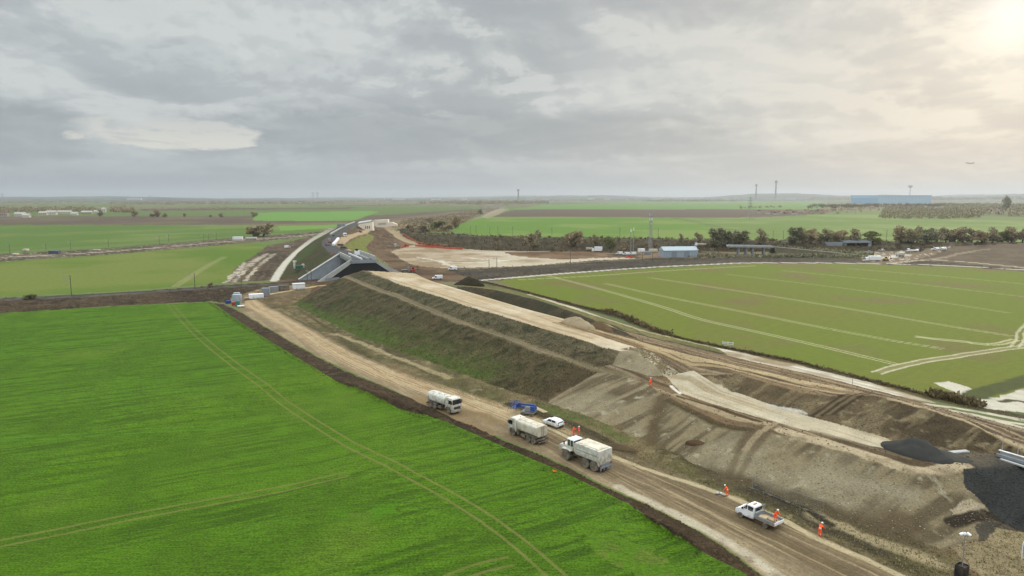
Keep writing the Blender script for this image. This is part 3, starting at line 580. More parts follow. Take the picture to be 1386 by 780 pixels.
area_at([(469, 335), (468.5, 330.5), (481, 323), (498, 316.5), (507.5, 320), (500, 329), (495.5, 335), (501, 343), (514, 351), (529, 359), (509, 352.5), (493, 344), (481, 341)], S(118, 120, 58), warp=1,
     var=[(MID, S(130, 124, 74), .45, .65), (FINE, S(96, 108, 44), .5, .75)], det=(1, 1, 0), bump=.15, zone='embankment')
area_at([(457.5, 347), (445, 342), (435.5, 332), (436.5, 326), (448.5, 318), (471.5, 305.2), (484, 301), (488, 302.5), (479, 307), (466, 314), (459, 320), (453, 326), (453, 332), (462, 337.5), (480, 341), (490, 344)], S(84, 82, 82), warp=.2, det=(.4, .6, 0), zone='road')
area_at([(503, 311), (500, 314), (486, 319), (474, 324), (467, 330), (469, 335.5), (478, 340), (463, 337.5), (454, 332), (455, 327), (462, 321), (481, 315.5), (497, 310)], S(176, 154, 120), warp=.5, det=(.6, 1, 0), zone='dirt_track')
track([(371, 383, .1), (374, 374, .1), (386, 356, .2), (402, 340, .2), (424, 323.5, .3), (437, 317, .5), (452, 309, .6)], 4.2, S(206, 198, 180), warp=.4, zone='path')
# the bright crop
area([(-700, 452), (0, 424), (156, 415), (262, 410.5), (282, 409.5), (290, 413), (333, 443), (407, 489), (459, 518), (540, 553), (616, 581), (688, 613), (771, 648), (817, 671), (900, 722), (1000, 780), (1150, 880), (1300, 1050), (-700, 1400), (-2500, 900)], S(80, 115, 17), warp=.35,
     var=[(ROWC, S(62, 92, 12), .48, .68), (BIG, S(88, 118, 22), .46, .68), (fbm(X / 9 + Y / 30, Y / 12 - X / 40, 4, 140), S(72, 104, 15), .48, .72), (fbm(X / 22, Y / 22, 3, 141), S(90, 116, 28), .64, .85)], det=(1.25, 1, .5), bump=.05, zone='crop_field')
soil = S(116, 118, 58)
track([(228, 411), (245, 432), (268, 458), (325, 505), (400, 556), (460, 594), (540, 641), (620, 684), (690, 731), (745, 778), (800, 830)], .42, soil, pair=.95, gain=.85, brk=.12)
track([(-200, 775), (0, 736), (100, 716), (200, 695), (330, 672), (470, 645)], .5, soil, pair=.95, gain=.8, brk=.15)
track([(610, 790), (650, 774), (690, 766)], .5, soil, pair=.9, gain=.7, brk=.15)
track([(0, 600), (150, 592), (330, 575)], .4, S(88, 136, 36), pair=.9, gain=.5, brk=.4)
track([(0, 545), (120, 540), (300, 530)], .4, S(88, 136, 36), pair=.9, gain=.4, brk=.4)
area([(800, 740), (830, 726), (900, 745), (960, 778), (900, 790), (840, 770)], S(82, 116, 22), warp=5, var=[(FINE, S(94, 112, 38), .5, .7)], det=(.9, 1, .6))
area([(470, 700), (520, 690), (560, 712), (500, 722)], S(76, 118, 16), warp=5, var=[(FINE, S(86, 114, 28), .5, .7)], det=(.9, 1, .6))

# relief of the surface itself
Z += BUMP * ((fbm(X / 2.2, Y / 2.2, 4, 300) - .5) * 1.3 + (fbm(X / .55, Y / .55, 3, 310) - .5) * .55) * np.clip(1.2 - R2 / 700, 0, 1)
Z += (ZONE == zid('bare_slope')) * (DOWN - .5) * .42 * np.clip(1.3 - R2 / 400, 0, 1)
Z += (ZONE == zid('spoil_slope')) * ((DOWN - .5) * .4 + (MID - .5) * .9) * np.clip(1.3 - R2 / 400, 0, 1)
veg_rough = (ZONE == zid('embankment'))
Z += veg_rough * (DOWN - .5) * .35 * np.clip(1.3 - R2 / 500, 0, 1)
Z += (ZONE == zid('haul_road')) * (STREAK - .5) * .16
Z += (ZONE == zid('works_ground')) * (STREAK - .5) * .35 * np.clip(1.3 - R2 / 500, 0, 1)

# ------------------------------------------------------------------ node helpers
def new_mat(name):
    m = bpy.data.materials.new(name); m.use_nodes = True
    nt = m.node_tree; b = nt.nodes['Principled BSDF']
    return m, nt, b
def node(nt, t, **kw):
    n_ = nt.nodes.new(t)
    for k, v in kw.items():
        if k in n_.inputs: n_.inputs[k].default_value = v
        else: setattr(n_, k, v)
    return n_

gm, nt, bs_ = new_mat('land_surface')
lk = nt.links.new
geo = node(nt, 'ShaderNodeNewGeometry')
a1 = node(nt, 'ShaderNodeAttribute', attribute_name='tint')
a2 = node(nt, 'ShaderNodeAttribute', attribute_name='grain')
sep = node(nt, 'ShaderNodeSeparateXYZ'); lk(a2.outputs['Vector'], sep.inputs[0])
n1 = node(nt, 'ShaderNodeTexNoise', Scale=3.6, Detail=5.0, Roughness=.7); lk(geo.outputs['Position'], n1.inputs['Vector'])
n2 = node(nt, 'ShaderNodeTexNoise', Scale=.33, Detail=4.0, Roughness=.6); lk(geo.outputs['Position'], n2.inputs['Vector'])
mp = node(nt, 'ShaderNodeMapping'); mp.vector_type = 'POINT'
mp.inputs['Rotation'].default_value = (0, 0, -math.radians(29.0)); mp.inputs['Scale'].default_value = (.22, 2.6, .3)
lk(geo.outputs['Position'], mp.inputs['Vector'])
n3 = node(nt, 'ShaderNodeTexNoise', Scale=1.6, Detail=3.0, Roughness=.6); lk(mp.outputs[0], n3.inputs['Vector'])
def math_(op, a, b=None, clamp=False):
    m = node(nt, 'ShaderNodeMath', operation=op); m.use_clamp = clamp
    for i, v in enumerate((a, b)):
        if v is None: continue
        if isinstance(v, (int, float)): m.inputs[i].default_value = v
        else: lk(v, m.inputs[i])
    return m.outputs[0]
f1 = math_('MULTIPLY', math_('SUBTRACT', n1.outputs['Fac'], .5), 2.6)
f2 = math_('MULTIPLY', math_('SUBTRACT', n2.outputs['Fac'], .5), 1.4)
f3 = math_('MULTIPLY', math_('MULTIPLY', math_('SUBTRACT', n3.outputs['Fac'], .5), 2.2), sep.outputs['Z'])
f2 = math_('MULTIPLY', f2, math_('SUBTRACT', 1.0, math_('MULTIPLY', sep.outputs['Z'], 1.5), True))
tot = math_('ADD', math_('MULTIPLY', math_('ADD', math_('ADD', f1, f2), f3), sep.outputs['X']), 1.0)
tot = math_('MAXIMUM', tot, .25)
vm = node(nt, 'ShaderNodeVectorMath', operation='SCALE'); lk(a1.outputs['Color'], vm.inputs[0]); lk(tot, vm.inputs['Scale'])
lk(vm.outputs[0], bs_.inputs['Base Color'])
bs_.inputs['Roughness'].default_value = .95
bs_.inputs['Specular IOR Level'].default_value = .12
bp = node(nt, 'ShaderNodeBump', Strength=.55, Distance=.22)
lk(n1.outputs['Fac'], bp.inputs['Height']); lk(bp.outputs[0], bs_.inputs['Normal'])

# ------------------------------------------------------------------ one sheet per kind of ground, edges shared exactly
LAND = {'ground': 'open farmland running to the horizon', 'hills': 'low wooded hills fading into haze on the horizon', 'field': 'pale green crop fields divided by dark strips',
        'ploughed_field': 'bare brown ploughed fields beyond the railway', 'trackside_ground': 'dark muddy ground along the railway lines', 'muddy_ground': 'churned dark mud with pale wheel ruts beside the white path',
        'scrubland': 'rough brown scrub around the old cutting', 'old_road': 'grey road dipping through scrub towards the horizon', 'railway_bank': 'dark earth banks that carry the railway lines', 'chalk_work_area': 'pale chalk working area right of the bridge',
        'bare_earth': 'bare brown earth right of the finished road', 'dirt_track': 'tan dirt tracks near the white concrete bridge', 'path': 'whitish chalk paths along field edges', 'railway_line': 'grey ballast of the railway line in front of the bridge',
        'muddy_yard': 'muddy vehicle yard with white puddles', 'compound_ground': 'trodden ground of the compound under the mast', 'verge': 'rough yellowish grass verges beside the works', 'works_ground': 'brown rutted ground of the earthworks',
        'soil_bund': 'dark ridges of heaped topsoil', 'embankment_top': 'pale chalk platform on top of the embankment', 'embankment': 'grassed side slopes of the road embankment', 'bare_slope': 'bare greyish cut slopes facing the haul road',
        'lower_platform': 'whitish chalk lower platform with wheel tracks', 'spoil_slope': 'brown spoil slope above the lower platform', 'gravel_slope': 'near black gravel slope at the right edge', 'haul_road': 'wide sandy haul road with wheel ruts',
        'road': 'new dark asphalt road curving to the white bridge', 'crop_field': 'bright green young crop field with wheel lines'}
Vall = np.stack([X, Y, Z], -1).reshape(-1, 3).astype(np.float32)
Call = np.concatenate([C, np.ones(X.shape + (1,), np.float32)], -1).reshape(-1, 4)
Dall = DET.reshape(-1, 3)
idx = np.arange(NR * NC).reshape(NR, NC)
Q = np.stack([idx[:-1, :-1], idx[:-1, 1:], idx[1:, 1:], idx[1:, :-1]], -1).reshape(-1, 4)[:, ::-1]
QZ = ZONE[:-1, :-1].reshape(-1)
def link(o, parent=None):
    COL.objects.link(o)
    if parent is not None: o.parent = parent
    return o
for zi, zname in enumerate(ZN):
    q = Q[QZ == zi]
    if not len(q): continue
    u, inv = np.unique(q, return_inverse=True)
    inv = inv.reshape(-1)
    me = bpy.data.meshes.new(zname)
    me.vertices.add(len(u)); me.loops.add(len(inv)); me.polygons.add(len(q))
    me.vertices.foreach_set('co', Vall[u].ravel())
    me.loops.foreach_set('vertex_index', inv.astype(np.int32))
    me.polygons.foreach_set('loop_start', np.arange(0, len(inv), 4, dtype=np.int32))
    me.update(calc_edges=True)
    me.polygons.foreach_set('use_smooth', np.ones(len(q), bool))
    ta = me.attributes.new('tint', 'FLOAT_COLOR', 'POINT'); ta.data.foreach_set('color', Call[u].ravel())
    ta = me.attributes.new('grain', 'FLOAT_VECTOR', 'POINT'); ta.data.foreach_set('vector', Dall[u].ravel())
    me.materials.append(gm)
    o = link(bpy.data.objects.new(zname, me))
    o['kind'] = 'structure'; o['label'] = LAND.get(zname, zname); o['category'] = zname.replace('_', ' ')

# ------------------------------------------------------------------ building blocks for the things
_MATS = {}
def paint(name, rgb, rough=.6, metal=0.0, dirt=.25, dirt_rgb=(150, 132, 104), scale=1.4, spec=.4, alb=.75, mud=0.0):
    """plain coat with dust and wear in it"""
    if name in _MATS: return _MATS[name]
    m, nt, b = new_mat(name); lk = nt.links.new
    t = node(nt, 'ShaderNodeTexCoord')
    n1 = node(nt, 'ShaderNodeTexNoise', Scale=scale, Detail=6.0, Roughness=.65); lk(t.outputs['Object'], n1.inputs['Vector'])
    r = node(nt, 'ShaderNodeMapRange'); r.inputs['From Min'].default_value = .42; r.inputs['From Max'].default_value = .72
    r.inputs['To Max'].default_value = min(1, dirt * 2.2); lk(n1.outputs['Fac'], r.inputs['Value'])
    mx = node(nt, 'ShaderNodeMix'); mx.data_type = 'RGBA'; lk(r.outputs[0], mx.inputs[0])
    mx.inputs[6].default_value = (*[lin(c) * alb for c in rgb], 1); mx.inputs[7].default_value = (*[lin(c) * alb * .9 for c in dirt_rgb], 1)
    res = mx.outputs[2]
    if mud:
        sx = node(nt, 'ShaderNodeSeparateXYZ'); lk(t.outputs['Object'], sx.inputs[0])
        ad = node(nt, 'ShaderNodeMath', operation='MULTIPLY_ADD'); lk(n1.outputs['Fac'], ad.inputs[0]); ad.inputs[1].default_value = -2.4 * mud; lk(sx.outputs['Z'], ad.inputs[2])
        rr_ = node(nt, 'ShaderNodeMapRange'); rr_.inputs['From Min'].default_value = mud * .5; rr_.inputs['From Max'].default_value = -mud * .9; rr_.inputs['To Max'].default_value = .8; lk(ad.outputs[0], rr_.inputs['Value'])
        m2 = node(nt, 'ShaderNodeMix'); m2.data_type = 'RGBA'; lk(rr_.outputs[0], m2.inputs[0]); lk(res, m2.inputs[6]); m2.inputs[7].default_value = (lin(140) * .72, lin(122) * .72, lin(94) * .72, 1)
        res = m2.outputs[2]
    lk(res, b.inputs['Base Color'])
    b.inputs['Roughness'].default_value = rough; b.inputs['Metallic'].default_value = metal; b.inputs['Specular IOR Level'].default_value = spec
    _MATS[name] = m
    return m
M_WHITE = paint('dusty_white_paint', (226, 224, 214), .6, dirt=.45, dirt_rgb=(180, 166, 138), alb=.88, mud=1.5)
M_CREAM = paint('chalky_tank_paint', (214, 206, 188), .7, dirt=.5, dirt_rgb=(186, 170, 138), scale=.9, alb=.95, mud=1.2)
M_CLEAN = paint('clean_white_paint', (240, 242, 244), .4, dirt=.14, dirt_rgb=(200, 190, 170), alb=.95, mud=.5)
M_GLASS = paint('dark_window_glass', (30, 36, 42), .12, dirt=.08, spec=.7)
M_TYRE = paint('dusty_rubber', (104, 98, 88), .9, dirt=.6, dirt_rgb=(176, 164, 140))
M_RIM = paint('dusty_rim', (176, 170, 158), .6, dirt=.5)
M_CHAS = paint('dusty_chassis', (96, 90, 80), .8, dirt=.5, dirt_rgb=(170, 156, 130))
M_BLACK = paint('black_plastic', (34, 34, 36), .6, dirt=.2)
M_LAMP = paint('lamp_glass', (224, 228, 230), .2, dirt=.1, spec=.7)
M_REDL = paint('red_lamp_glass', (170, 30, 24), .3, dirt=.1)
M_BLUE = paint('blue_machine_paint', (36, 84, 168), .5, dirt=.15)
M_GREYP = paint('grey_machine_paint', (150, 158, 166), .55, dirt=.3)
M_STEEL = paint('galvanised_steel', (168, 172, 174), .5, .3, dirt=.15)
M_CONC = paint('pale_concrete', (196, 196, 192), .85, dirt=.22, dirt_rgb=(150, 146, 136), scale=.35)
M_CONC2 = paint('grey_concrete', (160, 166, 172), .85, dirt=.25, dirt_rgb=(120, 122, 122), scale=.3)
M_TAR = paint('black_bitumen', (36, 37, 40), .7, dirt=.12, dirt_rgb=(66, 64, 60), scale=.5)
M_ORANGE = paint('orange_workwear', (255, 84, 30), .8, dirt=.06, dirt_rgb=(190, 60, 30), alb=1.15)
M_WOOD = paint('weathered_wood', (120, 104, 82), .9, dirt=.3)
M_TIMB = paint('pale_timber', (198, 176, 138), .85, dirt=.2)

class MB:
    """gathers shapes and links them as one mesh"""
    def __init__(s): s.v = []; s.f = []
    def add(s, vs, fs, M=None):
        b = len(s.v)
        s.v += [tuple(M @ Vector(v)) if M is not None else tuple(v) for v in vs]
        s.f += [tuple(b + i for i in f) for f in fs]
        return s
    def box(s, x0, x1, y0, y1, z0, z1, M=None, tx=0.0, ty=0.0):
        return s.add([(x0, y0, z0), (x1, y0, z0), (x1, y1, z0), (x0, y1, z0), (x0 + tx, y0 + ty, z1), (x1 - tx, y0 + ty, z1), (x1 - tx, y1 - ty, z1), (x0 + tx, y1 - ty, z1)],
                     [(0, 3, 2, 1), (4, 5, 6, 7), (0, 1, 5, 4), (1, 2, 6, 5), (2, 3, 7, 6), (3, 0, 4, 7)], M)
    def prism(s, prof, y0, y1, M=None, inset=None):
        """profile in x,z pushed along y; inset(z) draws the sides in"""
        n = len(prof)
        vs = [(x, y0 + (inset(z) if inset else 0), z) for x, z in prof] + [(x, y1 - (inset(z) if inset else 0), z) for x, z in prof]
        area_ = sum(prof[i][0] * prof[(i + 1) % n][1] - prof[(i + 1) % n][0] * prof[i][1] for i in range(n))
        r = range(n) if area_ > 0 else range(n - 1, -1, -1)
        r = list(r)
        fs = [tuple(r), tuple(n + i for i in reversed(r))]
        for k in range(n):
            i, j = r[k], r[(k + 1) % n]
            fs.append((i, n + i, n + j, j))
        return s.add(vs, fs, M)
    def tube(s, pts, r, n=8, M=None, cap=True):
        pts = [Vector(p) for p in pts]; rs = r if isinstance(r, (list, tuple)) else [r] * len(pts)
        vs, fs = [], []
        for i, p in enumerate(pts):
            d = (pts[min(i + 1, len(pts) - 1)] - pts[max(i - 1, 0)]).normalized()
            u = d.cross(Vector((0, 0, 1)))
            if u.length < .05: u = d.cross(Vector((0, 1, 0)))
            u.normalize(); w = d.cross(u)
            for k in range(n):
                a = 2 * math.pi * k / n
                vs.append(p + (u * math.cos(a) + w * math.sin(a)) * rs[i])
        for i in range(len(pts) - 1):
            for k in range(n):
                k2 = (k + 1) % n
                fs.append((i * n + k, i * n + k2, (i + 1) * n + k2, (i + 1) * n + k))
        if cap: fs += [tuple(range(n - 1, -1, -1)), tuple((len(pts) - 1) * n + k for k in range(n))]
        return s.add(vs, fs, M)
    def lathe(s, prof, n=20, M=None):
        """profile of (radius, y) turned about the y axis"""
        vs, fs = [], []
        m = len(prof)
        for k in range(n):
            a = 2 * math.pi * k / n
            for r, y in prof: vs.append((r * math.cos(a), y, r * math.sin(a)))
        for k in range(n):
            k2 = (k + 1) % n
            for i in range(m - 1): fs.append((k * m + i, k2 * m + i, k2 * m + i + 1, k * m + i + 1))
        fs += [tuple(k * m for k in range(n - 1, -1, -1)), tuple(k * m + m - 1 for k in range(n))]
        return s.add(vs, fs, M)
    def build(s, name, mat, parent=None, bevel=0.0, smooth=False, seg=2):
        me = bpy.data.meshes.new(name); me.from_pydata(s.v, [], s.f)
        b = bmesh.new(); b.from_mesh(me)
        bmesh.ops.recalc_face_normals(b, faces=b.faces[:])
        if bevel:
            es = [e for e in b.edges if len(e.link_faces) == 2 and e.calc_face_angle(0) > .5]
            bmesh.ops.bevel(b, geom=es, offset=bevel, segments=seg, affect='EDGES', clamp_overlap=True)
        b.to_mesh(me); b.free()
        if smooth: me.polygons.foreach_set('use_smooth', [True] * len(me.polygons))
        me.materials.append(mat)
        return link(bpy.data.objects.new(name, me), parent)

def tag(o, label, cat, group=None, kind=None):
    o['label'] = label; o['category'] = cat
    if group: o['group'] = group
    if kind: o['kind'] = kind
    return o
def thing(name, label, cat, loc, rz=0.0, group=None):
    o = bpy.data.objects.new(name, None); COL.objects.link(o)
    o.location = loc; o.rotation_euler = (0, 0, rz); o.empty_display_size = .5
    return tag(o, label, cat, group)
def copy_tree(o, parent=None):
    c = o.copy(); COL.objects.link(c)
    if parent is not None:
        c.parent = parent; c.matrix_parent_inverse = o.matrix_parent_inverse
    for ch in list(o.children): copy_tree(ch, c)
    return c
def T(x=0, y=0, z=0, rz=0, rx=0, ry=0):
    return Matrix.Translation((x, y, z)) @ Matrix.Rotation(rz, 4, 'Z') @ Matrix.Rotation(ry, 4, 'Y') @ Matrix.Rotation(rx, 4, 'X')

def wheel(parent, x, y, r, w, rim_mat=M_RIM, hub=.55):
    """y>0 left side; tyre mesh with its rim as a child"""
    sg = 1 if y > 0 else -1
    t = MB().lathe([(r * .62, -w / 2), (r * .9, -w / 2), (r, -w * .33), (r * 1.0, w * .33), (r * .9, w / 2), (r * .62, w / 2)], 22).build('wheel', M_TYRE, parent, smooth=False)
    t.location = (x, y, r)
    MB().lathe([(r * .1, sg * w * .36), (r * .25, sg * w * .42), (r * .3, sg * w * .22), (r * .56, sg * w * .2), (r * .63, sg * w * .5), (r * .64, sg * w * .1)], 18).build('rim', rim_mat, t)
    return t

def seat_on_ground(pa, pb, side, half, h=0.0):
    """place and heading of a vehicle from its near rear wheel (pa) and near front wheel (pb)"""
    a, b = at(*pa), at(*pb)
    d = Vector((b.x - a.x, b.y - a.y, 0)).normalized()
    lft = Vector((-d.y, d.x, 0))
    mid_ = (a + b) / 2 - lft * (half * side)
    return mid_, math.atan2(d.y, d.x), (b - a).length

def level(o, L=4.0, W=2.0):
    """sit a thing on the slope under it"""
    x, y = o.location.x, o.location.y; c, s_ = math.cos(o.rotation_euler.z), math.sin(o.rotation_euler.z)
    zf, zb = ground(x + c * L / 2, y + s_ * L / 2), ground(x - c * L / 2, y - s_ * L / 2)
    zl, zr = ground(x - s_ * W / 2, y + c * W / 2), ground(x + s_ * W / 2, y - c * W / 2)
    o.location.z = (zf + zb + zl + zr) / 4
    o.rotation_euler = (math.atan2(zl - zr, W), -math.atan2(zf - zb, L), o.rotation_euler.z)

# ------------------------------------------------------------------ lorry with a water tank (cab over engine, three axles)
def tank_lorry(label, pa, pb, side, tank_mat, cab_mat, boxy, grp):
    mid_, rz, wb = seat_on_ground(pa, pb, side, 1.05)
    r = thing('tank_lorry', label, 'lorry', mid_, rz, grp)
    # x: front +; rear axles at -2.6,-1.25 ; front axle at 2.9
    R = .6
    for y in (1.02, -1.02):
        for x in (2.75, -1.45, -2.75): wheel(r, x, y, R, .5 if x < 0 else .38)
    c = MB(); c.box(-3.6, 3.7, .32, .5, .75, 1.05).box(-3.6, 3.7, -.5, -.32, .75, 1.05)
    for x in (-2.75, -1.45, 2.75): c.tube([(x, -.9, R), (x, .9, R)], .12)
    c.box(-.6, .6, .55, 1.15, .5, 1.0).box(-.5, .5, -1.15, -.55, .5, 1.05).box(1.0, 1.6, .6, 1.15, .55, 1.1)
    c.build('chassis', M_CHAS, r, .02)
    # cab
    cab = MB().prism([(1.75, .95), (3.85, .95), (3.93, 1.5), (3.9, 1.9), (3.7, 2.95), (3.45, 3.12), (1.95, 3.12), (1.75, 2.95)], -1.22, 1.22, inset=lambda z: max(0, (z - 1.9)) * .09).build('cab', cab_mat, r, .06)
    MB().box(3.55, 3.98, -1.24, 1.24, .45, .95).build('bumper', M_WHITE, r, .05)
    g = MB()
    for z in (1.08, 1.24, 1.4): g.box(3.92, 3.955, -.8, .8, z, z + .1)
    g.build('grille', M_BLACK, r)
    a0, a1 = Vector((3.912, 0, 1.98)), Vector((3.735, 0, 2.86))
    MB().add([(3.935, -1.08, 1.98), (3.935, 1.08, 1.98), (3.765, 1.0, 2.82), (3.765, -1.0, 2.82), (3.88, -1.08, 1.98), (3.88, 1.08, 1.98), (3.71, 1.0, 2.82), (3.71, -1.0, 2.82)],
             [(0, 1, 2, 3), (7, 6, 5, 4), (0, 4, 5, 1), (1, 5, 6, 2), (2, 6, 7, 3), (3, 7, 4, 0)]).build('windscreen', M_GLASS, r)
    for s_ in (1, -1):
        MB().prism([(2.75, 2.0), (3.72, 2.0), (3.55, 2.72), (2.75, 2.72)], s_ * 1.16, s_ * 1.235, inset=lambda z: (z - 2.0) * .09 * (1 if s_ > 0 else -1)).build('side_window', M_GLASS, r)
        MB().box(3.94, 4.0, s_ * .98 - .17, s_ * .98 + .17, .98, 1.2).build('headlight', M_LAMP, r, .02)
        mr = MB().box(3.72, 3.82, s_ * 1.3 - .1, s_ * 1.3 + .1, 2.1, 2.62).tube([(3.7, s_ * 1.18, 2.7), (3.78, s_ * 1.32, 2.66)], .025).build('mirror', M_BLACK, r)
        MB().prism([(2.0, 1.2), (2.1, .95), (3.4, .95), (3.45, 1.2), (3.2, 1.42), (2.3, 1.42)], s_ * 1.18, s_ * 1.26).build('wheel_arch', M_CHAS, r)
        MB().box(2.9, 3.4, s_ * 1.2 - .06, s_ * 1.2 + .06, .5, .6).box(2.9, 3.4, s_ * 1.2 - .06, s_ * 1.2 + .06, .78, .86).build('step', M_CHAS, r)
        MB().prism([(-3.55, 1.15), (-3.45, 1.35), (-.75, 1.35), (-.65, 1.15), (-.7, 1.1), (-3.5, 1.1)], s_ * .72, s_ * 1.26).build('mudguard', M_CHAS, r)
    MB().tube([(2.3, -.3, 3.12), (2.3, -.3, 3.28)], .09).build('beacon', paint('amber_lamp', (240, 140, 30), .3), r)
    # tank
    n = 22; prof = []
    ey, ez = 1.2, .95; pw = .42 if boxy else .62
    for k in range(n):
        a = 2 * math.pi * k / n
        cy_, sy_ = math.cos(a), math.sin(a)
        prof.append((math.copysign(abs(cy_) ** pw, cy_) * ey, math.copysign(abs(sy_) ** pw, sy_) * ez + 2.2))
    secs = [(-3.75, .93), (-3.68, 1.0), (-.2, 1.0), (1.35, 1.0), (1.5, .93)]
    vs = [(x, y * s_, 2.2 + (z - 2.2) * s_) for x, s_ in secs for y, z in prof]
    fs = [tuple(range(n)), tuple(reversed(range((len(secs) - 1) * n, len(secs) * n)))]
    for i in range(len(secs) - 1):
        for k in range(n): fs.append((i * n + k, (i + 1) * n + k, (i + 1) * n + (k + 1) % n, i * n + (k + 1) % n))
    MB().add(vs, fs).build('tank', tank_mat, r, smooth=False)
    for x in (-2.9, -1.2, .5): MB().lathe([(.3, 0), (.3, .12), (.24, .16)], 14, Matrix.Translation((x, 0, 3.1)) @ Matrix.Rotation(math.pi / 2, 4, 'X')).build('manhole', M_CREAM, r)
    rl = MB()
    for s_ in (1, -1):
        rl.tube([(-3.6, s_ * .8, 3.3), (1.3, s_ * .8, 3.3)], .025, 6)
        for x in (-3.6, -2.0, -.4, 1.3): rl.tube([(x, s_ * .8, 3.05), (x, s_ * .8, 3.3)], .02, 6)
    rl.build('roof_rail', M_STEEL, r)
    bd = MB()
    for x in (-3.0, -1.0, 1.0):
        bd.box(x - .05, x + .05, -1.215, 1.215, 1.28, 1.36)
    for s_ in (1, -1): bd.box(-3.6, 1.4, s_ * 1.19 - .035, s_ * 1.19 + .035, 1.55, 1.62)
    bd.build('tank_frame', M_CHAS, r)
    ld = MB()
    for y in (-.25, .25): ld.tube([(-3.86, y, .8), (-3.86, y, 3.2)], .03, 6)
    for k in range(7): ld.tube([(-3.86, -.25, 1.0 + k * .33), (-3.86, .25, 1.0 + k * .33)], .02, 6)
    ld.build('ladder', M_STEEL, r)
    bb = MB().box(-3.95, -3.72, -1.2, 1.2, .75, 1.0).box(-4.1, -3.8, -1.0, 1.0, .45, .55).tube([(-3.95, -1.1, .5), (-4.05, 1.1, .5)], .06)
    bb.build('spray_bar', M_CHAS, r)
    for y in (.95, -.95): MB().box(-4.0, -3.94, y - .14, y + .14, .8, .95).build('tail_light', M_REDL, r)
    level(r, 5.5, 2.1)
    return r
GRP_T = 'water tankers standing on the haul road'
tank_lorry('white water tank lorry facing right, uppermost of the three on the haul road', (581.6, 551.5), (609, 561), -1, M_WHITE, M_WHITE, False, GRP_T)
tank_lorry('dusty beige cab-over water tank lorry facing away, between the boom lift and the soil bund', (723.6, 601.8), (693.6, 589), 1, M_CREAM, M_WHITE, True, GRP_T)

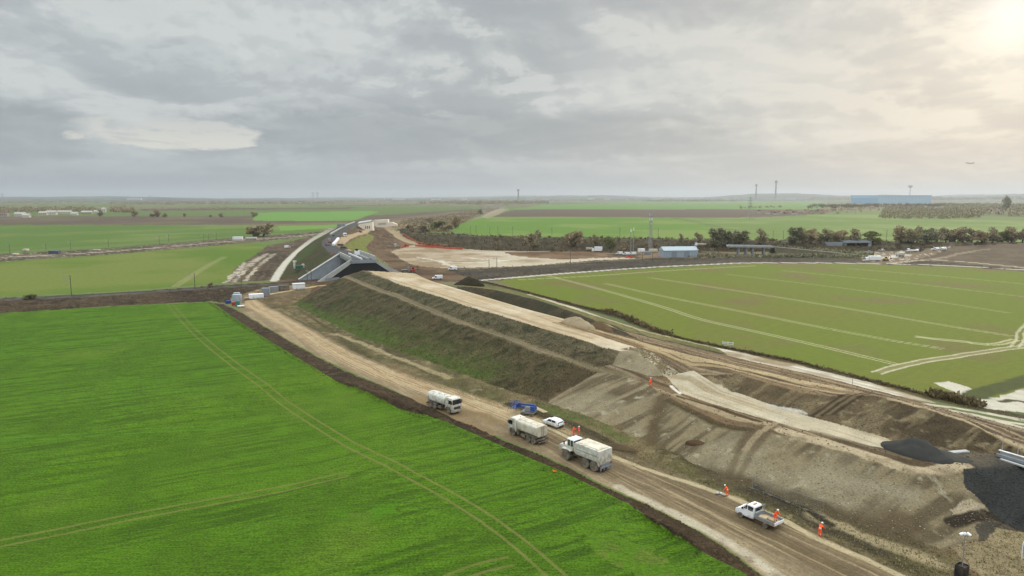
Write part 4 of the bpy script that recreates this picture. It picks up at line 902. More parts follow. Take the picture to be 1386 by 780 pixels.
# ------------------------------------------------------------------ articulated dumper with a box water tank
def dumper_tanker(label, pa, pb):
    mid_, rz, wb = seat_on_ground(pa, pb, 1, 1.1)
    r = thing('articulated_water_tanker', label, 'water tanker', mid_, rz, GRP_T)
    R = .82; off_ = -.55
    for y in (1.12, -1.12):
        for x in (3.2 + off_, -1.0 + off_, -2.8 + off_): wheel(r, x, y, R, .62)
    c = MB().box(-3.6 + off_, 1.4 + off_, -.55, .55, .85, 1.25).box(1.2 + off_, 4.6 + off_, -.5, .5, .8, 1.25).tube([(1.5 + off_, 0, .7), (1.5 + off_, 0, 1.6)], .3, 12)
    for x in (3.2, -1.0, -2.8): c.tube([(x + off_, -1, R), (x + off_, 1, R)], .18)
    c.build('chassis', M_CHAS, r, .03)
    MB().prism([(3.0 + off_, 1.2), (5.25 + off_, 1.0), (5.4 + off_, 1.35), (5.3 + off_, 1.9), (4.9 + off_, 2.15), (3.0 + off_, 2.3)], -.95, .95, inset=lambda z: max(0, z - 1.6) * .2).build('bonnet', M_WHITE, r, .06)
    g = MB()
    for z in (1.2, 1.4, 1.6): g.box(5.33 + off_, 5.43 + off_, -.5, .5, z, z + .11)
    g.build('grille', M_BLACK, r)
    for s_ in (1, -1):
        MB().box(5.2 + off_, 5.36 + off_, s_ * .72 - .14, s_ * .72 + .14, 1.55, 1.8).build('headlight', M_LAMP, r, .02)
        MB().prism([(2.15 + off_, 1.75), (2.4 + off_, 1.85), (3.9 + off_, 1.85), (4.3 + off_, 1.6), (4.35 + off_, 1.35), (4.2 + off_, 1.4), (3.85 + off_, 1.72), (2.4 + off_, 1.74), (2.2 + off_, 1.6)], s_ * .8, s_ * 1.42).build('mudguard', M_WHITE, r)
        MB().box(3.5 + off_, 3.6 + off_, s_ * 1.35 - .1, s_ * 1.35 + .1, 2.5, 3.0).tube([(3.3 + off_, s_ * .95, 3.1), (3.55 + off_, s_ * 1.35, 3.02)], .03).build('mirror', M_BLACK, r)
    MB().box(1.9 + off_, 3.3 + off_, -.95, .95, 1.6, 2.3).build('cab', M_WHITE, r, .04)
    for x, y in ((1.95, .88), (1.95, -.88), (3.2, .88), (3.2, -.88), (2.6, .9), (2.6, -.9)):
        MB().box(x + off_ - .06, x + off_ + .06, y - .05, y + .05, 2.3, 3.35).build('cab_pillar', M_WHITE, r)
    MB().prism([(1.98 + off_, 2.32), (3.2 + off_, 2.32), (3.12 + off_, 3.33), (1.98 + off_, 3.33)], -.86, .86).build('cab_windows', paint('green_cab_glass', (64, 92, 84), .15, dirt=.1, spec=.7), r)
    MB().box(1.75 + off_, 3.3 + off_, -1.02, 1.02, 3.34, 3.52, tx=.08, ty=.08).build('cab_roof', M_CLEAN, r, .04)
    MB().tube([(3.45 + off_, -.75, 2.2), (3.45 + off_, -.75, 3.3)], .07).build('exhaust', M_CHAS, r)
    t = MB().prism([(-3.98 + off_, 1.05), (-3.98 + off_, 3.45), (1.05 + off_, 3.5), (1.3 + off_, 3.3), (1.3 + off_, 1.9), (.85 + off_, 1.66), (-3.4 + off_, 1.66), (-3.75 + off_, 1.05)], -1.45, 1.45)
    t.build('tank', M_WHITE, r, .05)
    MB().box(-3.6 + off_, .7 + off_, -1.15, 1.15, 3.47, 3.55).build('tank_top', M_CREAM, r, .02)
    rb = MB()
    for s_ in (1, -1): rb.box(-3.9 + off_, .9 + off_, s_ * 1.46 - .03, s_ * 1.46 + .03, 2.5, 2.58)
    rb.build('side_rail', M_GREYP, r)
    fr = MB().box(-4.02 + off_, -3.94 + off_, -1.3, 1.3, 1.0, 1.35).box(-4.2 + off_, -3.9 + off_, -1.2, 1.2, .75, .95)
    for y in (-1.1, -.4, .4, 1.1): fr.box(-4.1 + off_, -3.95 + off_, y - .12, y + .12, .4, .8)
    fr.build('spray_bar', M_GREYP, r)
    for y in (1.15, -1.15): MB().box(-4.07 + off_, -4.02 + off_, y - .13, y + .13, 1.1, 1.3).build('tail_light', M_REDL, r)
    level(r, 5.5, 2.1)
    return r
dumper_tanker('white articulated water tanker with box tank, nearest tanker on the haul road', (801.5, 636.5), (766, 622))

# ------------------------------------------------------------------ car and pick-up
def car(label, pa, pb, side, mat):
    mid_, rz, wb = seat_on_ground(pa, pb, side, .78)
    r = thing('car', label, 'car', mid_, rz)
    for y in (.76, -.76):
        for x in (1.28, -1.28): wheel(r, x, y, .33, .22)
    MB().prism([(-2.0, .35), (1.95, .3), (2.08, .5), (2.02, .72), (1.75, .86), (1.0, .97), (-1.9, 1.0), (-2.08, .8), (-2.08, .5)], -.9, .9, inset=lambda z: max(0, z - .7) * .12).build('body', mat, r, .06)
    MB().prism([(.98, .95), (.3, 1.42), (-.1, 1.47), (-1.3, 1.45), (-1.75, 1.3), (-1.95, .98)], -.82, .82, inset=lambda z: (z - .95) * .3).build('cabin', mat, r, .04)
    MB().prism([(1.0, .98), (.36, 1.4), (.3, 1.36), (.9, .96)], -.7, .7).build('windscreen', M_GLASS, r)
    MB().prism([(-1.62, 1.36), (-1.98, 1.02), (-1.9, 1.0), (-1.55, 1.32)], -.66, .66).build('rear_window', M_GLASS, r)
    for s_ in (1, -1):
        for a_, b_ in ((-.35, .8), (-1.4, -.42)):
            t = [(a_ + .05 if a_ > -1 else a_, 1.02), (b_, 1.02), (min(b_, .3), 1.38), (a_ + .1, 1.38)]
            MB().prism(t, s_ * .68, s_ * .82, inset=lambda z: (z - 1.0) * .3 * s_).build('side_window', M_GLASS, r)
        MB().box(1.88, 2.06, s_ * .68 - .16, s_ * .68 + .16, .62, .76).build('headlight', M_LAMP, r, .02)
        MB().box(-2.1, -1.98, s_ * .72 - .12, s_ * .72 + .12, .74, .94).build('tail_light', M_REDL, r, .02)
        MB().box(.75, .9, s_ * .95 - .09, s_ * .95 + .09, .96, 1.08).build('mirror', mat, r)
    MB().box(-2.1, -2.05, -.6, .6, .38, .52).build('bumper', M_BLACK, r); MB().box(2.04, 2.1, -.6, .6, .36, .52).build('bumper', M_BLACK, r)
    level(r, 2.6, 1.5)
    return r
car('clean white hatchback car parked between boom lift and two orange workers', (751.5, 580), (738.5, 575.5), 1, M_CLEAN)

def flatbed(label, pa, pb):
    mid_, rz, wb = seat_on_ground(pa, pb, 1, .9)
    r = thing('flatbed_truck', label, 'pickup truck', mid_, rz)
    for y in (.86, -.86):
        for x in (1.85, -1.75): wheel(r, x, y, .36, .24 if x > 0 else .36)
    MB().box(-2.9, 1.2, -.45, .45, .42, .62).box(1.2, 2.4, -.6, .6, .35, .6).build('chassis', M_CHAS, r)
    MB().prism([(-.05, .45), (2.55, .4), (2.72, .6), (2.66, .95), (2.35, 1.2), (1.75, 1.34), (-.1, 1.36)], -.95, .95, inset=lambda z: max(0, z - .8) * .1).build('body', M_CLEAN, r, .07)
    MB().prism([(1.78, 1.32), (1.08, 2.02), (.85, 2.1), (.05, 2.12), (-.1, 2.0), (-.1, 1.32)], -.9, .9, inset=lambda z: (z - 1.3) * .18).build('cabin', M_CLEAN, r, .05)
    MB().prism([(1.84, 1.34), (1.16, 2.0), (1.1, 1.96), (1.72, 1.3)], -.74, .74).build('windscreen', M_GLASS, r)
    MB().box(-.14, -.08, -.7, .7, 1.45, 1.95).build('rear_window', M_GLASS, r)
    for s_ in (1, -1):
        MB().prism([(.95, 1.42), (1.55, 1.42), (1.08, 1.94), (.95, 1.96)], s_ * .76, s_ * .9, inset=lambda z: (z - 1.3) * .18 * s_).build('side_window', M_GLASS, r)
        MB().prism([(.08, 1.42), (.82, 1.42), (.82, 1.96), (.08, 1.94)], s_ * .76, s_ * .9, inset=lambda z: (z - 1.3) * .18 * s_).build('side_window', M_GLASS, r)
        MB().box(2.55, 2.7, s_ * .72 - .15, s_ * .72 + .15, .8, 1.0).build('headlight', M_LAMP, r, .02)
        MB().box(1.45, 1.6, s_ * 1.06 - .1, s_ * 1.06 + .1, 1.35, 1.6).build('mirror', M_BLACK, r)
        MB().box(-3.1, -.3, s_ * 1.0 - .03, s_ * 1.0 + .03, .85, 1.22).build('side_board', M_GREYP, r)
        MB().box(-3.16, -3.1, s_ * .85 - .12, s_ * .85 + .12, .6, .74).build('tail_light', M_REDL, r)
    MB().box(-3.1, -.28, -.97, .97, .72, .85).build('bed', M_TIMB, r)
    MB().box(-3.14, -3.08, -1.0, 1.0, .85, 1.22).build('tailboard', M_CLEAN, r)
    MB().box(-.36, -.3, -1.0, 1.0, .85, 1.35).box(-.36, -.3, -1.0, -.93, 1.35, 2.1).box(-.36, -.3, .93, 1.0, 1.35, 2.1).box(-.36, -.3, -1.0, 1.0, 2.05, 2.12).build('headboard', M_GREYP, r)
    MB().box(.3, .5, -.3, .3, 2.12, 2.22).build('beacon', paint('amber_lamp', (240, 140, 30), .3), r)
    level(r, 3.6, 1.7)
    return r
PICK = flatbed('white crew-cab flatbed pickup with an orange worker standing in its bed', (1038, 716.5), (1000.5, 699.5))
bpy.context.view_layer.update()
def on_bed(x, y): return PICK.matrix_world @ Vector((x, y, .85))
ld = MB().box(-.5, .5, -.35, .35, 0, .28).build('plank_stack', M_TIMB, None, .01); ld.location = on_bed(-1.1, .35); ld.rotation_euler = (0, 0, PICK.rotation_euler.z + .2)
tag(ld, 'short stack of pale planks lying in the pickup bed behind the cab', 'planks')
ld = MB()
for k in range(5): ld.tube([(-.7, -.3 + k * .13, .05 + .02 * (k % 2)), (.7, -.28 + k * .12, .06)], .04, 6)
ld = ld.build('post_bundle', M_WOOD); ld.location = on_bed(-2.3, .35); ld.rotation_euler = (0, 0, PICK.rotation_euler.z)
tag(ld, 'small bundle of wooden posts in the pickup bed beside the worker', 'posts')

# ------------------------------------------------------------------ boom lift
def boom_lift():
    p = at(716, 561.5); rz = math.radians(152)
    r = thing('boom_lift', 'blue and grey boom lift with folded arm beside the haul road', 'boom lift', p, rz)
    for y in (.85, -.85):
        for x in (.95, -.95): wheel(r, x, y, .4, .3)
    MB().box(-1.3, 1.3, -.75, .75, .4, .8).build('chassis', M_GREYP, r, .05)
    MB().box(-1.3, .6, -.7, .7, .85, 1.75, tx=.1, ty=.06).build('turret', M_GREYP, r, .1)
    MB().box(-1.5, -.6, -.75, .75, 1.0, 1.95, tx=.12, ty=.1).build('counterweight', M_BLUE, r, .08)
    MB().box(-1.3, 2.0, -.12, .12, 1.85, 2.15).box(1.6, 2.1, -.13, .13, 1.3, 2.2).box(.3, 1.9, -.1, .1, 1.3, 1.55).build('boom', M_BLUE, r, .02)
    b = MB().box(2.2, 3.4, -.75, .75, 1.25, 1.32)
    for z in (1.75, 2.25):
        b.box(2.2, 3.4, -.77, -.72, z, z + .06).box(2.2, 3.4, .72, .77, z, z + .06).box(2.18, 2.24, -.75, .75, z, z + .06).box(3.36, 3.42, -.75, .75, z, z + .06)
    for x, y in ((2.2, .72), (2.2, -.77), (3.36, .72), (3.36, -.77), (2.8, .72), (2.8, -.77)): b.box(x, x + .06, y, y + .05, 1.3, 2.3)
    b.box(2.24, 2.3, -.6, .6, 1.3, 2.0)
    b.build('basket', M_BLUE, r)
    level(r, 1.9, 1.7)
boom_lift()
pl = MB()
for k in range(4): pl.box(-1.9, 1.9, -.5 + k * .26, -.26 + k * .26, 0, .12)
pl = pl.build('timber_boards', M_TIMB); p = at(731, 555.5); pl.location = (p.x, p.y, p.z + .02); pl.rotation_euler = (0, 0, math.radians(-58))
tag(pl, 'pale timber boards lying on the ground behind the boom lift', 'boards')

# ------------------------------------------------------------------ people
M_SKIN = paint('skin', (196, 150, 122), .6, dirt=.05, dirt_rgb=(170, 120, 96))
M_BOOT = paint('dark_boots', (44, 36, 30), .8, dirt=.3)
M_BAND = paint('reflective_band', (226, 228, 220), .4, dirt=.05)
M_NAVY = paint('dark_trim', (40, 40, 48), .8, dirt=.1)
def person(label, loc, rz, pose, top=M_ORANGE, bottom=M_ORANGE, helmet=M_CLEAN, scale=1.0, group=None):
    """one skinned surface over a posed skeleton; x forward, z up"""
    J, rad, E = {}, {}, []
    def j(n, x, y, z, rx, ry=None): J[n] = (x, y, z); rad[n] = (rx, ry or rx)
    lean = pose.get('lean', .04); crouch = pose.get('crouch', 0.0)
    hz_ = .93 - crouch * .42; hx = -.10 * lean - crouch * .12
    j('hip', hx, 0, hz_, .135, .165)
    sx, sz = hx + math.sin(lean) * .48, hz_ + math.cos(lean) * .48
    j('waist', hx + (sx - hx) * .35, 0, hz_ + (sz - hz_) * .35, .125, .155)
    j('chest', hx + (sx - hx) * .78, 0, hz_ + (sz - hz_) * .78, .14, .185)
    j('neck', sx, 0, sz + .02, .058)
    nd = lean * .8 + pose.get('nod', 0)
    nx, nz = math.sin(nd), math.cos(nd)
    j('jaw', sx + nx * .09 + .02, 0, sz + .02 + nz * .09, .075, .07)
    j('skull', sx + nx * .2 + .005, 0, sz + .02 + nz * .2, .098, .085)
    j('crown', sx + nx * .28 - .005, 0, sz + .02 + nz * .27, .06)
    E += [('hip', 'waist'), ('waist', 'chest'), ('chest', 'neck'), ('neck', 'jaw'), ('jaw', 'skull'), ('skull', 'crown')]
    palms = []
    for s_, sd in ((1, 'l'), (-1, 'r')):
        st = pose.get('stride', .0) * s_
        fx = hx * .3 + st * .32
        j('thigh' + sd, hx + .0, s_ * .1, hz_ - .06, .105)
        kx = (hx + fx) / 2 + .05 + crouch * .34
        j('knee' + sd, kx, s_ * .125, .5 - crouch * .06, .072)
        j('ankle' + sd, fx - .02, s_ * .13, .1, .052)
        j('toe' + sd, fx + .17, s_ * .15, .045, .042, .05)
        E += [('hip', 'thigh' + sd), ('thigh' + sd, 'knee' + sd), ('knee' + sd, 'ankle' + sd), ('ankle' + sd, 'toe' + sd)]
        A = pose.get('arm' + sd, (.1, .25))          # swing forward, bend at the elbow
        cx_, cz_ = J['chest'][0] + math.sin(lean) * .06, J['chest'][2] + .06
        j('shoulder' + sd, cx_, s_ * .205, cz_, .07)
        ex, ez = cx_ + math.sin(A[0]) * .29, cz_ - math.cos(A[0]) * .29
        j('elbow' + sd, ex, s_ * .26, ez, .05)
        a2 = A[0] + A[1]
        wx, wz = ex + math.sin(a2) * .25, ez - math.cos(a2) * .25
        j('wrist' + sd, wx, s_ * (.25 - .06 * A[1]), wz, .036)
        px2, pz2 = wx + math.sin(a2) * .07, wz - math.cos(a2) * .07
        j('palm' + sd, px2, s_ * (.245 - .07 * A[1]), pz2, .038, .026)
        E += [('chest', 'shoulder' + sd), ('shoulder' + sd, 'elbow' + sd), ('elbow' + sd, 'wrist' + sd), ('wrist' + sd, 'palm' + sd)]
        palms.append((Vector(J['palm' + sd]), a2, s_))
    names = list(J)
    me = bpy.data.meshes.new('person'); me.from_pydata([J[n] for n in names], [(names.index(a), names.index(b)) for a, b in E], [])
    tmp = bpy.data.objects.new('tmp', me); COL.objects.link(tmp)
    sk = tmp.modifiers.new('s', 'SKIN'); sk.use_smooth_shade = True
    for i, n in enumerate(names):
        d = me.skin_vertices[0].data[i]; d.radius = rad[n]; d.use_root = (n == 'hip')
    ss = tmp.modifiers.new('u', 'SUBSURF'); ss.levels = ss.render_levels = 1
    dg = bpy.context.evaluated_depsgraph_get()
    ev = tmp.evaluated_get(dg)
    b = bmesh.new(); b.from_mesh(ev.to_mesh()); ev.to_mesh_clear()
    bpy.data.objects.remove(tmp)
    # fingers and face
    ex_ = MB()
    for pv_, a2, s_ in palms:
        d = Vector((math.sin(a2), 0, -math.cos(a2))); sd2 = Vector((math.cos(a2), 0, math.sin(a2)))
        for k, (o_, ln) in enumerate(((-.03, .07), (-.01, .08), (.01, .085), (.03, .075))):
            q0 = pv_ + sd2 * o_; q1 = q0 + d * (ln * .6) ; q2 = q1 + d * (ln * .4) - Vector((0, s_ * .025, 0))
            ex_.tube([q0, q1, q2], [.011, .010, .008], 5)
        ex_.tube([pv_ - d * .02 + sd2 * .03, pv_ + sd2 * .065 + d * .01, pv_ + sd2 * .07 + d * .045], [.012, .011, .009], 5)
    hd = Vector(J['skull']); f = Vector((nz, 0, -nx)); up = Vector((nx, 0, nz))
    ex_.tube([hd + f * .085 + up * .015, hd + f * .12 - up * .03], [.008, .018], 6)                                   # nose
    for s_ in (1, -1):
        ex_.tube([hd + Vector((0, s_ * .082, 0)) + up * .02, hd + Vector((-.01, s_ * .098, 0)) - up * .035], [.02, .014], 6)   # ears
    nb = len(b.verts)
    bv = [b.verts.new(v) for v in ex_.v]
    for f_ in ex_.f: b.faces.new([bv[i] for i in f_])
    mesh = bpy.data.meshes.new('person'); 
    for m in (top, bottom, M_SKIN, M_BOOT, M_BAND): mesh.materials.append(m)
    b.verts.ensure_lookup_table()
    neck = Vector(J['neck']); hipv = Vector(J['hip'])
    for k, f_ in enumerate(b.faces):
        c_ = f_.calc_center_median(); mi = 0
        dh = (c_ - hd).length
        wr = min((c_ - Vector(J['palm' + s_])).length for s_ in 'lr')
        axis = (neck - hipv).normalized(); along = (c_ - hipv).dot(axis)
        if dh < .15 and (c_ - neck).dot(axis) > .0: mi = 2
        elif wr < .1: mi = 2
        elif c_.z < .14: mi = 3
        elif abs(c_.z - .36) < .035 and crouch < .3: mi = 4
        elif along < .02: mi = 1
        elif .1 < along < .16 and abs(c_.y) < .2: mi = 4
        f_.material_index = mi; f_.smooth = True
    b.to_mesh(mesh); b.free()
    o = link(bpy.data.objects.new('person', mesh)); tag(o, label, 'person', group)
    o.location = loc; o.rotation_euler = (0, 0, rz); o.scale = (scale,) * 3
    # helmet and eyes
    Mh = Matrix.Translation(hd + up * .03) @ Matrix.Rotation(nd, 4, 'Y') @ Matrix.Rotation(math.pi / 2, 4, 'X')
    h = MB().lathe([(.15, 0), (.125, .012), (.122, .05), (.105, .1), (.07, .13), (.02, .142)], 16, Mh)
    h.add([(.1, -.09, 0), (.2, -.05, -.01), (.2, .05, -.01), (.1, .09, 0), (.1, -.09, .02), (.1, .09, .02)], [(0, 1, 2, 3), (4, 5, 2, 1), (0, 4, 1), (3, 2, 5)], Matrix.Translation(hd + up * .03) @ Matrix.Rotation(nd, 4, 'Y'))
    h.build('helmet', helmet, o, smooth=True)
    ey = MB()
    for s_ in (1, -1): ey.box(-.006, .006, -.016, .016, -.008, .008, Matrix.Translation(hd + f * .092 + Vector((0, s_ * .036, 0)) + up * .008))
    ey.build('eyes', M_NAVY, o)
    MB().box(-.004, .004, -.025, .025, -.005, .005, Matrix.Translation(hd + f * .085 - up * .055)).build('mouth', paint('lips', (150, 90, 80), .6), o)
    return o
GP = 'workers in orange on the site'
def face(a): return math.radians(a)
person('worker in orange with dark helmet, left one of two beside the white car', at(776, 589.5), face(-20), dict(lean=.12, arml=(.5, 1.3), armr=(.4, 1.2), stride=.25), helmet=M_NAVY, scale=1.05, group=GP)
person('worker in orange with white helmet, right one of two beside the white car', at(783.8, 590.5), face(200), dict(lean=.03, arml=(.1, .3), armr=(.05, .2), stride=.12), scale=1.0, group=GP)
person('worker in orange bending over white bags at the road edge above the pickup', at(984, 672.3), face(150), dict(lean=.55, arml=(.5, .2), armr=(.35, .4), stride=.3, nod=.2), group=GP)
person('worker in orange and white helmet standing in the bed of the white pickup', on_bed(-2.35, -.3), face(-60), dict(lean=.5, arml=(.7, .3), armr=(.5, .5), stride=.1, nod=.2), group=GP)
person('worker in orange stooping forward alone beside the road below the pickup', at(1109.5, 726.5), face(35), dict(lean=.62, arml=(.5, .1), armr=(.7, .1), stride=.3, nod=.1), group=GP, scale=1.06)
person('worker in orange with white belt climbing the bare grey slope', at(880, 523.2), face(50), dict(lean=.25, arml=(.4, .4), armr=(-.1, .3), stride=.35), group=GP)
bag = MB()
for k, (x, y) in enumerate(((0, 0), (.5, .15), (.9, -.1))): bag.lathe([(.05, -.3), (.2, -.25), (.24, 0), (.2, .25), (.05, .3)], 10, T(x, y, .16, rz=k * .7) @ Matrix.Scale(.7, 4, (0, 0, 1)))
bg_ = bag.build('sacks', M_CLEAN, smooth=True); bg_.location = at(971, 669); bg_.rotation_euler = (0, 0, -.6); tag(bg_, 'white sacks lying at the road edge beside a bending worker', 'sacks')

# ------------------------------------------------------------------ camera mast and other poles in front
p = at(1301, 782)
r = thing('camera_mast', 'black box with a tall pole and white cameras on top, bottom right', 'camera mast', p, math.radians(35))
bx = MB().box(-.55, .55, -.5, -.45, 0, 1.5).box(-.55, .55, .45, .5, 0, 1.5).box(-.55, -.5, -.45, .45, 0, 1.5).box(.5, .55, -.45, .45, 0, 1.5).box(-.5, .5, -.45, .45, 0, 1.3)
bx.build('box', M_BLACK, r, .02)
MB().box(-.57, .57, .505, .53, .15, 1.4).build('side_panel', M_GREYP, r)
MB().tube([(0, 0, 1.3), (0, 0, 4.9)], [.06, .045], 10).build('pole', M_STEEL, r)
for k in range(3):
    a = k * 2.1 + .4; c, s_ = math.cos(a), math.sin(a)
    cm = MB().tube([(0, 0, 4.75 + .12 * k), (c * .3, s_ * .3, 4.85 + .12 * k)], .03, 8).lathe([(.13, -.22), (.15, -.18), (.15, .16), (.1, .24)], 12, T(c * .38, s_ * .38, 4.88 + .12 * k, rz=a - math.pi / 2, rx=-.35))
    cm = cm.build('camera', M_CLEAN, r); MB().lathe([(.02, .245), (.1, .25), (.09, .26)], 12, T(c * .38, s_ * .38, 4.88 + .12 * k, rz=a - math.pi / 2, rx=-.35)).build('lens', M_BLACK, cm)
pts = [(0, 0, 0), (0, 0, 2.2)] + [(.5 * (1 - math.cos(t)), 0, 2.2 + .5 * math.sin(t)) for t in (.3, .7, 1.1, 1.5, 1.9)]
o = MB().tube(pts, .05, 8).build('bent_pole', M_CLEAN); o.location = at(1382, 762); tag(o, 'white pole with a bent top at the right edge of the site', 'pole')
# ------------------------------------------------------------------ the new bridge over the railway
def vp(px, py, A, B):
    """point seen at a pixel on the upright plane through A and B"""
    dx, dy = (px - CX) / F, (CY - py) / F
    d = Vector((dx, CT + dy * ST, dy * CT - ST)); nrm_ = Vector((-(B[1] - A[1]), B[0] - A[0], 0))
    t = (Vector((A[0], A[1], H)) - Vector((0, 0, H))).dot(nrm_) / d.dot(nrm_)
    return Vector((0, 0, H)) + d * t
def slab(mb, pts, back):
    """closed body from an outline pushed along a vector"""
    n = len(pts); back = Vector(back)
    vs = [Vector(p) for p in pts] + [Vector(p) + back for p in pts]
    fs = [tuple(range(n)), tuple(range(2 * n - 1, n - 1, -1))] + [(i, n + i, n + (i + 1) % n, (i + 1) % n) for i in range(n)]
    return mb.add(vs, fs)
NL, NRr, FL, FR = [Vector(P(*q)) for q in ((475, 352.5, 12), (508, 351.5, 12), (459.5, 345, 12), (487, 343.5, 12))]
ax = ((FL + FR) / 2 - (NL + NRr) / 2); ax.z = 0; ax.normalize()
br = thing('railway_overpass', 'grey concrete road bridge over the railway with black coated end wall and sloping wing walls', 'bridge', (0, 0, 0))
mb = MB(); slab(mb, [NL, NRr, FR, FL], (0, 0, -1.3)); mb.build('deck', M_CONC2, br)
slab(MB(), [NL + Vector((0, 0, .03)) + (NRr - NL) * .08, NL + (NRr - NL) * .92 + Vector((0, 0, .03)), FL + (FR - FL) * .92 + Vector((0, 0, .03)), FL + (FR - FL) * .08 + Vector((0, 0, .03))], (0, 0, .08)).build('road_surface', paint('new_asphalt', (70, 70, 72), .9, dirt=.15), br)
def beam(a, b, w, h, name, mat, par, z=0.0):
    a, b = Vector(a), Vector(b); d = (b - a); d.z = 0; d.normalize(); s_ = Vector((-d.y, d.x, 0)) * (w / 2)
    zz = Vector((0, 0, z))
    return slab(MB(), [a - s_ + zz, a + s_ + zz, b + s_ + zz, b - s_ + zz], (0, 0, h)).build(name, mat, par)
beam(NL, FL, .5, 1.5, 'parapet', M_CONC, br); beam(NRr, FR, .5, 1.7, 'parapet', M_CONC, br)
beam(NL + (NRr - NL) * .45, FL + (FR - FL) * .45, .4, .7, 'kerb', M_CLEAN, br, .12); beam(NL + (NRr - NL) * .72, FL + (FR - FL) * .72, .4, .7, 'kerb', M_CONC, br, .12)
beam(NL - Vector((0, 0, 1.5)), NRr - Vector((0, 0, 1.5)), 1.2, 1.35, 'end_beam', M_CONC2, br)
W_ = lambda x, y: vp(x, y, NL, NRr)
bk = ax * 1.2
slab(MB(), [W_(474.6, 357.6), W_(491, 356.2), W_(508.8, 356), W_(528, 368.4), W_(530, 376), W_(448, 380), W_(453, 373.2)], bk * .6).build('coated_wall', M_TAR, br)
slab(MB(), [W_(474.6, 351.5), W_(474.6, 357.5), W_(453.6, 373), W_(441, 381), W_(430, 381.5)], bk * 1.1 - ax * .1).build('wing_wall', M_CONC, br)
slab(MB(), [W_(507.6, 351), W_(508.8, 356), W_(528, 368.3), W_(539, 372.5), W_(547, 371.5)], bk * 1.1 - ax * .1).build('wing_wall', M_CONC, br)
slab(MB(), [W_(440, 377), W_(459, 375), W_(459, 378.5), W_(440, 381)], -ax * .4).build('end_fence', M_GREYP, br)
E = Vector(P(404, 380.5, 0.2)) - _wn * .9; E.z = .2; FLw = FL - _wn * .9; base = Vector((FLw.x, FLw.y, 0))
slab(MB(), [FLw + Vector((0, 0, .5)), E + Vector((0, 0, .6)), E - Vector((0, 0, .8)), base - Vector((0, 0, .5))], _wn * 1.2).build('far_wing_wall', paint('bluish_concrete', (176, 184, 192), .85, dirt=.22, dirt_rgb=(140, 146, 152), scale=.25), br)
cap = slab(MB(), [FLw - _wn * .25 + Vector((0, 0, .5)), E - _wn * .25 + Vector((0, 0, .6)), E - _wn * .25 + Vector((0, 0, 1.0)), FLw - _wn * .25 + Vector((0, 0, .9))], _wn * 1.8).build('wall_cap', M_CONC, br)
slab(MB(), [Vector((FL.x, FL.y, -.5)), Vector((FR.x, FR.y, -.5)), FR - Vector((0, 0, 1.3)), FL - Vector((0, 0, 1.3))], -ax * 1.2).build('abutment', M_CONC2, br)
# roadside rail and posts beyond the bridge, right side
def post_row(pts, hh, name, label, mat, n, r=.06, cat='posts', rail=None):
    q = [Vector(P(*p)) for p in pts]; L = sum((b - a).length for a, b in zip(q[:-1], q[1:]))
    root = thing(name, label, cat, q[0]); root.location = (0, 0, 0)
    for k in range(n):
        d = L * k / (n - 1); i = 0
        while i < len(q) - 2 and d > (q[i + 1] - q[i]).length: d -= (q[i + 1] - q[i]).length; i += 1
        p = q[i] + (q[i + 1] - q[i]).normalized() * d; p.z = ground(p.x, p.y)
        MB().tube([p - Vector((0, 0, .3)), p + Vector((0, 0, hh))], r, 6).build('post', mat, root)
    if rail:
        mbr = MB()
        for z in rail:
            mbr.tube([Vector((v.x, v.y, ground(v.x, v.y) + z)) for v in q], .05, 5)
        mbr.build('rail', mat, root)
    return root
post_row([(500, 344, 1.5), (508, 351, 1.2), (520, 359, 1), (536, 367, 1)], 1.3, 'marker_posts', 'row of pale posts running down the bank right of the bridge', M_CONC, 14, .12)
# white barrier along the left of the finished road
q = [Vector(P(*p)) for p in ((447, 318, 10), (458, 311.5, 9.6), (470, 305, 9.1), (480, 301.2, 8.8))]
mb = MB()
for a, b in zip(q[:-1], q[1:]):
    d = (b - a).normalized(); s_ = Vector((-d.y, d.x, 0)) * .5; slab(mb, [a - s_, a + s_, b + s_, b - s_], (0, 0, 1.3))
tag(mb.build('roadside_barrier', M_CONC), 'long pale concrete barrier along the far left side of the new asphalt road', 'barrier')
q = [Vector(P(*p)) for p in ((451, 332.5, 11), (455, 328, 10.7), (458, 324, 10.5))]
mb = MB()
for a, b in zip(q[:-1], q[1:]):
    d = (b - a).normalized(); s_ = Vector((-d.y, d.x, 0)) * .8; slab(mb, [a - s_, a + s_, b + s_, b - s_], (0, 0, 1.3))
tag(mb.build('block_stack', M_CLEAN), 'row of white blocks between the asphalt and the tan track', 'blocks')
# the white concrete bridge further along
D1 = at(497, 311.5)
A1, B1 = (D1.x, D1.y), (D1.x + 10, D1.y + 2)
V1 = lambda x, y: vp(x, y, A1, B1)
wb_ = thing('concrete_bridge', 'white concrete bridge walls with dark slots at the far end of the new road', 'bridge', (0, 0, 0))
M_CHALK = paint('white_concrete', (238, 226, 208), .85, dirt=.12, dirt_rgb=(206, 190, 166), scale=.1, alb=.95)
slab(MB(), [V1(484, 305), V1(487, 303.4), V1(503.3, 300.8), V1(504.5, 312.5), V1(494, 312.5)], (0, 9, 0)).build('wall', M_CHALK, wb_)
for k in range(3):
    x = 494.6 + k * 2.5; slab(MB(), [V1(x, 306), V1(x + .9, 305.7), V1(x + .9, 309.6), V1(x, 309.8)], (0, -.25, 0)).build('slot', M_TAR, wb_)
A2, B2 = (D1.x, D1.y + 45), (D1.x + 10, D1.y + 47)
V2 = lambda x, y: vp(x, y, A2, B2)
slab(MB(), [V2(502.8, 299), V2(506, 298.2), V2(524.8, 297.2), V2(525.4, 307), V2(510, 307.8), V2(503, 304)], (0, 9, 0)).build('wall', M_CHALK, wb_)
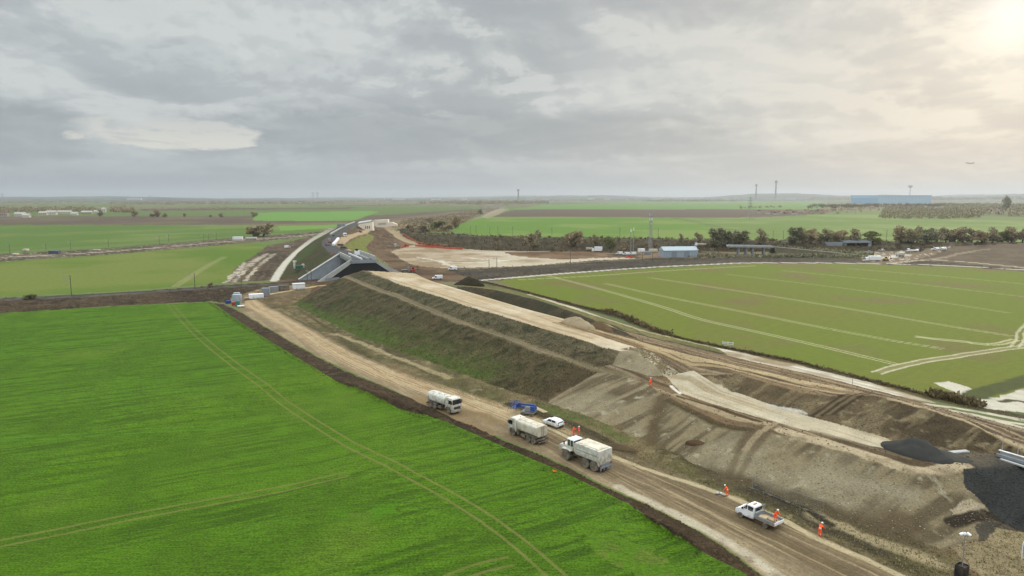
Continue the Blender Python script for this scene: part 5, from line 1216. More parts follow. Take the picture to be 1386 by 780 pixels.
for k in range(4):
    x = 512.6 + k * 2.7; slab(MB(), [V2(x, 302 - k * .15), V2(x + .9, 301.9 - k * .15), V2(x + .9, 304.6 - k * .1), V2(x, 304.7 - k * .1)], (0, -.25, 0)).build('slot', M_TAR, wb_)
slab(MB(), [V2(525.4, 301.2), V2(531, 301), V2(537.5, 304), V2(537, 306), V2(525.4, 306.5)], (0, 5, 0)).build('wing_wall', M_CHALK, wb_)
slab(MB(), [V1(484, 303.6), V1(502, 300.4), V2(503, 298.6), V2(486, 301)], (0, 0, .8)).build('deck', M_CONC, wb_)
slab(MB(), [V1(456, 304), V1(466.5, 303), V1(466.5, 306.5), V1(456, 308)], (0, 3, 0)).build('side_wall', M_CONC2, wb_)

# ------------------------------------------------------------------ machines and vehicles seen from afar
def van(label, px, py, rz, mat=M_CLEAN, L=5.0, kind='van', cat=None, group=None, h=2.2, load=None):
    p = at(px, py); W2_ = .95 if L < 6 else 1.2
    r = thing('car' if kind == 'car' else kind, label, cat or kind, p, math.radians(rz), group)
    for y in (W2_ * .9, -W2_ * .9):
        for x in (L * .3, -L * .3): 
            MB().lathe([(.1, -.14), (.4, -.14), (.42, 0), (.4, .14), (.1, .14)], 12, T(x, y, .4)).build('wheel', M_TYRE, r)
    if kind == 'car':
        MB().prism([(-L / 2, .35), (L / 2, .32), (L / 2, .8), (L * .3, .95), (-L / 2, 1.0)], -.85, .85).build('body', mat, r, .06)
        MB().prism([(L * .26, .93), (L * .1, 1.42), (-L * .34, 1.46), (-L * .46, .98)], -.76, .76, inset=lambda z: (z - .9) * .25).build('windows', M_GLASS, r)
        MB().box(-L * .33, L * .09, -.64, .64, 1.42, 1.5).build('roof', mat, r, .02)
    elif kind == 'van':
        MB().prism([(-L / 2, .4), (L / 2, .4), (L / 2, .95), (L * .36, 1.2), (L * .22, h), (-L / 2, h)], -W2_, W2_, inset=lambda z: max(0, z - 1) * .08).build('body', mat, r, .07)
        MB().prism([(L * .37, 1.22), (L * .34, 1.22), (L * .2, h - .12), (L * .24, h - .12)], -W2_ * .85, W2_ * .85).build('windscreen', M_GLASS, r)
        for s_ in (1, -1): MB().box(L * .08, L * .25, s_ * W2_ - .04, s_ * W2_ + .02, 1.2, h - .35).build('side_window', M_GLASS, r)
    elif kind == 'lorry':
        MB().box(-L / 2, L / 2, -.5, .5, .6, .95).build('chassis', M_CHAS, r)
        MB().prism([(L * .28, .7), (L / 2, .7), (L / 2, 1.7), (L * .47, 2.7), (L * .28, 2.8)], -W2_, W2_).build('cab', mat, r, .08)
        MB().prism([(L * .5, 1.7), (L * .505, 1.7), (L * .48, 2.5), (L * .47, 2.5)], -1.0, 1.0).build('windscreen', M_GLASS, r)
        MB().box(-L / 2, L * .25, -W2_, W2_, 1.0, h).build('load_box', load or mat, r, .06)
    elif kind == 'digger':
        MB().box(-L * .3, L * .3, -1.2, -.6, .1, .9).build('track', M_CHAS, r, .1); MB().box(-L * .3, L * .3, .6, 1.2, .1, .9).build('track', M_CHAS, r, .1)
        MB().box(-L * .32, L * .2, -1.1, 1.1, 1.0, 1.9).build('body', mat, r, .08)
        MB().box(L * .0, L * .22, .1, 1.1, 1.9, 2.8).build('cab', M_GLASS, r, .06)
        MB().tube([(L * .15, -.3, 1.7), (L * .55, -.3, 3.8), (L * .8, -.3, 2.0)], [.25, .22, .15], 6).build('arm', mat, r)
        MB().box(L * .72, L * .86, -.7, .1, 1.2, 2.0).build('bucket', M_CHAS, r)
    elif kind == 'paver':
        MB().box(-L * .35, L * .35, -1.2, 1.2, .35, 1.5).build('body', mat, r, .06)
        MB().box(L * .3, L * .5, -1.4, 1.4, .5, 1.2).build('hopper', M_CHAS, r)
        MB().box(-L * .5, -L * .35, -1.9, 1.9, .15, .7).build('screed', M_CHAS, r)
        c = MB().box(-L * .2, L * .15, -1.2, 1.2, 2.9, 3.05)
        c.build('canopy', load or mat, r)
        c = MB()
        for x in (-L * .18, L * .13):
            for y in (-1.1, 1.1): c.tube([(x, y, 1.4), (x, y, 2.95)], .05, 6)
        c.build('canopy_posts', M_CHAS, r)
    elif kind == 'roller':
        for x in (L * .3, -L * .3): MB().lathe([(.2, -.8), (.65, -.8), (.65, .8), (.2, .8)], 18, T(x, 0, .65)).build('drum', M_CHAS, r)
        MB().box(-L * .25, L * .25, -.7, .7, .7, 1.5).build('body', mat, r, .06)
        MB().box(-L * .2, L * .1, -.75, .75, 2.5, 2.62).tube([(-L * .15, .6, 1.4), (-L * .15, .6, 2.5)], .05, 6).tube([(L * .06, -.6, 1.4), (L * .06, -.6, 2.5)], .05, 6).build('canopy', load or mat, r)
    return r
M_RED = paint('red_machine_paint', (190, 60, 50), .5, dirt=.2)
M_DARKM = paint('dark_machine_paint', (60, 58, 56), .6, dirt=.25)
M_YEL = paint('ochre_machine_paint', (196, 150, 70), .55, dirt=.3)
M_GRN = paint('green_machine_paint', (40, 110, 84), .55, dirt=.2)
van('red and white road roller on the new asphalt, left lane', 446, 328.5, 110, M_RED, 4.5, 'roller', 'road roller', load=M_WHITE)
van('red road roller without a white roof, nearest on the left edge of the new asphalt', 443, 332.5, 120, M_RED, 4.5, 'roller', 'road roller')
van('dark asphalt paver with a tan canopy on the new road before the bridge', 461, 333.5, 120, M_DARKM, 7, 'paver', 'paver', load=M_YEL)
van('low dark machine at the near end of the new asphalt', 465, 337.5, 120, M_DARKM, 6, 'paver', 'paver', load=M_DARKM)
van('small dark car on the far asphalt road', 451, 320, 115, M_DARKM, 4.3, 'car')
van('dark green car on the tan track below the white bridge', 487.5, 315, 150, paint('dark_green_paint', (50, 66, 58), .4), 4.3, 'car')
van('white lorry coming down the tan track beside the new asphalt', 467, 320.5, -70, M_CLEAN, 6, 'lorry', 'lorry', h=2.9)
van('white car on the ground left of the road barrier', 445, 310.5, 20, M_CLEAN, 4.6, 'car')
van('white van parked on the path at the foot of the left bank', 389, 336, 60, M_CLEAN, 5, 'van')
van('white van with dark windows just right of the pale embankment top', 592, 378.5, 190, M_CLEAN, 5.2, 'van')
van('white van at the near edge of the chalk working area', 612.5, 366, 175, M_CLEAN, 5.0, 'van')
van('small red digger beside the right wing wall of the bridge', 559, 369.5, 40, M_RED, 3.6, 'digger', 'excavator')
van('grey trailer with frames beside the right wing wall', 549, 368.5, 15, M_GREYP, 4.5, 'lorry', 'trailer', h=1.4)
# site cabin on the bridge
c0 = Vector(P(483.5, 346.5, 12.0))
r = thing('site_cabin', 'small white cabin with a black top standing on the bridge deck', 'cabin', c0, .3)
MB().box(-1.2, 1.2, -1.2, 1.2, .1, 2.6).build('cabin_body', M_CLEAN, r, .04); MB().box(-.9, .5, -.9, .9, 2.6, 3.6).build('roof_unit', M_BLACK, r, .05)
# drilling rig left of the bridge
p = at(406, 366)
r = thing('drilling_rig', 'green and white drilling rig on the dark bank left of the bridge', 'drilling rig', p, .3)
MB().box(-2.5, 2.5, -1.6, -.8, 0, .9).build('track', M_CHAS, r, .1); MB().box(-2.5, 2.5, .8, 1.6, 0, .9).build('track', M_CHAS, r, .1)
MB().box(-2.4, 1.6, -1.4, 1.4, 1.0, 2.8).build('body', M_GRN, r, .1); MB().box(1.0, 2.4, -.2, 1.3, 1.4, 3.4).build('cab', M_WHITE, r, .08)
MB().box(-3.4, -2.3, -1.3, 1.3, 1.0, 4.6).box(-3.6, -1.6, -.4, .4, 4.6, 5.4).build('mast', M_WHITE, r, .05)
# ------------------------------------------------------------------ compound at the bend of the haul road
def crate(name, label, cat, px, py, L, W, Hh, mat, rz=0, parts=None, h0=0):
    p = at(px, py); r = thing(name, label, cat, (p.x, p.y, p.z + h0), math.radians(rz))
    MB().box(-L / 2, L / 2, -W / 2, W / 2, .12, Hh).build('body', mat, r, .04)
    b = MB()
    for x in (-L * .42, L * .42): b.box(x - .1, x + .1, -W / 2, W / 2, 0, .12)
    b.build('skids', M_WOOD, r)
    if parts: parts(r, L, W, Hh)
    return r
def cage(r, L, W, Hh):
    g = MB()
    for k in range(4):
        z = .2 + (Hh - .2) * k / 3
        g.box(-L / 2 - .03, L / 2 + .03, -W / 2 - .03, -W / 2, z - .03, z).box(-L / 2 - .03, L / 2 + .03, W / 2, W / 2 + .03, z - .03, z)
        x = -L / 2 + L * k / 3; g.box(x - .03, x, -W / 2 - .05, -W / 2 - .02, .1, Hh).box(x - .03, x, W / 2 + .02, W / 2 + .05, .1, Hh)
    g.build('cage', M_STEEL, r)
crate('water_container', 'tall pale blue container stack at the bend of the haul road, topmost white item', 'container', 321, 409, 3.2, 2.4, 3.0, paint('pale_blue_plastic', (196, 210, 222), .5), 10, cage)
crate('water_container', 'pale blue caged tank behind the container stack at the bend', 'container', 320.5, 404, 2.2, 1.8, 2.4, paint('pale_blue_plastic2', (206, 214, 220), .5), 5, cage)
crate('toilet_cabin', 'green and white toilet cabin in front of the pale container stack', 'toilet', 322, 414.5, 1.6, 1.4, 2.0, paint('teal_plastic', (60, 140, 128), .5), 10)
crate('storage_box', 'red storage box left of the green cabin at the bend', 'box', 317, 413.5, 1.8, 1.4, 1.3, M_RED, 25)
crate('storage_box', 'small blue storage box at the left end of the compound by the field corner', 'box', 309, 411, 1.6, 1.3, 1.2, M_BLUE, -15)
crate('storage_box', 'flat white box on the ground in front of the compound, by the road bend', 'box', 326, 416.5, 2.4, 1.6, .8, M_CLEAN, 30)
crate('pallet_load', 'long white wrapped load on the ground between containers and grey pallets', 'pallet load', 347, 404.5, 5.5, 2.6, 2.0, M_CLEAN, 25)
crate('pallet_load', 'low white wrapped load just left of the long white load', 'pallet load', 338, 405.5, 4, 1.8, .9, M_WHITE, 20)
crate('pallet_load', 'grey stack of pallets with a pale base right of the long white load', 'pallet load', 360, 401, 3.0, 2.4, 3.4, M_GREYP, 10)
crate('pallet_load', 'grey caged load right of the tall pallet stack', 'pallet load', 370.5, 396, 3.6, 2.4, 2.6, M_GREYP, 30, cage)
crate('pallet_load', 'dark grey caged load between the grey cages and the white hut', 'pallet load', 384, 393.5, 4.5, 2.2, 2.4, M_CHAS, 30, cage)
crate('white_hut', 'white hut at the right end of the compound beside the tan track', 'hut', 404.5, 392, 5.0, 2.6, 2.6, M_CLEAN, 28, lambda r, L, W, Hh: MB().box(-L / 2 - .15, L / 2 + .15, -W / 2 - .15, W / 2 + .15, Hh, Hh + .15).build('roof', M_CLEAN, r))
# strip of works along the far line, left
for lab, x, y, L, Hh, m in (('white site hut on the far works strip, left end of the pair', 322, 325, 9, 3.2, M_CLEAN), ('white site hut on the far works strip, right end of the pair', 340, 325, 10, 2.8, M_WHITE),
                            ('blue container on the works strip at the far left', 74, 343.5, 6.5, 2.2, paint('faded_blue_steel', (60, 84, 120), .7, dirt=.3)), ('pale container on the works strip left of the blue one', 21, 346.5, 3, 1.8, M_CREAM), ('white tarpaulin heap right of the blue container', 131, 340, 5, 1.4, M_WHITE),
                            ('pale box on the works strip above the left mast', 35, 341, 3, 2.2, M_CREAM)):
    crate('site_hut' if 'hut' in lab else 'container', lab, 'hut' if 'hut' in lab else 'container', x, y, L, 4, Hh, m, 8)
# ------------------------------------------------------------------ railway masts
def mast(label, px, py, hh, kind='catenary', group='catenary masts'):
    p = at(px, py); r = thing('catenary_mast', label, 'mast', p, math.radians(118 if py > 350 else 85), group)
    MB().tube([(0, 0, -.3), (0, 0, hh)], [.17, .14], 6).build('pole', M_CHAS, r)
    MB().tube([(0, 0, hh - 1.0), (0, 2.6, hh - .3)], .07, 5).tube([(0, 0, hh - 2.3), (0, 2.6, hh - .4)], .06, 5).tube([(0, 1.2, hh - 1.9), (0, 3.0, hh - 2.0)], .05, 5).build('arm', M_STEEL, r)
    return r
left_m = [('tall mast on the near railway bank, nearest the left edge, above the crop field', 97, 401, 8.5), ('mast on the near railway bank left of the container stack', 264, 391, 7), ('mast standing behind the pale containers at the bend', 327.5, 399.5, 8.5),
          ('left one of two masts in front of the grey wing wall', 416, 382, 9), ('right, shorter one of two masts in front of the grey wing wall', 421.5, 382, 6)]
for l, x, y, h_ in left_m: mast(l, x, y, h_)
right_m = [('mast at the near edge of the chalk area, right of the white van', 662, 366, 6.5), ('taller mast next to it at the near edge of the chalk area', 672.5, 366.5, 7.5), ('white-topped mast at the right end of the chalk area', 772, 358, 9.5), ('mast on the railway in front of the lattice tower', 883, 355, 6.5), ('shorter mast just left of the lattice tower foot', 869.5, 354, 6.0), ('thin mast on the railway right of the blue shed', 943.5, 348, 8.5), ('mast on the railway halfway between shed and grey bridge', 965.5, 348.5, 7)]
for l, x, y, h_ in right_m: mast(l, x, y, h_)
prev = ''
bank = [(636.5, 320.6), (644.4, 320.8), (663, 321.2), (674, 321.4), (694, 321.8), (747, 322.7), (839, 323.8), (890.6, 324.4), (1046, 326.2), (1060, 326.3), (1199.6, 327.4), (1229, 327.6), (1287, 328.2), (1322, 328.5)]
ords = ['first', 'second', 'third', 'fourth', 'fifth', 'sixth', 'seventh', 'eighth', 'ninth', 'tenth', 'eleventh', 'twelfth', 'thirteenth', 'fourteenth']
for (x, y), w in zip(bank, ords): mast('thin mast on the far railway bank, %s one counting rightward from the brown tree' % w, x, y, 10.0)
for (x, y, h_), w in zip([(13.5, 343, 7), (62.5, 339, 5), (96, 338, 7), (147, 335, 7), (216, 332, 8), (228.6, 329, 8), (276, 326.5, 6), (282.6, 325.5, 7), (293, 325, 7)], ords): mast('thin grey mast on the far left works strip, %s one from the left edge' % w, x, y, h_)

# ------------------------------------------------------------------ compound with the lattice tower
def lattice(name, label, cat, px, py, hh, w0, w1, levels, mat, r0=.09, antenna=True):
    p = at(px, py); r = thing(name, label, cat, p, .5)
    g = MB(); cs = [(1, 1), (1, -1), (-1, -1), (-1, 1)]
    wz = lambda z: w0 + (w1 - w0) * z / hh
    for cx_, cy_ in cs:
        MB().tube([(cx_ * w0 / 2, cy_ * w0 / 2, 0), (cx_ * w1 / 2, cy_ * w1 / 2, hh)], r0, 5).build('leg', mat, r)
    for k in range(levels):
        z0_, z1_ = hh * k / levels, hh * (k + 1) / levels
        for i in range(4):
            a, b = cs[i], cs[(i + 1) % 4]
            g.tube([(a[0] * wz(z0_) / 2, a[1] * wz(z0_) / 2, z0_), (b[0] * wz(z1_) / 2, b[1] * wz(z1_) / 2, z1_)], r0 * .6, 4)
            g.tube([(a[0] * wz(z1_) / 2, a[1] * wz(z1_) / 2, z1_), (b[0] * wz(z1_) / 2, b[1] * wz(z1_) / 2, z1_)], r0 * .6, 4)
    g.build('bracing', mat, r)
    if antenna:
        for k in range(6):
            a = k * 1.05; z = hh - 1.2 - 3.2 * (k // 3)
            MB().box(-.14, .14, -.2, .2, -1.1, 1.1, T(math.cos(a) * (w1 * .5 + .5), math.sin(a) * (w1 * .5 + .5), z, rz=a)).build('antenna', M_CLEAN, r)
        MB().lathe([(.05, -.2), (.6, .1), (.62, .16), (.05, .2)], 14, T(.7, 0, hh * .72, rz=1)).build('dish', M_CLEAN, r)
    return r
lattice('lattice_tower', 'tall grey lattice telecom tower with antennas left of the light blue shed', 'telecom tower', 880, 340, 29, 2.0, 1.4, 14, M_STEEL, .13)
for lab, x, hh in (('slender white mast, left one of the thin pair beside the lattice tower', 853.5, 17.5), ('slender white mast, right one of the thin pair beside the lattice tower', 857, 18.5)):
    p = at(x, 341); r = thing('slender_mast', lab, 'mast', p)
    MB().tube([(0, 0, 0), (0, 0, hh)], [.28, .2], 8).build('pole', M_STEEL, r); MB().box(-.35, .35, -.35, .35, hh - 2.4, hh).build('antenna', M_CLEAN, r, .1)
p = at(918, 347.5)
r = thing('shed', 'light blue metal shed with a shallow pitched roof beside the railway', 'shed', p, math.radians(8))
M_SHED = paint('light_blue_sheeting', (176, 192, 204), .6, dirt=.12, dirt_rgb=(140, 150, 156), scale=.6)
MB().box(-12.5, 12.5, -5, 5, 0, 4.8).build('wall', M_SHED, r)
MB().add([(-12.8, -5.3, 4.7), (12.8, -5.3, 4.7), (12.8, 5.3, 4.7), (-12.8, 5.3, 4.7), (-12.8, 0, 7.2), (12.8, 0, 7.2)], [(0, 1, 5, 4), (2, 3, 4, 5), (0, 4, 3), (1, 2, 5), (0, 3, 2, 1)]).build('roof', paint('pale_roof_sheet', (190, 204, 212), .55, dirt=.15), r)
for x in (-7, 2): MB().box(x, x + 4, -5.08, -5.0, 0, 3.8).build('door', paint('grey_door', (150, 164, 176), .6), r)
sb = MB()
for k in range(13): sb.box(-12.4 + k * 2.05, -12.28 + k * 2.05, -5.05, -5.0, 0, 4.7)
sb.build('seams', M_GREYP, r)
van('white lorry with a box body on the far side of the compound', 808, 341.5, 175, M_CLEAN, 8, 'lorry', h=4.2)
van('cream tipper beside the white box lorry at the compound', 798, 339.5, 170, M_CREAM, 5.5, 'lorry', h=2.4)
van('white van, leftmost of three parked in the row below the thin masts', 838, 344.8, 175, M_CLEAN, 5)
van('white van, middle of three parked in the row below the thin masts', 847.5, 345.5, 172, M_CLEAN, 5)
van('white van, rightmost of three parked in the row below the thin masts', 856, 345.3, 176, M_CLEAN, 5.2)
van('beige excavator behind the row of white vans', 844, 339.5, 160, M_YEL, 4.5, 'digger', 'excavator')
van('white flatbed lorry on the road above the light blue shed', 948, 333.5, 178, M_CLEAN, 9, 'lorry', h=2.2, load=M_CREAM)
for lab, x, y, L, hh, m in (('white cabin left of the tower foot', 868, 341.5, 5, 2.8, M_CLEAN), ('cream cabin right of the tower foot', 884, 342.5, 6, 3.0, M_CREAM), ('grey tank at the foot of the tower', 876, 345, 4.5, 2.4, M_GREYP), ('white container next to the blue shed wall', 902, 346.5, 3.5, 3, M_CLEAN)):
    crate('cabin' if 'cabin' in lab else 'container', lab, 'cabin' if 'cabin' in lab else 'container', x, y, L, 2.5, hh, m, 5)
def mesh_barrier(label, pts, mat, hh=1.2):
    q = [at(*p) for p in pts]; mb = MB()
    for a, b in zip(q[:-1], q[1:]): slab(mb, [a, b, b + Vector((0, 0, hh)), a + Vector((0, 0, hh))], Vector((.1, .3, 0)))
    o = mb.build('safety_netting', mat); tag(o, label, 'safety netting'); return o
M_NET = paint('orange_netting', (214, 92, 66), .9, dirt=.35, dirt_rgb=(190, 150, 130), scale=.3)
mesh_barrier('orange safety netting beside the vans below the thin masts', [(846, 349.5), (852, 349), (857, 349.5)], M_NET, 1.5)
mesh_barrier('upper run of orange safety netting along the foot of the far bank', [(546, 318), (556, 324.5), (566, 330), (582, 332.5), (600, 334)], M_NET, 1.6)
mesh_barrier('lower run of orange safety netting bordering the chalk area', [(562, 333.5), (578, 335), (598, 336.5), (616, 337.5), (626, 338)], M_NET, 1.6)
mesh_barrier('short bent piece of red netting left of the chalk area', [(542, 335.5), (549, 333.5), (553, 334.5)], M_NET, 1.6)
o = MB().lathe([(1.0, -3), (1.3, -3), (1.3, 3), (1.0, 3)], 16).build('concrete_pipe', M_CONC); p = at(535.5, 334); o.location = (p.x, p.y, p.z + 1.2); o.rotation_euler = (0, 0, .2); tag(o, 'short concrete pipe standing open in the bare earth left of the netting', 'pipe')
# ------------------------------------------------------------------ bridges on the right
rb_ = thing('road_bridge', 'grey concrete road bridge over the railway right of the blue shed', 'bridge', (0, 0, 0))
a, b = Vector(P(984, 332.8, 6.4)), Vector(P(1046, 334.0, 6.2))
d = (b - a); d.z = 0; d.normalize(); sd_ = Vector((-d.y, d.x, 0))
beam(a, b, 8, .8, 'deck', M_CONC2, rb_, -.8); beam(a - sd_ * 3.8, b - sd_ * 3.8, .35, .7, 'parapet', M_CONC, rb_); beam(a + sd_ * 3.8, b + sd_ * 3.8, .35, .7, 'parapet', M_CONC, rb_)
for t in (.25, .42, .56, .8):
    c_ = a + (b - a) * t; mb = MB()
    for s_ in (-2.6, 0, 2.6): q_ = c_ + sd_ * s_; mb.box(q_.x - .6, q_.x + .6, q_.y - .6, q_.y + .6, -.3, 5.5)
    mb.build('pier', M_CONC2, rb_)
e_ = at(1172, 347); mb = MB()
L0, L1 = b, Vector((e_.x, e_.y, .5))
d = (L1 - L0); d.z = 0; d.normalize(); sd_ = Vector((-d.y, d.x, 0))
mb.add([L0 - sd_ * 4, L0 + sd_ * 4, L1 + sd_ * 4, L1 - sd_ * 4, Vector((*(L0 - sd_ * 13)[:2], -.4)), Vector((*(L0 + sd_ * 13)[:2], -.4)), Vector((*(L1 + sd_ * 5)[:2], -.4)), Vector((*(L1 - sd_ * 5)[:2], -.4))],
       [(3, 2, 1, 0), (0, 1, 5, 4), (1, 2, 6, 5), (2, 3, 7, 6), (3, 0, 4, 7)])
rmp = mb.build('ramp', paint('scrubby_bank', (74, 66, 48), .95, dirt=.4, dirt_rgb=(98, 88, 62), scale=.2)); tag(rmp, 'dark scrubby ramp that carries the road down from the grey bridge', 'ramp', kind='structure')
tag(beam(L0, L1, 5.5, .06, 'ramp_road', paint('worn_asphalt', (128, 122, 112), .9, dirt=.2), None, .02), 'worn grey road on the scrubby ramp', 'road', kind='structure')
r2 = thing('small_bridge', 'small grey bridge on the far bank behind the muddy yard', 'bridge', (0, 0, 0))
a, b = at(1131, 331.5), at(1178, 331.5); a.z = b.z = max(a.z, b.z, 2)
a, b = Vector(vp(1140, 327, a, b)), Vector(vp(1177, 326.5, a, b))
beam(a, b, 7, 1.2, 'deck', M_CONC2, r2, -1.2); beam(a, b, .4, 1.0, 'parapet', M_CONC2, r2, .02)
for t in (.05, .95): c_ = a + (b - a) * t; MB().box(c_.x - 1.2, c_.x + 1.2, c_.y - 3, c_.y + 3, c_.z - 6, c_.z - 1.1).build('abutment', M_CONC2, r2)
a2_ = at(1131, 333); MB().box(a2_.x - 8, a2_.x + 6, a2_.y, a2_.y + 4, 0, 5.4).build('wing_wall', M_CONC2, r2)
# vehicles in the muddy yard
van('large white lorry at the left end of the muddy yard', 1181, 354, 178, M_CLEAN, 10, 'lorry', h=3.6)
van('white car parked high on the left side of the muddy yard', 1193, 340, 170, M_CLEAN, 4.6, 'car')
van('white car half hidden in scrub left of the muddy yard', 1175.5, 342.5, 175, M_CLEAN, 4.6, 'car')
van('tan digger right of the large white lorry in the yard', 1199, 353.5, 20, M_YEL, 5, 'digger', 'excavator')
van('white tipper lorry in the middle of the muddy yard', 1218, 347.5, 95, M_WHITE, 7, 'lorry', h=3.2)
van('white pickup towing at the far side of the muddy yard', 1235, 341.5, 170, M_CLEAN, 8, 'lorry', h=1.9)
van('dark digger with a white cab at the far right of the yard', 1247, 340.5, 40, M_DARKM, 6, 'digger', 'excavator')
van('white van, left one of two at the edge of the brown field', 1266, 338.8, 178, M_CLEAN, 5.5)
van('white van, right one of two at the edge of the brown field', 1275, 338.6, 176, M_CLEAN, 5.8)
# ------------------------------------------------------------------ small things near the works
p = at(985, 469.5); r = thing('white_gate', 'small white barrier frame standing in the verge by the white path', 'barrier', p, math.radians(-25))
for z in (.3, .75, 1.2): MB().box(-1.5, 1.5, -.04, .04, z - .07, z + .07).build('bar', M_CLEAN, r)
for x in (-1.4, 0, 1.4): MB().box(x - .06, x + .06, -.06, .06, 0, 1.5).build('post', M_CLEAN, r)
def stake(label, px, py, hh, mat=M_WOOD, r=.05, grp='stakes in the verges'):
    p = at(px, py); o = MB().tube([(0, 0, -.2), (.03, .02, hh)], [r, r * .85], 6).build('stake', mat); o.location = p; tag(o, label, 'stake', grp)
for l, x, y, h_ in (('wooden stake in the grass at the foot of the bare slope, right of two workers', 815, 596, 1.5), ('pale stake beside the haul road above the white lorry', 611, 520, 1.3), ('stake by the hedge near the upper end of the white path', 724, 398, 1.5), ('dark stake where the hedge thickens below the crop lines', 849, 432, 1.8),
                    ('pale stake on the path just right of the white barrier frame', 1008.5, 475, 1.2), ('tall stake on the white path left of the spoil mound', 1153.5, 521, 1.7), ('dark stake by the pale puddled junction at far right', 1302.5, 541, 1.8)): stake(l, x, y, h_)
p = at(749, 639.5); o = MB().tube([(0, 0, .12), (.5, .1, .14)], [.14, .04], 10).box(-.06, 0, -.16, .24, 0, .3).build('traffic_cone', M_ORANGE); o.location = p; tag(o, 'orange cone lying on the soil bund below the tankers', 'cone')
# concrete trough at the right edge
p0, p1 = at(1351, 617), at(1400, 632)
d = (p1 - p0); d.z = 0; d.normalize()
r = thing('drain_channel', 'long pale concrete channel lying on dark gravel at the right edge', 'channel', p0, math.atan2(d.y, d.x))
r.location.z += .02
MB().box(0, 14, -.6, -.4, 0, .45).build('side', M_CONC2, r, .03); MB().box(0, 14, .4, .6, 0, .6).build('side', M_CONC, r, .03); MB().box(0, 14, -.4, .4, 0, .12).build('base', M_TAR, r)
MB().box(-.2, 14, .3, .75, .6, .72).build('cap', M_CLEAN, r, .03)
p = at(1354, 622.5); o = MB().box(0, 9, -.25, .25, 0, .2).build('concrete_beam', M_CONC, None, .03); o.location = p; o.rotation_euler = (0, 0, math.atan2(d.y, d.x) - .05); tag(o, 'pale concrete beam on the gravel in front of the channel', 'beam')
for k, (x, y) in enumerate(((1356, 612), (1377, 620))): stake('thin white rod %s the concrete channel' % ('at the left end of' if k == 0 else 'behind the middle of'), x, y, 2.2, M_CONC, .035, 'rods by the channel')
o = MB().box(-1.6, 1.6, -.4, .4, 0, .25).build('concrete_beam', M_CONC, None, .04); p = at(1297, 613); o.location = p; o.rotation_euler = (0, 0, .2); tag(o, 'small pale slab lying between the dark gravel heap and the spoil slope', 'slab')
# wire mesh fence along the foot of the big slope
def mesh_panel(label, pa, pb):
    a, b = at(*pa), at(*pb); d = b - a; L = math.hypot(d.x, d.y)
    r = thing('fence_panel', label, 'fence', a, math.atan2(d.y, d.x), 'wire fence panels along the foot of the slope')
    f = MB().tube([(0, 0, .1), (0, 0, 2)], .025, 6).tube([(L, 0, .1), (L, 0, 2)], .025, 6).tube([(0, 0, 2), (L, 0, 2)], .011, 6).tube([(0, 0, .15), (L, 0, .15)], .011, 6)
    f.build('frame', M_STEEL, r)
    m = MB()
    for k in range(1, int(L / .22)): m.box(k * .22 - .004, k * .22 + .004, -.003, .003, .15, 2)
    for k in range(1, 8): m.box(0, L, -.003, .003, k * .24, k * .24 + .008)
    m.build('mesh', M_STEEL, r)
    ft = MB().box(-.3, .3, -.12, .12, 0, .14).box(L - .3, L + .3, -.12, .12, 0, .14); ft.build('foot', M_CHAS, r)
fp = [(1018, 662), (1042, 671), (1066, 681), (1090, 690.5), (1114, 700)]
for i, w in enumerate(('first', 'second', 'third', 'fourth')): mesh_panel('wire mesh fence panel, %s in the line from the bending worker' % w, fp[i], fp[i + 1])

# ------------------------------------------------------------------ heaps
def heap(name, label, px, py, rx, ry, hh, rgb, rz=0, seed=1, cat='heap', lump=.25):
    p = at(px, py); n, m = 44, 12; vs, fs = [], []
    for i in range(m + 1):
        t = i / m
        for k in range(n):
            a = 2 * math.pi * k / n
            c_, s_ = math.cos(a), math.sin(a)
            w = 1 + .35 * (float(fbm(np.array(c_ * 1.5 + seed * 9.1), np.array(s_ * 1.5), 3, seed)) - .5)
            x, y = c_ * rx * w * (1 - t), s_ * ry * w * (1 - t)
            z = hh * (1 - (1 - t) ** 1.6) * (.8 + .5 * float(fbm(np.array(x * .35 + seed), np.array(y * .35), 3, seed + 5)))
            z += lump * hh * (float(fbm(np.array(x * 1.3), np.array(y * 1.3 + seed), 3, seed + 9)) - .5) * (t > .02)
            vs.append((x, y, z if i else -.4))
    for i in range(m):
        for k in range(n): fs.append((i * n + k, i * n + (k + 1) % n, (i + 1) * n + (k + 1) % n, (i + 1) * n + k))
    o = MB().add(vs, fs).build(name, soil_mat(name + str(seed), rgb), smooth=True); o.location = p; o.rotation_euler = (0, 0, rz)
    return tag(o, label, cat)
def soil_mat(name, rgb):
    m = paint(name, rgb, .95, dirt=.4, dirt_rgb=tuple(int(c * 1.18) for c in rgb), scale=.9, spec=.1, alb=.62); return m
heap('soil_heap', 'big dark soil heap behind the far end of the pale embankment top', 634, 386, 7.5, 5.5, 3.1, (58, 52, 38), .5, 1)
heap('gravel_heap', 'pale tan gravel heap at the right end of the embankment top', 781, 440, 6.5, 2.6, 1.9, (176, 158, 128), -1.05, 2)
heap('soil_heap', 'small brown soil heap next to the pale tan heap', 812, 445, 5.0, 2.4, 1.7, (112, 92, 66), -1.05, 3)
heap('gravel_heap', 'black gravel heap at the foot of the spoil slope', 1242, 614, 5.2, 2.9, 1.9, (74, 73, 70), -.9, 4)
heap('gravel_heap', 'flat dark gravel heap right of the black one', 1276, 617.5, 3.6, 2.0, .7, (88, 84, 78), -.6, 5)
heap('soil_heap', 'low dark clod heap beside the stake below the bare slope', 838, 607, 3.4, 1.1, .7, (104, 88, 66), -.5, 6)
heap('soil_heap', 'small reddish brown clod heap at the foot of the ramp tracks', 943, 600, 1.9, .8, .5, (98, 78, 58), -.5, 7)

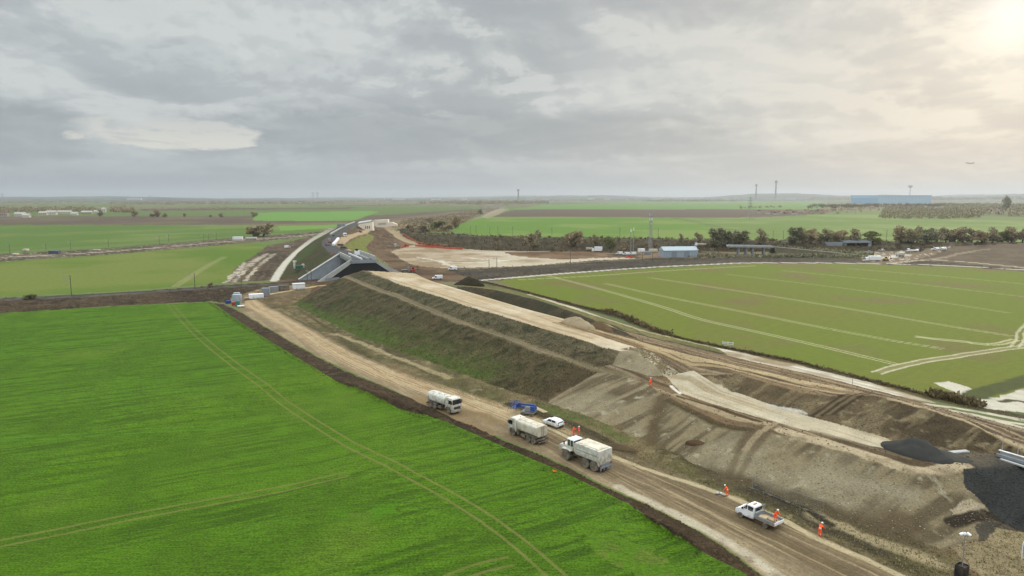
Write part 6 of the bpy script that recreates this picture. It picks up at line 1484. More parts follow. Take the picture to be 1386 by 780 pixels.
ORDS = ords + ['fifteenth', 'sixteenth', 'seventeenth', 'eighteenth', 'nineteenth', 'twentieth', 'twenty-first', 'twenty-second', 'twenty-third', 'twenty-fourth', 'twenty-fifth', 'twenty-sixth', 'twenty-seventh', 'twenty-eighth']
# ------------------------------------------------------------------ far buildings
def far_house(label, px, py, w, l, hh, roof_rgb, wall, rz, group=None, cat='house', flat=False):
    p = at(px, py); r = thing('house' if cat == 'house' else cat.replace(' ', '_'), label, cat, (p.x, p.y, p.z - .3), rz, group)
    MB().box(-w / 2, w / 2, -l / 2, l / 2, 0, hh).build('wall', wall, r)
    if flat: MB().box(-w / 2 - .3, w / 2 + .3, -l / 2 - .3, l / 2 + .3, hh, hh + .8).build('roof', paint('flat_roof_%d' % roof_rgb[0], roof_rgb, .8), r)
    else:
        rise = l * .42
        ro = MB().add([(-w / 2 - .4, -l / 2 - .4, hh), (w / 2 + .4, -l / 2 - .4, hh), (w / 2 + .4, l / 2 + .4, hh), (-w / 2 - .4, l / 2 + .4, hh), (-w / 2 - .4, 0, hh + rise), (w / 2 + .4, 0, hh + rise)],
                 [(0, 1, 5, 4), (2, 3, 4, 5), (0, 4, 3), (1, 2, 5), (0, 3, 2, 1)]).build('roof', paint('roof_%d_%d' % roof_rgb[:2], roof_rgb, .8, dirt=.2), r)
        MB().box(w * .25, w * .25 + .9, -.45, .45, hh + rise * .6, hh + rise + 1.1).build('chimney', paint('brick_chimney', (150, 110, 92), .9), ro)
    if cat != 'building':
        nw = min(5, max(2, int(w / 4)))
        for k in range(nw):
            x = -w / 2 + (k + .5) * w / nw; MB().box(x - .5, x + .5, -l / 2 - .05, -l / 2, hh * .35, hh * .75).build('window', M_GLASS, r)
    return r
M_RENDER = [paint('cream_render', (222, 208, 186), .9, dirt=.1), paint('white_render', (232, 228, 220), .9, dirt=.1), paint('grey_render', (190, 182, 172), .9, dirt=.1)]
ROOFS = [(146, 104, 84), (122, 92, 78), (104, 96, 92), (160, 122, 98)]
rr = random.Random(5)
hs = [(1030, 289), (1037, 289.6), (1044, 288.8), (1051, 290.6), (1058, 289), (1064, 290.8), (1068, 288.4), (1076, 290.2), (1083, 289.4), (1092, 287.6), (1101, 288.6), (1109, 286.6), (1116, 288.4), (1122, 286.4), (1128, 285.8), (1141, 284.5), (1150, 286.5), (1180, 281.5), (1192, 279.8), (1200, 282), (1226, 280.2), (1310, 288), (1341, 285.5), (1354, 285)]
descr = ['cream', 'white', 'grey']
for i, (x, y) in enumerate(hs):
    k = i % 3; rk = rr.randrange(4)
    far_house('%s house in the field edge village at right, %s from the left' % (descr[k], ORDS[i]),
              x, y, rr.uniform(11, 17), rr.uniform(8, 10), rr.uniform(4, 6.5), ROOFS[rk], M_RENDER[k], rr.uniform(-.6, .6), 'village houses on the right')
for i, (x, y, w, hh, c_) in enumerate([(28, 293, 22, 6, 'white'), (36, 294.5, 14, 5, 'white'), (59, 291.5, 18, 6, 'cream'), (70, 290.8, 24, 7, 'white'), (88, 290, 34, 6, 'cream'), (101, 291.3, 14, 4, 'white'), (118, 289.8, 26, 5, 'grey'), (131, 288.8, 12, 5, 'white'), (141, 287.5, 10, 10, 'white'), (5, 293.5, 20, 9, 'brown roofed')]):
    far_house(['low white shed, leftmost of the row in front of the dark wood', 'small white shed just below the leftmost one', 'cream shed left of the long white shed by the wood', 'long white shed in the row before the dark wood', 'long cream shed in the middle of the row before the wood', 'small white shed below the right end of the long cream shed',
               'long grey shed right of the cream one before the wood', 'small white shed near the right end of the wood', 'tall narrow white house at the right end of the wood', 'brown roofed house at the left edge of the picture below the wood'][i], x, y, w, 9, hh, (206, 200, 190) if i != 9 else (128, 92, 74), M_RENDER[1 if c_ == 'white' else 0 if c_ == 'cream' else 2], .1, 'sheds before the left wood', 'shed' if i not in (8, 9) else 'house')
for i, x in enumerate([270, 282, 296, 341, 352, 362, 375, 386, 394, 405, 413, 421, 430, 441, 448]):
    far_house('pale house of the distant left village on the skyline, %s one from its left end' % ORDS[i], x, 275.6 - (i % 3) * .7, rr.uniform(16, 28), 12, rr.uniform(7, 11), ROOFS[rr.randrange(4)], M_RENDER[i % 2], rr.uniform(-.3, .3), 'distant village on the left')
for i, x in enumerate([182, 512, 540, 575, 590, 604, 628, 655, 680, 694, 718, 726, 738, 770, 800, 812, 822, 836, 846, 862, 888, 905, 930, 957, 984, 1000, 1070, 1092]):
    w = rr.uniform(60, 220); hh = rr.uniform(14, 30)
    far_house('pale block of the distant skyline town, %s block from its left end' % ORDS[i], x, 271.6 - rr.uniform(0, 1.4), w, 60, hh, (196, 198, 200), M_RENDER[1 + i % 2], rr.uniform(-.2, .2), 'distant town blocks', 'building', True)
p = at(1204, 275.6); D_ = math.hypot(p.x, p.y); px_m = D_ / F
r = thing('warehouse', 'very long pale blue warehouse on the horizon at the right', 'warehouse', p, -math.atan2(p.x, p.y) * .85)
M_WB = paint('pale_blue_cladding', (172, 202, 230), .6, dirt=.25, dirt_rgb=(186, 208, 226), scale=.02, alb=.9)
L_ = 117 * px_m * .70
MB().box(-L_ / 2, L_ / 2, -60, 60, 0, 8.6 * px_m).build('wall', M_WB, r); MB().box(-L_ / 2 - 2, L_ / 2 + 2, -62, 62, 8.6 * px_m, 9.6 * px_m).build('roof', paint('pale_roof', (206, 212, 218), .7), r)
MB().box(-L_ / 2, -L_ * .16, -75, -60, 0, 6.6 * px_m).build('annex', paint('mid_blue_cladding', (140, 182, 220), .6, dirt=.15, alb=.9), r)
for k in range(24): x = -L_ / 2 + (k + .5) * L_ / 24; MB().box(x - 1.6, x + 1.6, -61, -60, 0, 8.4 * px_m).build('pilaster', paint('light_blue_trim', (190, 214, 234), .6), r)
def tower(label, px, base, top, wpx, head=True, cat='control tower'):
    p = at(px, base); s_ = math.hypot(p.x, p.y) / F; hh = (base - top) * s_; w = wpx * s_ / 2
    r = thing(cat.replace(' ', '_'), label, cat, p)
    MB().tube([(0, 0, -5), (0, 0, hh * .86)], [w * .8, w * .7], 12).build('shaft', M_CHAS, r)
    if head: MB().lathe([(w * .7, hh * .84), (w * 1.25, hh * .88), (w * 1.3, hh * .95), (w * .9, hh)], 14, Matrix.Rotation(math.pi / 2, 4, 'X')).build('cabin', M_DARKM, r)
    else: MB().tube([(0, 0, hh * .86), (0, 0, hh)], [w * .7, w * .7], 12).build('cap', M_DARKM, r)
    return r
tower('dark control tower on the skyline above the old road', 701.5, 271, 256.5, 2.6); tower('dark airport tower on the skyline, shorter left one of the right-hand pair', 1023, 269, 251, 2.2); tower('dark airport tower on the skyline, taller right one of the pair', 1049.5, 269, 246.5, 2.6)
p = at(1231, 270); s_ = math.hypot(p.x, p.y) / F
r = thing('radar_tower', 'slim radar tower with a wide flat head behind the blue warehouse', 'radar tower', p)
MB().tube([(0, 0, 0), (0, 0, 13 * s_)], [.5 * s_, .35 * s_], 10).build('shaft', M_GREYP, r); MB().tube([(0, 0, 13 * s_), (0, 0, 15 * s_), (0, 0, 16 * s_)], [.6 * s_, 2.6 * s_, 2.4 * s_], 14).build('head', M_GREYP, r)
def pylon(label, px, base, top):
    p = at(px, base); hh = (base - top) * math.hypot(p.x, p.y) / F
    r = lattice('pylon', label, 'pylon', px, base, hh, hh * .2, hh * .03, 7, M_STEEL, hh * .0032, False)
    for z, w in ((.72, .16), (.84, .2), (.95, .14)): MB().box(-hh * w, hh * w, -hh * .006, hh * .006, hh * z, hh * (z + .012)).build('crossarm', M_STEEL, r)
pylon('grey pylon on the left skyline, left one of the two above the village', 424, 275, 261); pylon('grey pylon on the left skyline, right one of the two above the village', 430, 275, 260.5); pylon('faint lattice pylon in the green field left of the village', 1014.5, 298, 269); pylon('faint pylon at the far left edge of the skyline', 4, 276, 265); pylon('small pylon on the skyline above the left fields', 203, 276, 266)
# airliner far off, climbing
t_ = 3400; dx, dy = (1312 - CX) / F, (CY - 221) / F
pa_ = Vector((dx, CT + dy * ST, dy * CT - ST)) * t_ + Vector((0, 0, H))
r = thing('airliner', 'small grey airliner in the sky at the right', 'aeroplane', pa_, math.radians(8)); r.rotation_euler = (0, math.radians(-8), math.radians(170))
MB().tube([(-19, 0, .6), (-16, 0, .4), (-8, 0, 0), (12, 0, 0), (17, 0, -.2), (19, 0, -.6)], [.4, 1.2, 2, 2, 1.5, .2], 12).build('fuselage', M_STEEL, r)
for s_ in (1, -1):
    MB().add([(5, s_ * 1.5, -.6), (-2, s_ * 1.5, -.6), (-7, s_ * 17, .8), (-4.6, s_ * 17, .8), (5, s_ * 1.5, -.1), (-2, s_ * 1.5, -.1), (-7, s_ * 17, 1), (-4.6, s_ * 17, 1)], [(0, 1, 2, 3), (7, 6, 5, 4), (0, 4, 5, 1), (1, 5, 6, 2), (2, 6, 7, 3), (3, 7, 4, 0)]).build('wing', M_STEEL, r)
    MB().tube([(1, s_ * 5.5, -1.6), (4.4, s_ * 5.5, -1.6)], [.9, 1], 10).build('engine', M_GREYP, r)
    MB().box(-18.5, -15.5, min(s_ * 1, s_ * 6.5), max(s_ * 1, s_ * 6.5), 1, 1.25).build('tailplane', M_STEEL, r)
MB().prism([(-19.5, 1.5), (-14, 1.5), (-18, 7.5), (-20.5, 7.5)], -.2, .2).build('fin', M_STEEL, r)
# ------------------------------------------------------------------ trees and plants
def leaf_mat(name, rgb, var=.5):
    m, nt, b = new_mat(name); lk = nt.links.new
    g = node(nt, 'ShaderNodeNewGeometry')
    n1 = node(nt, 'ShaderNodeTexNoise', Scale=.35, Detail=3.0); t = node(nt, 'ShaderNodeTexCoord'); lk(t.outputs['Object'], n1.inputs['Vector'])
    ad = node(nt, 'ShaderNodeMath', operation='ADD'); lk(g.outputs['Random Per Island'], ad.inputs[0]); lk(n1.outputs['Fac'], ad.inputs[1])
    mr = node(nt, 'ShaderNodeMapRange'); mr.inputs['From Max'].default_value = 1.6; mr.inputs['From Min'].default_value = .4; mr.inputs['To Min'].default_value = 1 - var; mr.inputs['To Max'].default_value = 1 + var; lk(ad.outputs[0], mr.inputs['Value'])
    vm = node(nt, 'ShaderNodeVectorMath', operation='SCALE'); vm.inputs[0].default_value = tuple(S(*rgb)); lk(mr.outputs[0], vm.inputs['Scale'])
    lk(vm.outputs[0], b.inputs['Base Color']); b.inputs['Roughness'].default_value = .9; b.inputs['Specular IOR Level'].default_value = .1
    return m
M_TWIG = leaf_mat('bare_twigs', (176, 164, 130)); M_TWIGB = leaf_mat('brown_twigs', (184, 164, 130)); M_OLIVE = leaf_mat('olive_foliage', (136, 138, 88)); M_DKGRN = leaf_mat('dark_evergreen', (158, 156, 122)); M_SCRUB = leaf_mat('dead_scrub', (124, 110, 80)); M_BARK = paint('bark', (84, 74, 60), .95, dirt=.3)
def crown_mesh(name, hh, w, lobes, n, size, seed, low=.25, upright=.5):
    r = np.random.default_rng(seed)
    L = []
    for k in range(lobes):
        a = r.uniform(0, 6.28); d = w * .5 * math.sqrt(r.uniform(0, .45))
        zc = hh * r.uniform(low + .12, .82); f = 1 - abs(zc / hh - .55) * .9
        L.append((math.cos(a) * d * f, math.sin(a) * d * f, zc, w * r.uniform(.2, .32) * max(.5, f), hh * r.uniform(.13, .22)))
    vs, fs = [], []
    per = n // lobes
    for cx_, cy_, cz_, rx, rz_ in L:
        for _ in range(per):
            v = r.normal(size=3); v /= np.linalg.norm(v); q = r.uniform(.25, 1.08) ** .6
            p = np.array([cx_ + v[0] * rx * q, cy_ + v[1] * rx * q, cz_ + v[2] * rz_ * q])
            if p[2] < .1: continue
            d = v * .7 + r.normal(size=3) * .6 + np.array([0, 0, upright]); d /= np.linalg.norm(d)
            u = np.cross(d, r.normal(size=3)); u /= np.linalg.norm(u) + 1e-6
            s = size * r.uniform(.6, 1.5); b = len(vs)
            vs += [p - d * s * .5 - u * s * .12, p - d * s * .1 + u * s * .3, p + d * s * .8, p - d * s * .05 - u * s * .28]
            fs.append((b, b + 1, b + 2, b + 3))
    me = bpy.data.meshes.new(name); me.from_pydata([tuple(v) for v in vs], [], fs); return me, L
def tree_proto(kind, hh, w, lobes, n, size, seed, mat, low=.25):
    me, L = crown_mesh('crown', hh, w, lobes, n, size, seed, low)
    me.materials.append(mat)
    tk = MB(); r = random.Random(seed)
    tk.tube([(0, 0, -.5), (.05, 0, hh * .2), (0, .1, hh * .45), (.1, 0, hh * .8)], [w * .035 + .08, w * .028 + .05, w * .018 + .04, .03], 7)
    for cx_, cy_, cz_, rx, rz_ in L: tk.tube([(0, 0, min(cz_ * .5, hh * .35)), (cx_ * .6, cy_ * .6, cz_ * .8), (cx_, cy_, cz_ + rz_ * .5)], [w * .015 + .04, w * .01 + .03, .02], 5)
    t = tk.build('trunk', M_BARK); tm = t.data; bpy.data.objects.remove(t)
    return me, tm
PROTO = {
    'tree': [tree_proto('tree', 10, 8, 11, 1900, .55, 20 + k, m, .08) for k, m in enumerate((M_TWIG, M_TWIG, M_TWIGB))],
    'bush': [tree_proto('bush', 6, 8, 11, 1700, .52, 40 + k, m, .05) for k, m in enumerate((M_TWIG, M_OLIVE, M_TWIGB))],
    'evergreen': [tree_proto('evergreen', 9, 7, 12, 2000, .6, 60 + k, M_DKGRN, .1) for k in range(2)]}
def tree(name, label, px, py, top, wpx, proto, var, group=None):
    p = at(px, py); s_ = p.length / F; hh = (py - top) * s_; w = wpx * s_
    cm, tm = PROTO[proto][var % len(PROTO[proto])]
    base_h, base_w = {'tree': (10, 8), 'bush': (6, 8), 'evergreen': (9, 7)}[proto]
    r = thing(name, label, 'bush' if 'bush' in name else 'tree', (p.x, p.y, p.z), random.uniform(0, 6), group)
    c = link(bpy.data.objects.new('crown', cm), r); t = link(bpy.data.objects.new('trunk', tm), r)
    r.scale = (w / base_w, w / base_w, hh / base_h)
    return r
tree('bush', 'big round bare bush on the far bank above the chalk area', 722, 338, 311, 28, 'bush', 0); tree('bush', 'rounded bare bush on the far bank midway between chalk area and thin masts', 778, 334, 312, 28, 'bush', 2); tree('bush', 'low bush on the bank right of the midway round bush', 806, 333, 317, 14, 'bush', 0); tree('bush', 'low wide bush on the far bank left of the thin mast pair', 826, 336, 320, 20, 'bush', 1)
tree('bare_tree', 'small bare tree on the bank just right of the lattice tower', 921, 329, 316, 9, 'tree', 0); tree('bare_tree', 'small bare tree on the bank above the white flatbed lorry', 944.5, 331, 315, 14, 'tree', 1)
tree('evergreen_tree', 'dark dense tree behind the right end of the blue shed', 968, 335, 309.5, 26, 'evergreen', 0); tree('evergreen_tree', 'dark dense tree between shed and grey bridge, right of its twin', 984, 334, 310.5, 24, 'evergreen', 1); tree('evergreen_tree', 'wide dark tree above the left end of the grey bridge', 1001, 333, 313, 26, 'evergreen', 0); tree('bare_tree', 'bare tree above the right end of the grey bridge', 1029, 332, 310.5, 20, 'tree', 0)
row = [(1075, 310, 22, 'evergreen'), (1087, 314, 16, 'tree'), (1097, 312, 18, 'tree'), (1110, 316, 14, 'bush'), (1120, 312.5, 20, 'tree'), (1136, 314, 20, 'bush'), (1156, 312, 20, 'tree'), (1181, 315, 22, 'bush'), (1219, 309.5, 20, 'tree'), (1232, 313, 18, 'tree'), (1241, 310.5, 16, 'tree'), (1254, 312, 18, 'evergreen'), (1268, 313, 20, 'bush'), (1280, 312, 18, 'tree'), (1292, 313, 18, 'bush'), (1303, 311, 20, 'tree'), (1315, 313, 16, 'tree'), (1328, 316, 16, 'bush'), (1343, 312, 18, 'tree'), (1357, 315, 16, 'bush'), (1369, 312, 16, 'tree'), (1384, 314, 18, 'bush'), (1400, 312, 18, 'tree'), (1418, 313, 20, 'bush')]
ORD2 = ords + ['fifteenth', 'sixteenth', 'seventeenth', 'eighteenth', 'nineteenth', 'twentieth', 'twenty-first', 'twenty-second', 'twenty-third', 'twenty-fourth']
for i, (x, top, w, kd) in enumerate(row):
    tree({'tree': 'bare_tree', 'bush': 'bush', 'evergreen': 'evergreen_tree'}[kd], '%s, %s in the bank row right of the grey bridge' % ({'tree': 'bare tree', 'bush': 'round bush', 'evergreen': 'dark dense tree'}[kd], ORD2[i]), x, 329.5 if x < 1200 else 328.8, top - 1, w * 1.15, kd, i, 'trees in a row on the right bank')
tree('bare_tree', 'brown round tree at the corner of the light green field, centre', 617, 309, 292.5, 17, 'tree', 2)
for l, x, y, t, w, k, v in (('brown bush below the brown tree in the centre scrub', 606, 313, 303, 20, 'bush', 2), ('wide olive bush in the scrub left of the brown tree', 592, 312, 298, 26, 'bush', 1), ('bare bush in the scrub beside the white bridge', 573, 314, 302, 26, 'bush', 0), ('low bush in the scrub right of the white bridge', 556, 312, 303, 20, 'bush', 0), ('small bush in the scrub above the olive one', 582, 302, 294.5, 16, 'bush', 2),
                            ('dark bush on the old road in the centre distance', 650, 291, 283, 10, 'bush', 0), ('dark wide tree clump left of the new road at the field end', 357, 320, 303, 34, 'bush', 0), ('lower part of the dark clump left of the new road', 343, 320, 308, 22, 'bush', 2),
                            ('low bush on the near railway bank at the left', 40, 405, 399, 16, 'bush', 1), ('tiny bush on the railway bank below the field line', 285, 389, 382.5, 9, 'bush', 0)):
    tree('bush', l, x, y, t, w, k, v)
for i, (x, y, t, w) in enumerate([(135, 293, 284.5, 9), (182, 293.5, 286, 10), (213, 294, 284.5, 12), (223, 294, 289, 9), (206, 294, 289.5, 8), (250, 293.5, 289, 5), (300, 294, 288.5, 9), (344, 294, 287.5, 12), (285, 294, 291, 5)]):
    tree('bare_tree', 'lone bare tree along the left brown field, %s from the left' % ords[i], x, y, t, w, 'tree', i, 'lone trees at the left brown field')
tree('tree', 'pointed dark conifer standing out of the right wood', 1361, 285, 268.5, 9, 'evergreen', 1)

def scatter_mesh(name, label, cat, clumps, mat, kind='stuff', lf=1.0, dome=False):
    """clumps: (x, y, z, height, width, blades); loose blades that lean outwards"""
    vs, fs = [], []
    r = np.random.default_rng(len(clumps))
    for x, y, z, hh, w, nb in clumps:
        for _ in range(nb):
            a = r.uniform(0, 6.283); d = w * .5 * math.sqrt(r.uniform(0, 1)); c_, s_ = math.cos(a), math.sin(a)
            bx, by = x + c_ * d, y + s_ * d
            zt = .55 if not dome else .85 * math.sqrt(max(0, 1 - (d / (w * .5)) ** 2 * .9)); zb = z + hh * r.uniform(-.1 if not dome else 0, zt); l = hh * r.uniform(.35, .7) * lf; lean = r.uniform(.1, .8)
            t = r.uniform(0, 6.283); ux, uy = math.cos(t) * l * .35, math.sin(t) * l * .35
            b = len(vs)
            vs += [(bx - ux, by - uy, zb), (bx + ux, by + uy, zb + l * .1), (bx + c_ * lean * l + ux * .6, by + s_ * lean * l + uy * .6, zb + l * .7), (bx + c_ * lean * l * 1.1 - ux * .3, by + s_ * lean * l * 1.1 - uy * .3, zb + l)]
            fs.append((b, b + 1, b + 2, b + 3))
    me = bpy.data.meshes.new(name); me.from_pydata(vs, [], fs); me.materials.append(mat)
    return tag(link(bpy.data.objects.new(name, me)), label, cat, kind=kind)
def pick(mask, n, rmax=900):
    ii = np.flatnonzero((mask & (R2 < rmax)).ravel())
    if not len(ii): return []
    s_ = RNG.choice(ii, min(n, len(ii)), replace=False)
    xs, ys = X.ravel()[s_], Y.ravel()[s_]
    sp_ = R2.ravel()[s_] * step
    return [(float(x + RNG.uniform(-1, 1) * e), float(y + RNG.uniform(-1, 1) * e), 0) for x, y, e in zip(xs, ys, sp_)]
def along(pts, n, spread):
    q = [at(*p) for p in pts]; L = [(b - a).length for a, b in zip(q[:-1], q[1:])]; tot = sum(L); o = []
    for _ in range(n):
        d = RNG.uniform(0, tot); i = 0
        while i < len(L) - 1 and d > L[i]: d -= L[i]; i += 1
        p = q[i] + (q[i + 1] - q[i]) * (d / L[i]); o.append((p.x + RNG.normal() * spread, p.y + RNG.normal() * spread))
    return o
def U_(a, b): return float(RNG.uniform(a, b))
# scrub on the far bank
m_ = ZONE == zid('railway_bank')
cl = [(x, y, ground(x, y) - .2, U_(.8, 3.0), U_(1.8, 4.5), 13) for x, y, _ in pick(m_ & (Y > 420), 2300)]
scatter_mesh('undergrowth', 'dark bare scrub covering the far railway bank', 'scrub', cl, M_SCRUB, lf=.7, dome=True)
cl = [(x, y, ground(x, y) - .1, U_(.25, .8), U_(.4, 1.1), 7) for x, y, _ in pick(m_ & (Y < 420) & (V < 400), 1300)]
scatter_mesh('undergrowth', 'dark dead scrub on the near railway bank at the left', 'scrub', cl, M_SCRUB, lf=.7, dome=True)
cl = [(x, y, ground(x, y) - .2, U_(1.0, 4.5), U_(2, 6), 16) for x, y, _ in pick(ZONE == zid('scrubland'), 1100, 3000)]
scatter_mesh('undergrowth', 'brown scrub around the old cutting in the centre', 'scrub', cl, M_TWIGB, lf=.6, dome=True)
cl = [(x, y, ground(x, y) - .1, U_(.3, 1.1), U_(.6, 1.6), 7) for x, y, _ in pick((ZONE == zid('trackside_ground')) & (R2 < 620) & (X > -60), 700)]
scatter_mesh('undergrowth', 'low dark weeds beside the railway right of the bridge', 'scrub', cl, M_SCRUB, lf=.7, dome=True)
cl = [(x, y, ground(x, y) - .1, U_(.8, 3.2), U_(1.5, 3), 9) for x, y in along([(1040, 336), (1100, 340), (1170, 346)], 260, 5)] + [(x, y, ground(x, y) - .1, U_(1, 3), U_(1.5, 3), 9) for x, y in along([(1020, 347.5), (1090, 348), (1160, 348.5)], 320, 3.5)] + [(x, y, ground(x, y), U_(1, 3), U_(1.5, 3), 9) for x, y in along([(940, 348), (985, 348)], 60, 4)]
scatter_mesh('undergrowth', 'dark evergreen scrub on the ramp of the grey bridge', 'scrub', cl, M_DKGRN)
cl = [(x, y, ground(x, y), U_(1, 3.2), U_(2, 4), 14) for x, y in along([(978, 337), (1000, 338.5), (1050, 339)], 110, 5)]
scatter_mesh('undergrowth', 'grey brown scrub under and beside the grey road bridge', 'scrub', cl, M_SCRUB, lf=.6, dome=True)
# hedge at the foot of the right field
hp = [(642, 380), (661, 383.5), (720, 398), (780, 414), (840, 428.5), (862, 438), (901, 453.5), (975, 470), (1080, 491), (1173, 514.5), (1259, 537), (1330, 552)]
cl = [(x, y, ground(x, y) - .1, U_(.25, .8), U_(.4, 1.0), 8) for x, y in along(hp, 3000, .5)] + [(x, y, ground(x, y) - .1, U_(.5, 1.3), U_(.7, 1.5), 10) for x, y in along([(820, 421), (850, 431.5), (872, 442), (905, 454)], 380, .8)] + [(x, y, ground(x, y) - .1, U_(.6, 1.6), U_(.7, 1.6), 10) for x, y in along([(1265, 536), (1300, 545), (1322, 549)], 260, .9)]
hd_ = scatter_mesh('hedge', 'low scraggy brown hedge along the foot of the right field', 'hedge', cl, M_SCRUB)
# tufts on slopes, verges and bund
vg_ = leaf_mat('winter_grass', (120, 116, 76), .5); vg2 = leaf_mat('dull_grass', (96, 104, 60), .5); vg3 = leaf_mat('straw_tufts', (156, 142, 104), .4)
em = (ZONE == zid('embankment')) & (R2 < 420)
scatter_mesh('grass_tufts', 'dull green tufts on the embankment slopes', 'grass', [(x, y, ground(x, y) - .05, U_(.12, .36), U_(.2, .6), 5) for x, y, _ in pick(em, 2500)], vg2)
scatter_mesh('grass_tufts', 'dry brown tufts on the embankment slopes', 'grass', [(x, y, ground(x, y) - .05, U_(.12, .36), U_(.2, .6), 5) for x, y, _ in pick(em, 8000)], leaf_mat('dry_tufts', (128, 112, 80), .45))
ve = (ZONE == zid('verge')) & (R2 < 330)
scatter_mesh('grass_tufts', 'straw coloured tufts on the verges beside the haul road', 'grass', [(x, y, ground(x, y) - .05, U_(.1, .3), U_(.2, .5), 4) for x, y, _ in pick(ve, 6000)], vg3)
scatter_mesh('grass_tufts', 'olive tufts on the verges beside the haul road', 'grass', [(x, y, ground(x, y) - .05, U_(.1, .32), U_(.2, .5), 4) for x, y, _ in pick(ve, 3000)], vg_)
fe = [(x, y, ground(x, y) - .05, U_(.1, .3), U_(.3, .6), 5) for x, y in along([(283, 410), (333, 444), (407, 490), (459, 519), (540, 554), (616, 582), (688, 614), (771, 649), (817, 672), (900, 723), (990, 779)], 1500, .5)]
scatter_mesh('grass_tufts', 'rough tufts along the edge of the bright crop field', 'grass', fe, vg2)
# stones and clods
def stones(name, label, pts, mat, smin, smax):
    vs, fs = [], []
    for x, y in pts:
        z = ground(x, y); s_ = smin * (smax / smin) ** (RNG.uniform() ** 2.2); a = U_(0, 6.28); b = len(vs)
        k = RNG.uniform(.6, 1.3, 6) * s_; c_, n_ = math.cos(a), math.sin(a)
        vs += [(x + c_ * k[0], y + n_ * k[0], z + s_ * .1), (x - n_ * k[1], y + c_ * k[1], z + s_ * .2), (x - c_ * k[2], y - n_ * k[2], z + s_ * .1), (x + n_ * k[3], y - c_ * k[3], z + s_ * .15), (x + c_ * .2 * s_, y, z + k[4] * .7), (x, y, z - k[5] * .5)]
        fs += [(b, b + 1, b + 4), (b + 1, b + 2, b + 4), (b + 2, b + 3, b + 4), (b + 3, b, b + 4), (b + 1, b, b + 5), (b + 2, b + 1, b + 5), (b + 3, b + 2, b + 5), (b, b + 3, b + 5)]
    me = bpy.data.meshes.new(name); me.from_pydata(vs, [], fs); me.materials.append(mat)
    return tag(link(bpy.data.objects.new(name, me)), label, 'stones', kind='stuff')
M_CHK = paint('chalk_stones', (214, 206, 188), .9, dirt=.4, scale=.3); M_CLOD = paint('soil_clods', (92, 76, 56), .95, dirt=.4, dirt_rgb=(70, 58, 42), spec=.1, alb=.65, scale=.4); M_CLOD2 = paint('pale_clods', (150, 134, 104), .95, dirt=.4, dirt_rgb=(120, 104, 78), spec=.1, alb=.65, scale=.4)
xy = lambda L: [(a, b) for a, b, _ in L]
bare = (ZONE == zid('bare_slope')); near_ = R2 < 260
stones('stones', 'white chalk stones scattered over the bare slopes', xy(pick(bare & near_, 500)), M_CHK, .03, .13)
stones('stones', 'greyish clods scattered over the bare slopes', xy(pick(bare & near_, 5000)), M_CLOD2, .04, .16)
stones('stones', 'dark clods on the topsoil bund along the crop field', xy(pick((ZONE == zid('soil_bund')) & near_, 7000)), M_CLOD, .07, .30)
stones('stones', 'brown clods on the spoil slope and rutted ground', xy(pick(((ZONE == zid('spoil_slope')) | (ZONE == zid('works_ground'))) & near_, 4000)), M_CLOD, .05, .20)
stones('stones', 'pale stones on the haul road and chalk platforms', xy(pick(((ZONE == zid('haul_road')) | (ZONE == zid('lower_platform')) | (ZONE == zid('embankment_top'))) & near_, 2500)), M_CLOD2, .03, .13)
stones('stones', 'dark gravel lumps on the black slope', xy(pick((ZONE == zid('gravel_slope')) & near_, 2500)), paint('dark_gravel', (60, 60, 58), .95, dirt=.15, dirt_rgb=(76, 74, 70), alb=.6), .05, .2)
sp_ = world([(838, 473, 7.5), (862, 470, 7.4), (885, 478, 7.1), (915, 499, 5.4), (931, 507, 4.9), (915, 513, 4.7), (901, 509, 4.9), (880, 487, 6.8), (860, 476, 7.3)])
w_ = window(min(p[0] for p in sp_), max(p[0] for p in sp_), min(p[1] for p in sp_), max(p[1] for p in sp_))
full = np.zeros(X.shape, bool); full[w_] = inside(sp_, w_, .5)
stones('rubble', 'pale chalk blocks spilling down from the embankment end', xy(pick(full, 700)), M_CLOD2, .08, .36)
# woods far off
def wood(label, pts, n, hh, w, mat, blades=44):
    q = [at(*p) for p in pts]; x0, x1 = min(p.x for p in q), max(p.x for p in q); y0, y1 = min(p.y for p in q), max(p.y for p in q)
    px = np.array([[p.x, p.y] for p in q]); out_, tries = [], 0
    while len(out_) < n and tries < n * 40:
        tries += 1; x, y = U_(x0, x1), U_(y0, y1); c_ = False; j_ = len(px) - 1
        for i in range(len(px)):
            if (px[i][1] > y) != (px[j_][1] > y) and x < (px[j_][0] - px[i][0]) * (y - px[i][1]) / (px[j_][1] - px[i][1]) + px[i][0]: c_ = not c_
            j_ = i
        if c_: k = U_(.6, 1.25); out_.append((x, y, ground(x, y), hh * k, w * k * U_(.8, 1.2), blades))
    return scatter_mesh('woods', label, 'woods', out_, mat, lf=.42, dome=True)
wood('dark bare wood behind the white sheds at the left', [(-160, 289), (0, 289), (60, 288.6), (130, 287.6), (130, 284.4), (0, 284.4), (-160, 284.4)], 420, 13, 13, M_TWIG)
wood('rounded end of the left wood behind the lone trees', [(150, 288), (180, 288), (178, 285), (152, 285)], 60, 15, 14, M_TWIGB)
wood('bare wood around the village houses at the right', [(1190, 296), (1240, 296.5), (1330, 297), (1330, 284), (1200, 281)], 420, 11, 13, M_TWIG)
wood('bare wood at the right edge behind the far field', [(1310, 293), (1500, 293), (1500, 277.5), (1270, 277)], 620, 14, 17, M_TWIG)
wood('scattered trees between the village houses', [(1025, 291), (1130, 291), (1190, 286), (1190, 281), (1090, 285), (1025, 287)], 60, 7, 8, M_TWIGB)
wood('trees behind the village in front of the blue warehouse', [(1090, 283), (1290, 280), (1330, 277.5), (1100, 279)], 260, 14, 18, M_SCRUB)
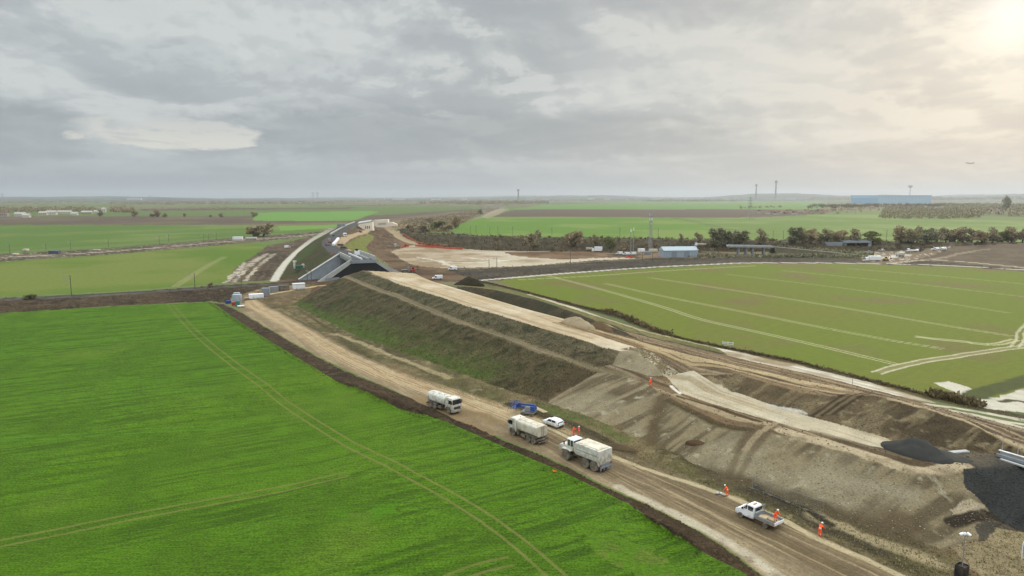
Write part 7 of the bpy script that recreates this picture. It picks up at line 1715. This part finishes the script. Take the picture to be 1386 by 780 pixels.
wood('dark strip of wood beside the old road in the centre', [(638, 277.5), (742, 276.5), (740, 273.8), (600, 274.4), (560, 276)], 300, 20, 30, M_TWIG)
wood('dark strip of wood below the distant town', [(868, 273.6), (1000, 273.4), (1000, 272), (872, 271.8)], 240, 24, 40, M_TWIG)
wood('trees around the distant village on the left', [(150, 277.5), (300, 277.2), (450, 276.6), (450, 274), (290, 273.6), (150, 274.4)], 330, 16, 26, M_TWIG)
wood('thin tree line along the left skyline', [(-300, 277), (150, 275.6), (260, 275.2), (250, 273.2), (-300, 273.6)], 300, 16, 30, M_TWIG)
wood('tree line along the right skyline behind the warehouse', [(1090, 270.5), (1500, 270.5), (1500, 268.6), (1100, 268.8)], 300, 40, 90, M_TWIG)
wood('tree line below the skyline in the middle', [(450, 274.4), (660, 273.4), (860, 272), (860, 270.6), (660, 271.4), (450, 272.4)], 300, 18, 40, M_TWIG)
for lab, q in (('thin dark hedgerow across the far left fields', [(-200, 282.6), (180, 281.6), (470, 280.4), (470, 280.1), (180, 281.2), (-200, 282.2)]), ('hedgerow along the far edge of the left brown field', [(190, 284.6), (300, 283.8), (345, 283.4), (345, 283.0), (190, 284.2)]),
               ('hedgerow between the far centre fields', [(440, 279.0), (560, 278.4), (660, 277.6), (660, 277.2), (440, 278.6)]), ('thin hedgerow beyond the right green fields', [(760, 276.2), (900, 275.4), (1080, 275.2), (1080, 274.9), (760, 275.9)])):
    wood(lab, q, 120, 6, 12, M_TWIG, 26)
wood('low shrubs in the field beside the pylon at the right', [(1000, 283), (1060, 282), (1060, 280), (1000, 281)], 30, 9, 9, M_TWIG)
# ------------------------------------------------------------------ sky and light
SUN_AZ, SUN_EL = math.radians(35.1), math.radians(11.8)
sl = bpy.data.lights.new('sun', 'SUN'); sl.energy = 1.5; sl.angle = math.radians(14); sl.color = (1.0, .86, .68)
so = link(bpy.data.objects.new('sun', sl))
sdir = Vector((math.sin(SUN_AZ) * math.cos(SUN_EL), math.cos(SUN_AZ) * math.cos(SUN_EL), math.sin(SUN_EL)))
so.rotation_euler = (-sdir).to_track_quat('-Z', 'Y').to_euler()
wd = bpy.data.worlds.new('World'); scene.world = wd; wd.use_nodes = True
nt = wd.node_tree; lk = nt.links.new
for n_ in list(nt.nodes): nt.nodes.remove(n_)
out = node(nt, 'ShaderNodeOutputWorld'); bg = node(nt, 'ShaderNodeBackground', Strength=.1); lk(bg.outputs[0], out.inputs[0])
sky = node(nt, 'ShaderNodeTexSky'); sky.sky_type = 'NISHITA'; sky.sun_disc = False
sky.sun_elevation = SUN_EL; sky.sun_rotation = SUN_AZ; sky.air_density = 1.2; sky.dust_density = 2.5
tc = node(nt, 'ShaderNodeTexCoord')
D = tc.outputs['Generated']
nrm = node(nt, 'ShaderNodeVectorMath', operation='NORMALIZE'); lk(D, nrm.inputs[0])
sp = node(nt, 'ShaderNodeSeparateXYZ'); lk(nrm.outputs[0], sp.inputs[0])
el = math_('MAXIMUM', sp.outputs['Z'], 0.0)
den = math_('ADD', el, .10)
px_ = math_('DIVIDE', sp.outputs['X'], den); py_ = math_('DIVIDE', sp.outputs['Y'], den)
cb = node(nt, 'ShaderNodeCombineXYZ'); lk(px_, cb.inputs[0]); lk(py_, cb.inputs[1])
def noise_(vec, scale, detail, rough, dist=0.0, offs=(0, 0, 0), sc=(1, 1, 1)):
    m = node(nt, 'ShaderNodeMapping'); m.inputs['Location'].default_value = offs; m.inputs['Scale'].default_value = sc
    lk(vec, m.inputs['Vector'])
    t = node(nt, 'ShaderNodeTexNoise', Scale=scale, Detail=detail, Roughness=rough, Distortion=dist)
    lk(m.outputs[0], t.inputs['Vector']); return t.outputs['Fac']
def sstep(v, lo, hi):
    m = node(nt, 'ShaderNodeMapRange'); m.interpolation_type = 'SMOOTHSTEP'
    m.inputs['From Min'].default_value = lo; m.inputs['From Max'].default_value = hi
    lk(v, m.inputs['Value']); return m.outputs[0]
def mixc(f, a, b):
    m = node(nt, 'ShaderNodeMix'); m.data_type = 'RGBA'
    if isinstance(f, (int, float)): m.inputs[0].default_value = f
    else: lk(f, m.inputs[0])
    for i, v in ((6, a), (7, b)):
        if isinstance(v, tuple): m.inputs[i].default_value = (*v, 1)
        else: lk(v, m.inputs[i])
    return m.outputs[2]
K = 10.0
def c3(r, g, b, k=1.0): return (lin(r) * K * k, lin(g) * K * k, lin(b) * K * k)
# clouds over azimuth and elevation, packed closer towards the horizon
az = math_('ARCTAN2', sp.outputs['X'], sp.outputs['Y'])
lg = math_('LOGARITHM', math_('ADD', el, .20), 2.71828)
def cloud_vec(shift=0.0, side=0.0):
    c_ = node(nt, 'ShaderNodeCombineXYZ'); lk(math_('ADD', az, side), c_.inputs[0]); lk(math_('ADD', lg, shift), c_.inputs[1]); return c_.outputs[0]
v0 = cloud_vec(); v1 = cloud_vec(.062, .016)
big = noise_(v0, 1.0, 4.0, .5, .3, (3.1, .4, 0), (1.7, 2.2, 1))
mid = noise_(v0, 1.0, 8.0, .56, .25, (7.7, 2.1, 0), (3.4, 3.0, 1))
mid_up = noise_(v1, 1.0, 8.0, .56, .25, (7.7, 2.1, 0), (3.4, 3.0, 1))
lum = noise_(v0, 1.0, 8.0, .56, .3, (31.0, 12.0, 0), (8.4, 7.0, 1))
lum_up = noise_(cloud_vec(.026, .008), 1.0, 8.0, .56, .3, (31.0, 12.0, 0), (8.4, 7.0, 1))
fine = noise_(v0, 1.0, 6.0, .6, .2, (1.2, 5.0, 0), (34, 22, 1))
body = math_('ADD', math_('MULTIPLY', big, .6), math_('MULTIPLY', mid, .4))
col = mixc(sstep(body, .36, .62), c3(165, 172, 177), c3(198, 204, 204))
# cloud heads catch the light from above, their undersides stay grey
em1 = sstep(math_('SUBTRACT', mid, mid_up), -.10, .10)
em2 = sstep(math_('SUBTRACT', lum, lum_up), -.08, .08)
tops = math_('ADD', math_('MULTIPLY', em1, .62), math_('MULTIPLY', em2, .38))
col = mixc(math_('MULTIPLY', sstep(tops, .50, .85), .62), col, c3(213, 217, 216))
col = mixc(math_('MULTIPLY', sstep(math_('SUBTRACT', 1.0, tops), .50, .85), .38), col, c3(158, 164, 171))
# broad dark shelf low in the middle and at the left
def blob(a0, e0, sa, se, soft=.35, nz=2.2, pw=2.0):
    da = math_('POWER', math_('ABSOLUTE', math_('DIVIDE', math_('SUBTRACT', az, a0), sa)), pw); de = math_('POWER', math_('ABSOLUTE', math_('DIVIDE', math_('SUBTRACT', sp.outputs['Z'], e0), se)), pw)
    d2 = math_('ADD', da, de)
    d2 = math_('ADD', d2, math_('MULTIPLY', math_('SUBTRACT', lum, .5), nz)); d2 = math_('ADD', d2, math_('MULTIPLY', math_('SUBTRACT', fine, .5), nz * .45))
    return math_('SUBTRACT', 1.0, sstep(d2, 1 - soft, 1 + soft))
col = mixc(math_('MULTIPLY', blob(-.10, .088, .40, .034, .6), .75), col, c3(150, 158, 164))
col = mixc(math_('MULTIPLY', blob(-.70, .078, .17, .038, .6), .7), col, c3(150, 158, 164))
# pale veil near the horizon
hz = sstep(el, .0, .085)
col = mixc(hz, c3(160, 167, 174), col)
# open gap low on the left, with shreds of cloud across it
gap = blob(-.452, .0835, .104, .0190, .34, 4.0, 3.0)
shred = sstep(noise_(v0, 1.0, 5.0, .6, .3, (2, 3, 0), (9, 16, 1)), .50, .66)
col = mixc(math_('MULTIPLY', gap, math_('SUBTRACT', .95, math_('MULTIPLY', shred, .65))), col, mixc(sstep(el, .065, .10), c3(222, 221, 211), c3(206, 208, 204)))
nish = node(nt, 'ShaderNodeVectorMath', operation='SCALE'); lk(sky.outputs[0], nish.inputs[0]); nish.inputs['Scale'].default_value = 1.0
# glow of the hidden sun
dotn = node(nt, 'ShaderNodeVectorMath', operation='DOT_PRODUCT'); lk(nrm.outputs[0], dotn.inputs[0]); dotn.inputs[1].default_value = sdir
dt = math_('MAXIMUM', dotn.outputs['Value'], 0.0)
g1 = math_('POWER', dt, 8.0); g2 = math_('POWER', dt, 170.0); g3 = math_('POWER', dt, 1800.0)
col = mixc(math_('MULTIPLY', g1, math_('ADD', .34, math_('MULTIPLY', tops, .3))), col, c3(226, 219, 206))
col = mixc(math_('MULTIPLY', g2, math_('ADD', .2, math_('MULTIPLY', sstep(tops, .3, .7), .45))), col, c3(246, 240, 226))
col = mixc(math_('MULTIPLY', g3, .8), col, c3(255, 252, 244, 1.1))
# thin cover lets a little of the clear sky through; the overcast is brightest overhead
col = mixc(.03, col, nish.outputs[0])
ov = math_('ADD', 1.0, math_('MULTIPLY', sstep(el, .30, .85), 3.4))
sc_ = node(nt, 'ShaderNodeVectorMath', operation='SCALE'); lk(col, sc_.inputs[0]); lk(ov, sc_.inputs['Scale'])
lk(sc_.outputs[0], bg.inputs['Color'])

# the air
hb = bpy.data.meshes.new('haze'); bmh = bmesh.new(); bmesh.ops.create_cube(bmh, size=1)
z0, z1 = float(Z.min()) - 1.5, max(float(Z.max()) + 20, 330.0)
for v in bmh.verts: v.co = Vector((v.co.x * 62000, v.co.y * 62000, z0 + (v.co.z + .5) * (z1 - z0)))
bmh.to_mesh(hb); bmh.free()
ho = link(bpy.data.objects.new('haze', hb)); ho['kind'] = 'stuff'; ho['label'] = 'thin pale haze over the plain'; ho['category'] = 'haze'
hm = bpy.data.materials.new('haze'); hm.use_nodes = True; nth = hm.node_tree
for n_ in list(nth.nodes): nth.nodes.remove(n_)
pv = nth.nodes.new('ShaderNodeVolumePrincipled'); pv.inputs['Density'].default_value = 6.0e-5; pv.inputs['Color'].default_value = (.74, .80, .86, 1); pv.inputs['Anisotropy'].default_value = .4
om = nth.nodes.new('ShaderNodeOutputMaterial'); nth.links.new(pv.outputs[0], om.inputs['Volume'])
hb.materials.append(hm)

scene.view_settings.view_transform = 'Standard'; scene.view_settings.look = 'None'
scene.view_settings.exposure = 0.0; scene.view_settings.gamma = 1.0
scene.render.engine = 'CYCLES'
cy = scene.cycles
cy.max_bounces = 5; cy.diffuse_bounces = 2; cy.glossy_bounces = 2; cy.transmission_bounces = 3; cy.transparent_max_bounces = 6; cy.volume_bounces = 0
cy.use_denoising = True
cy.sample_clamp_indirect = 6
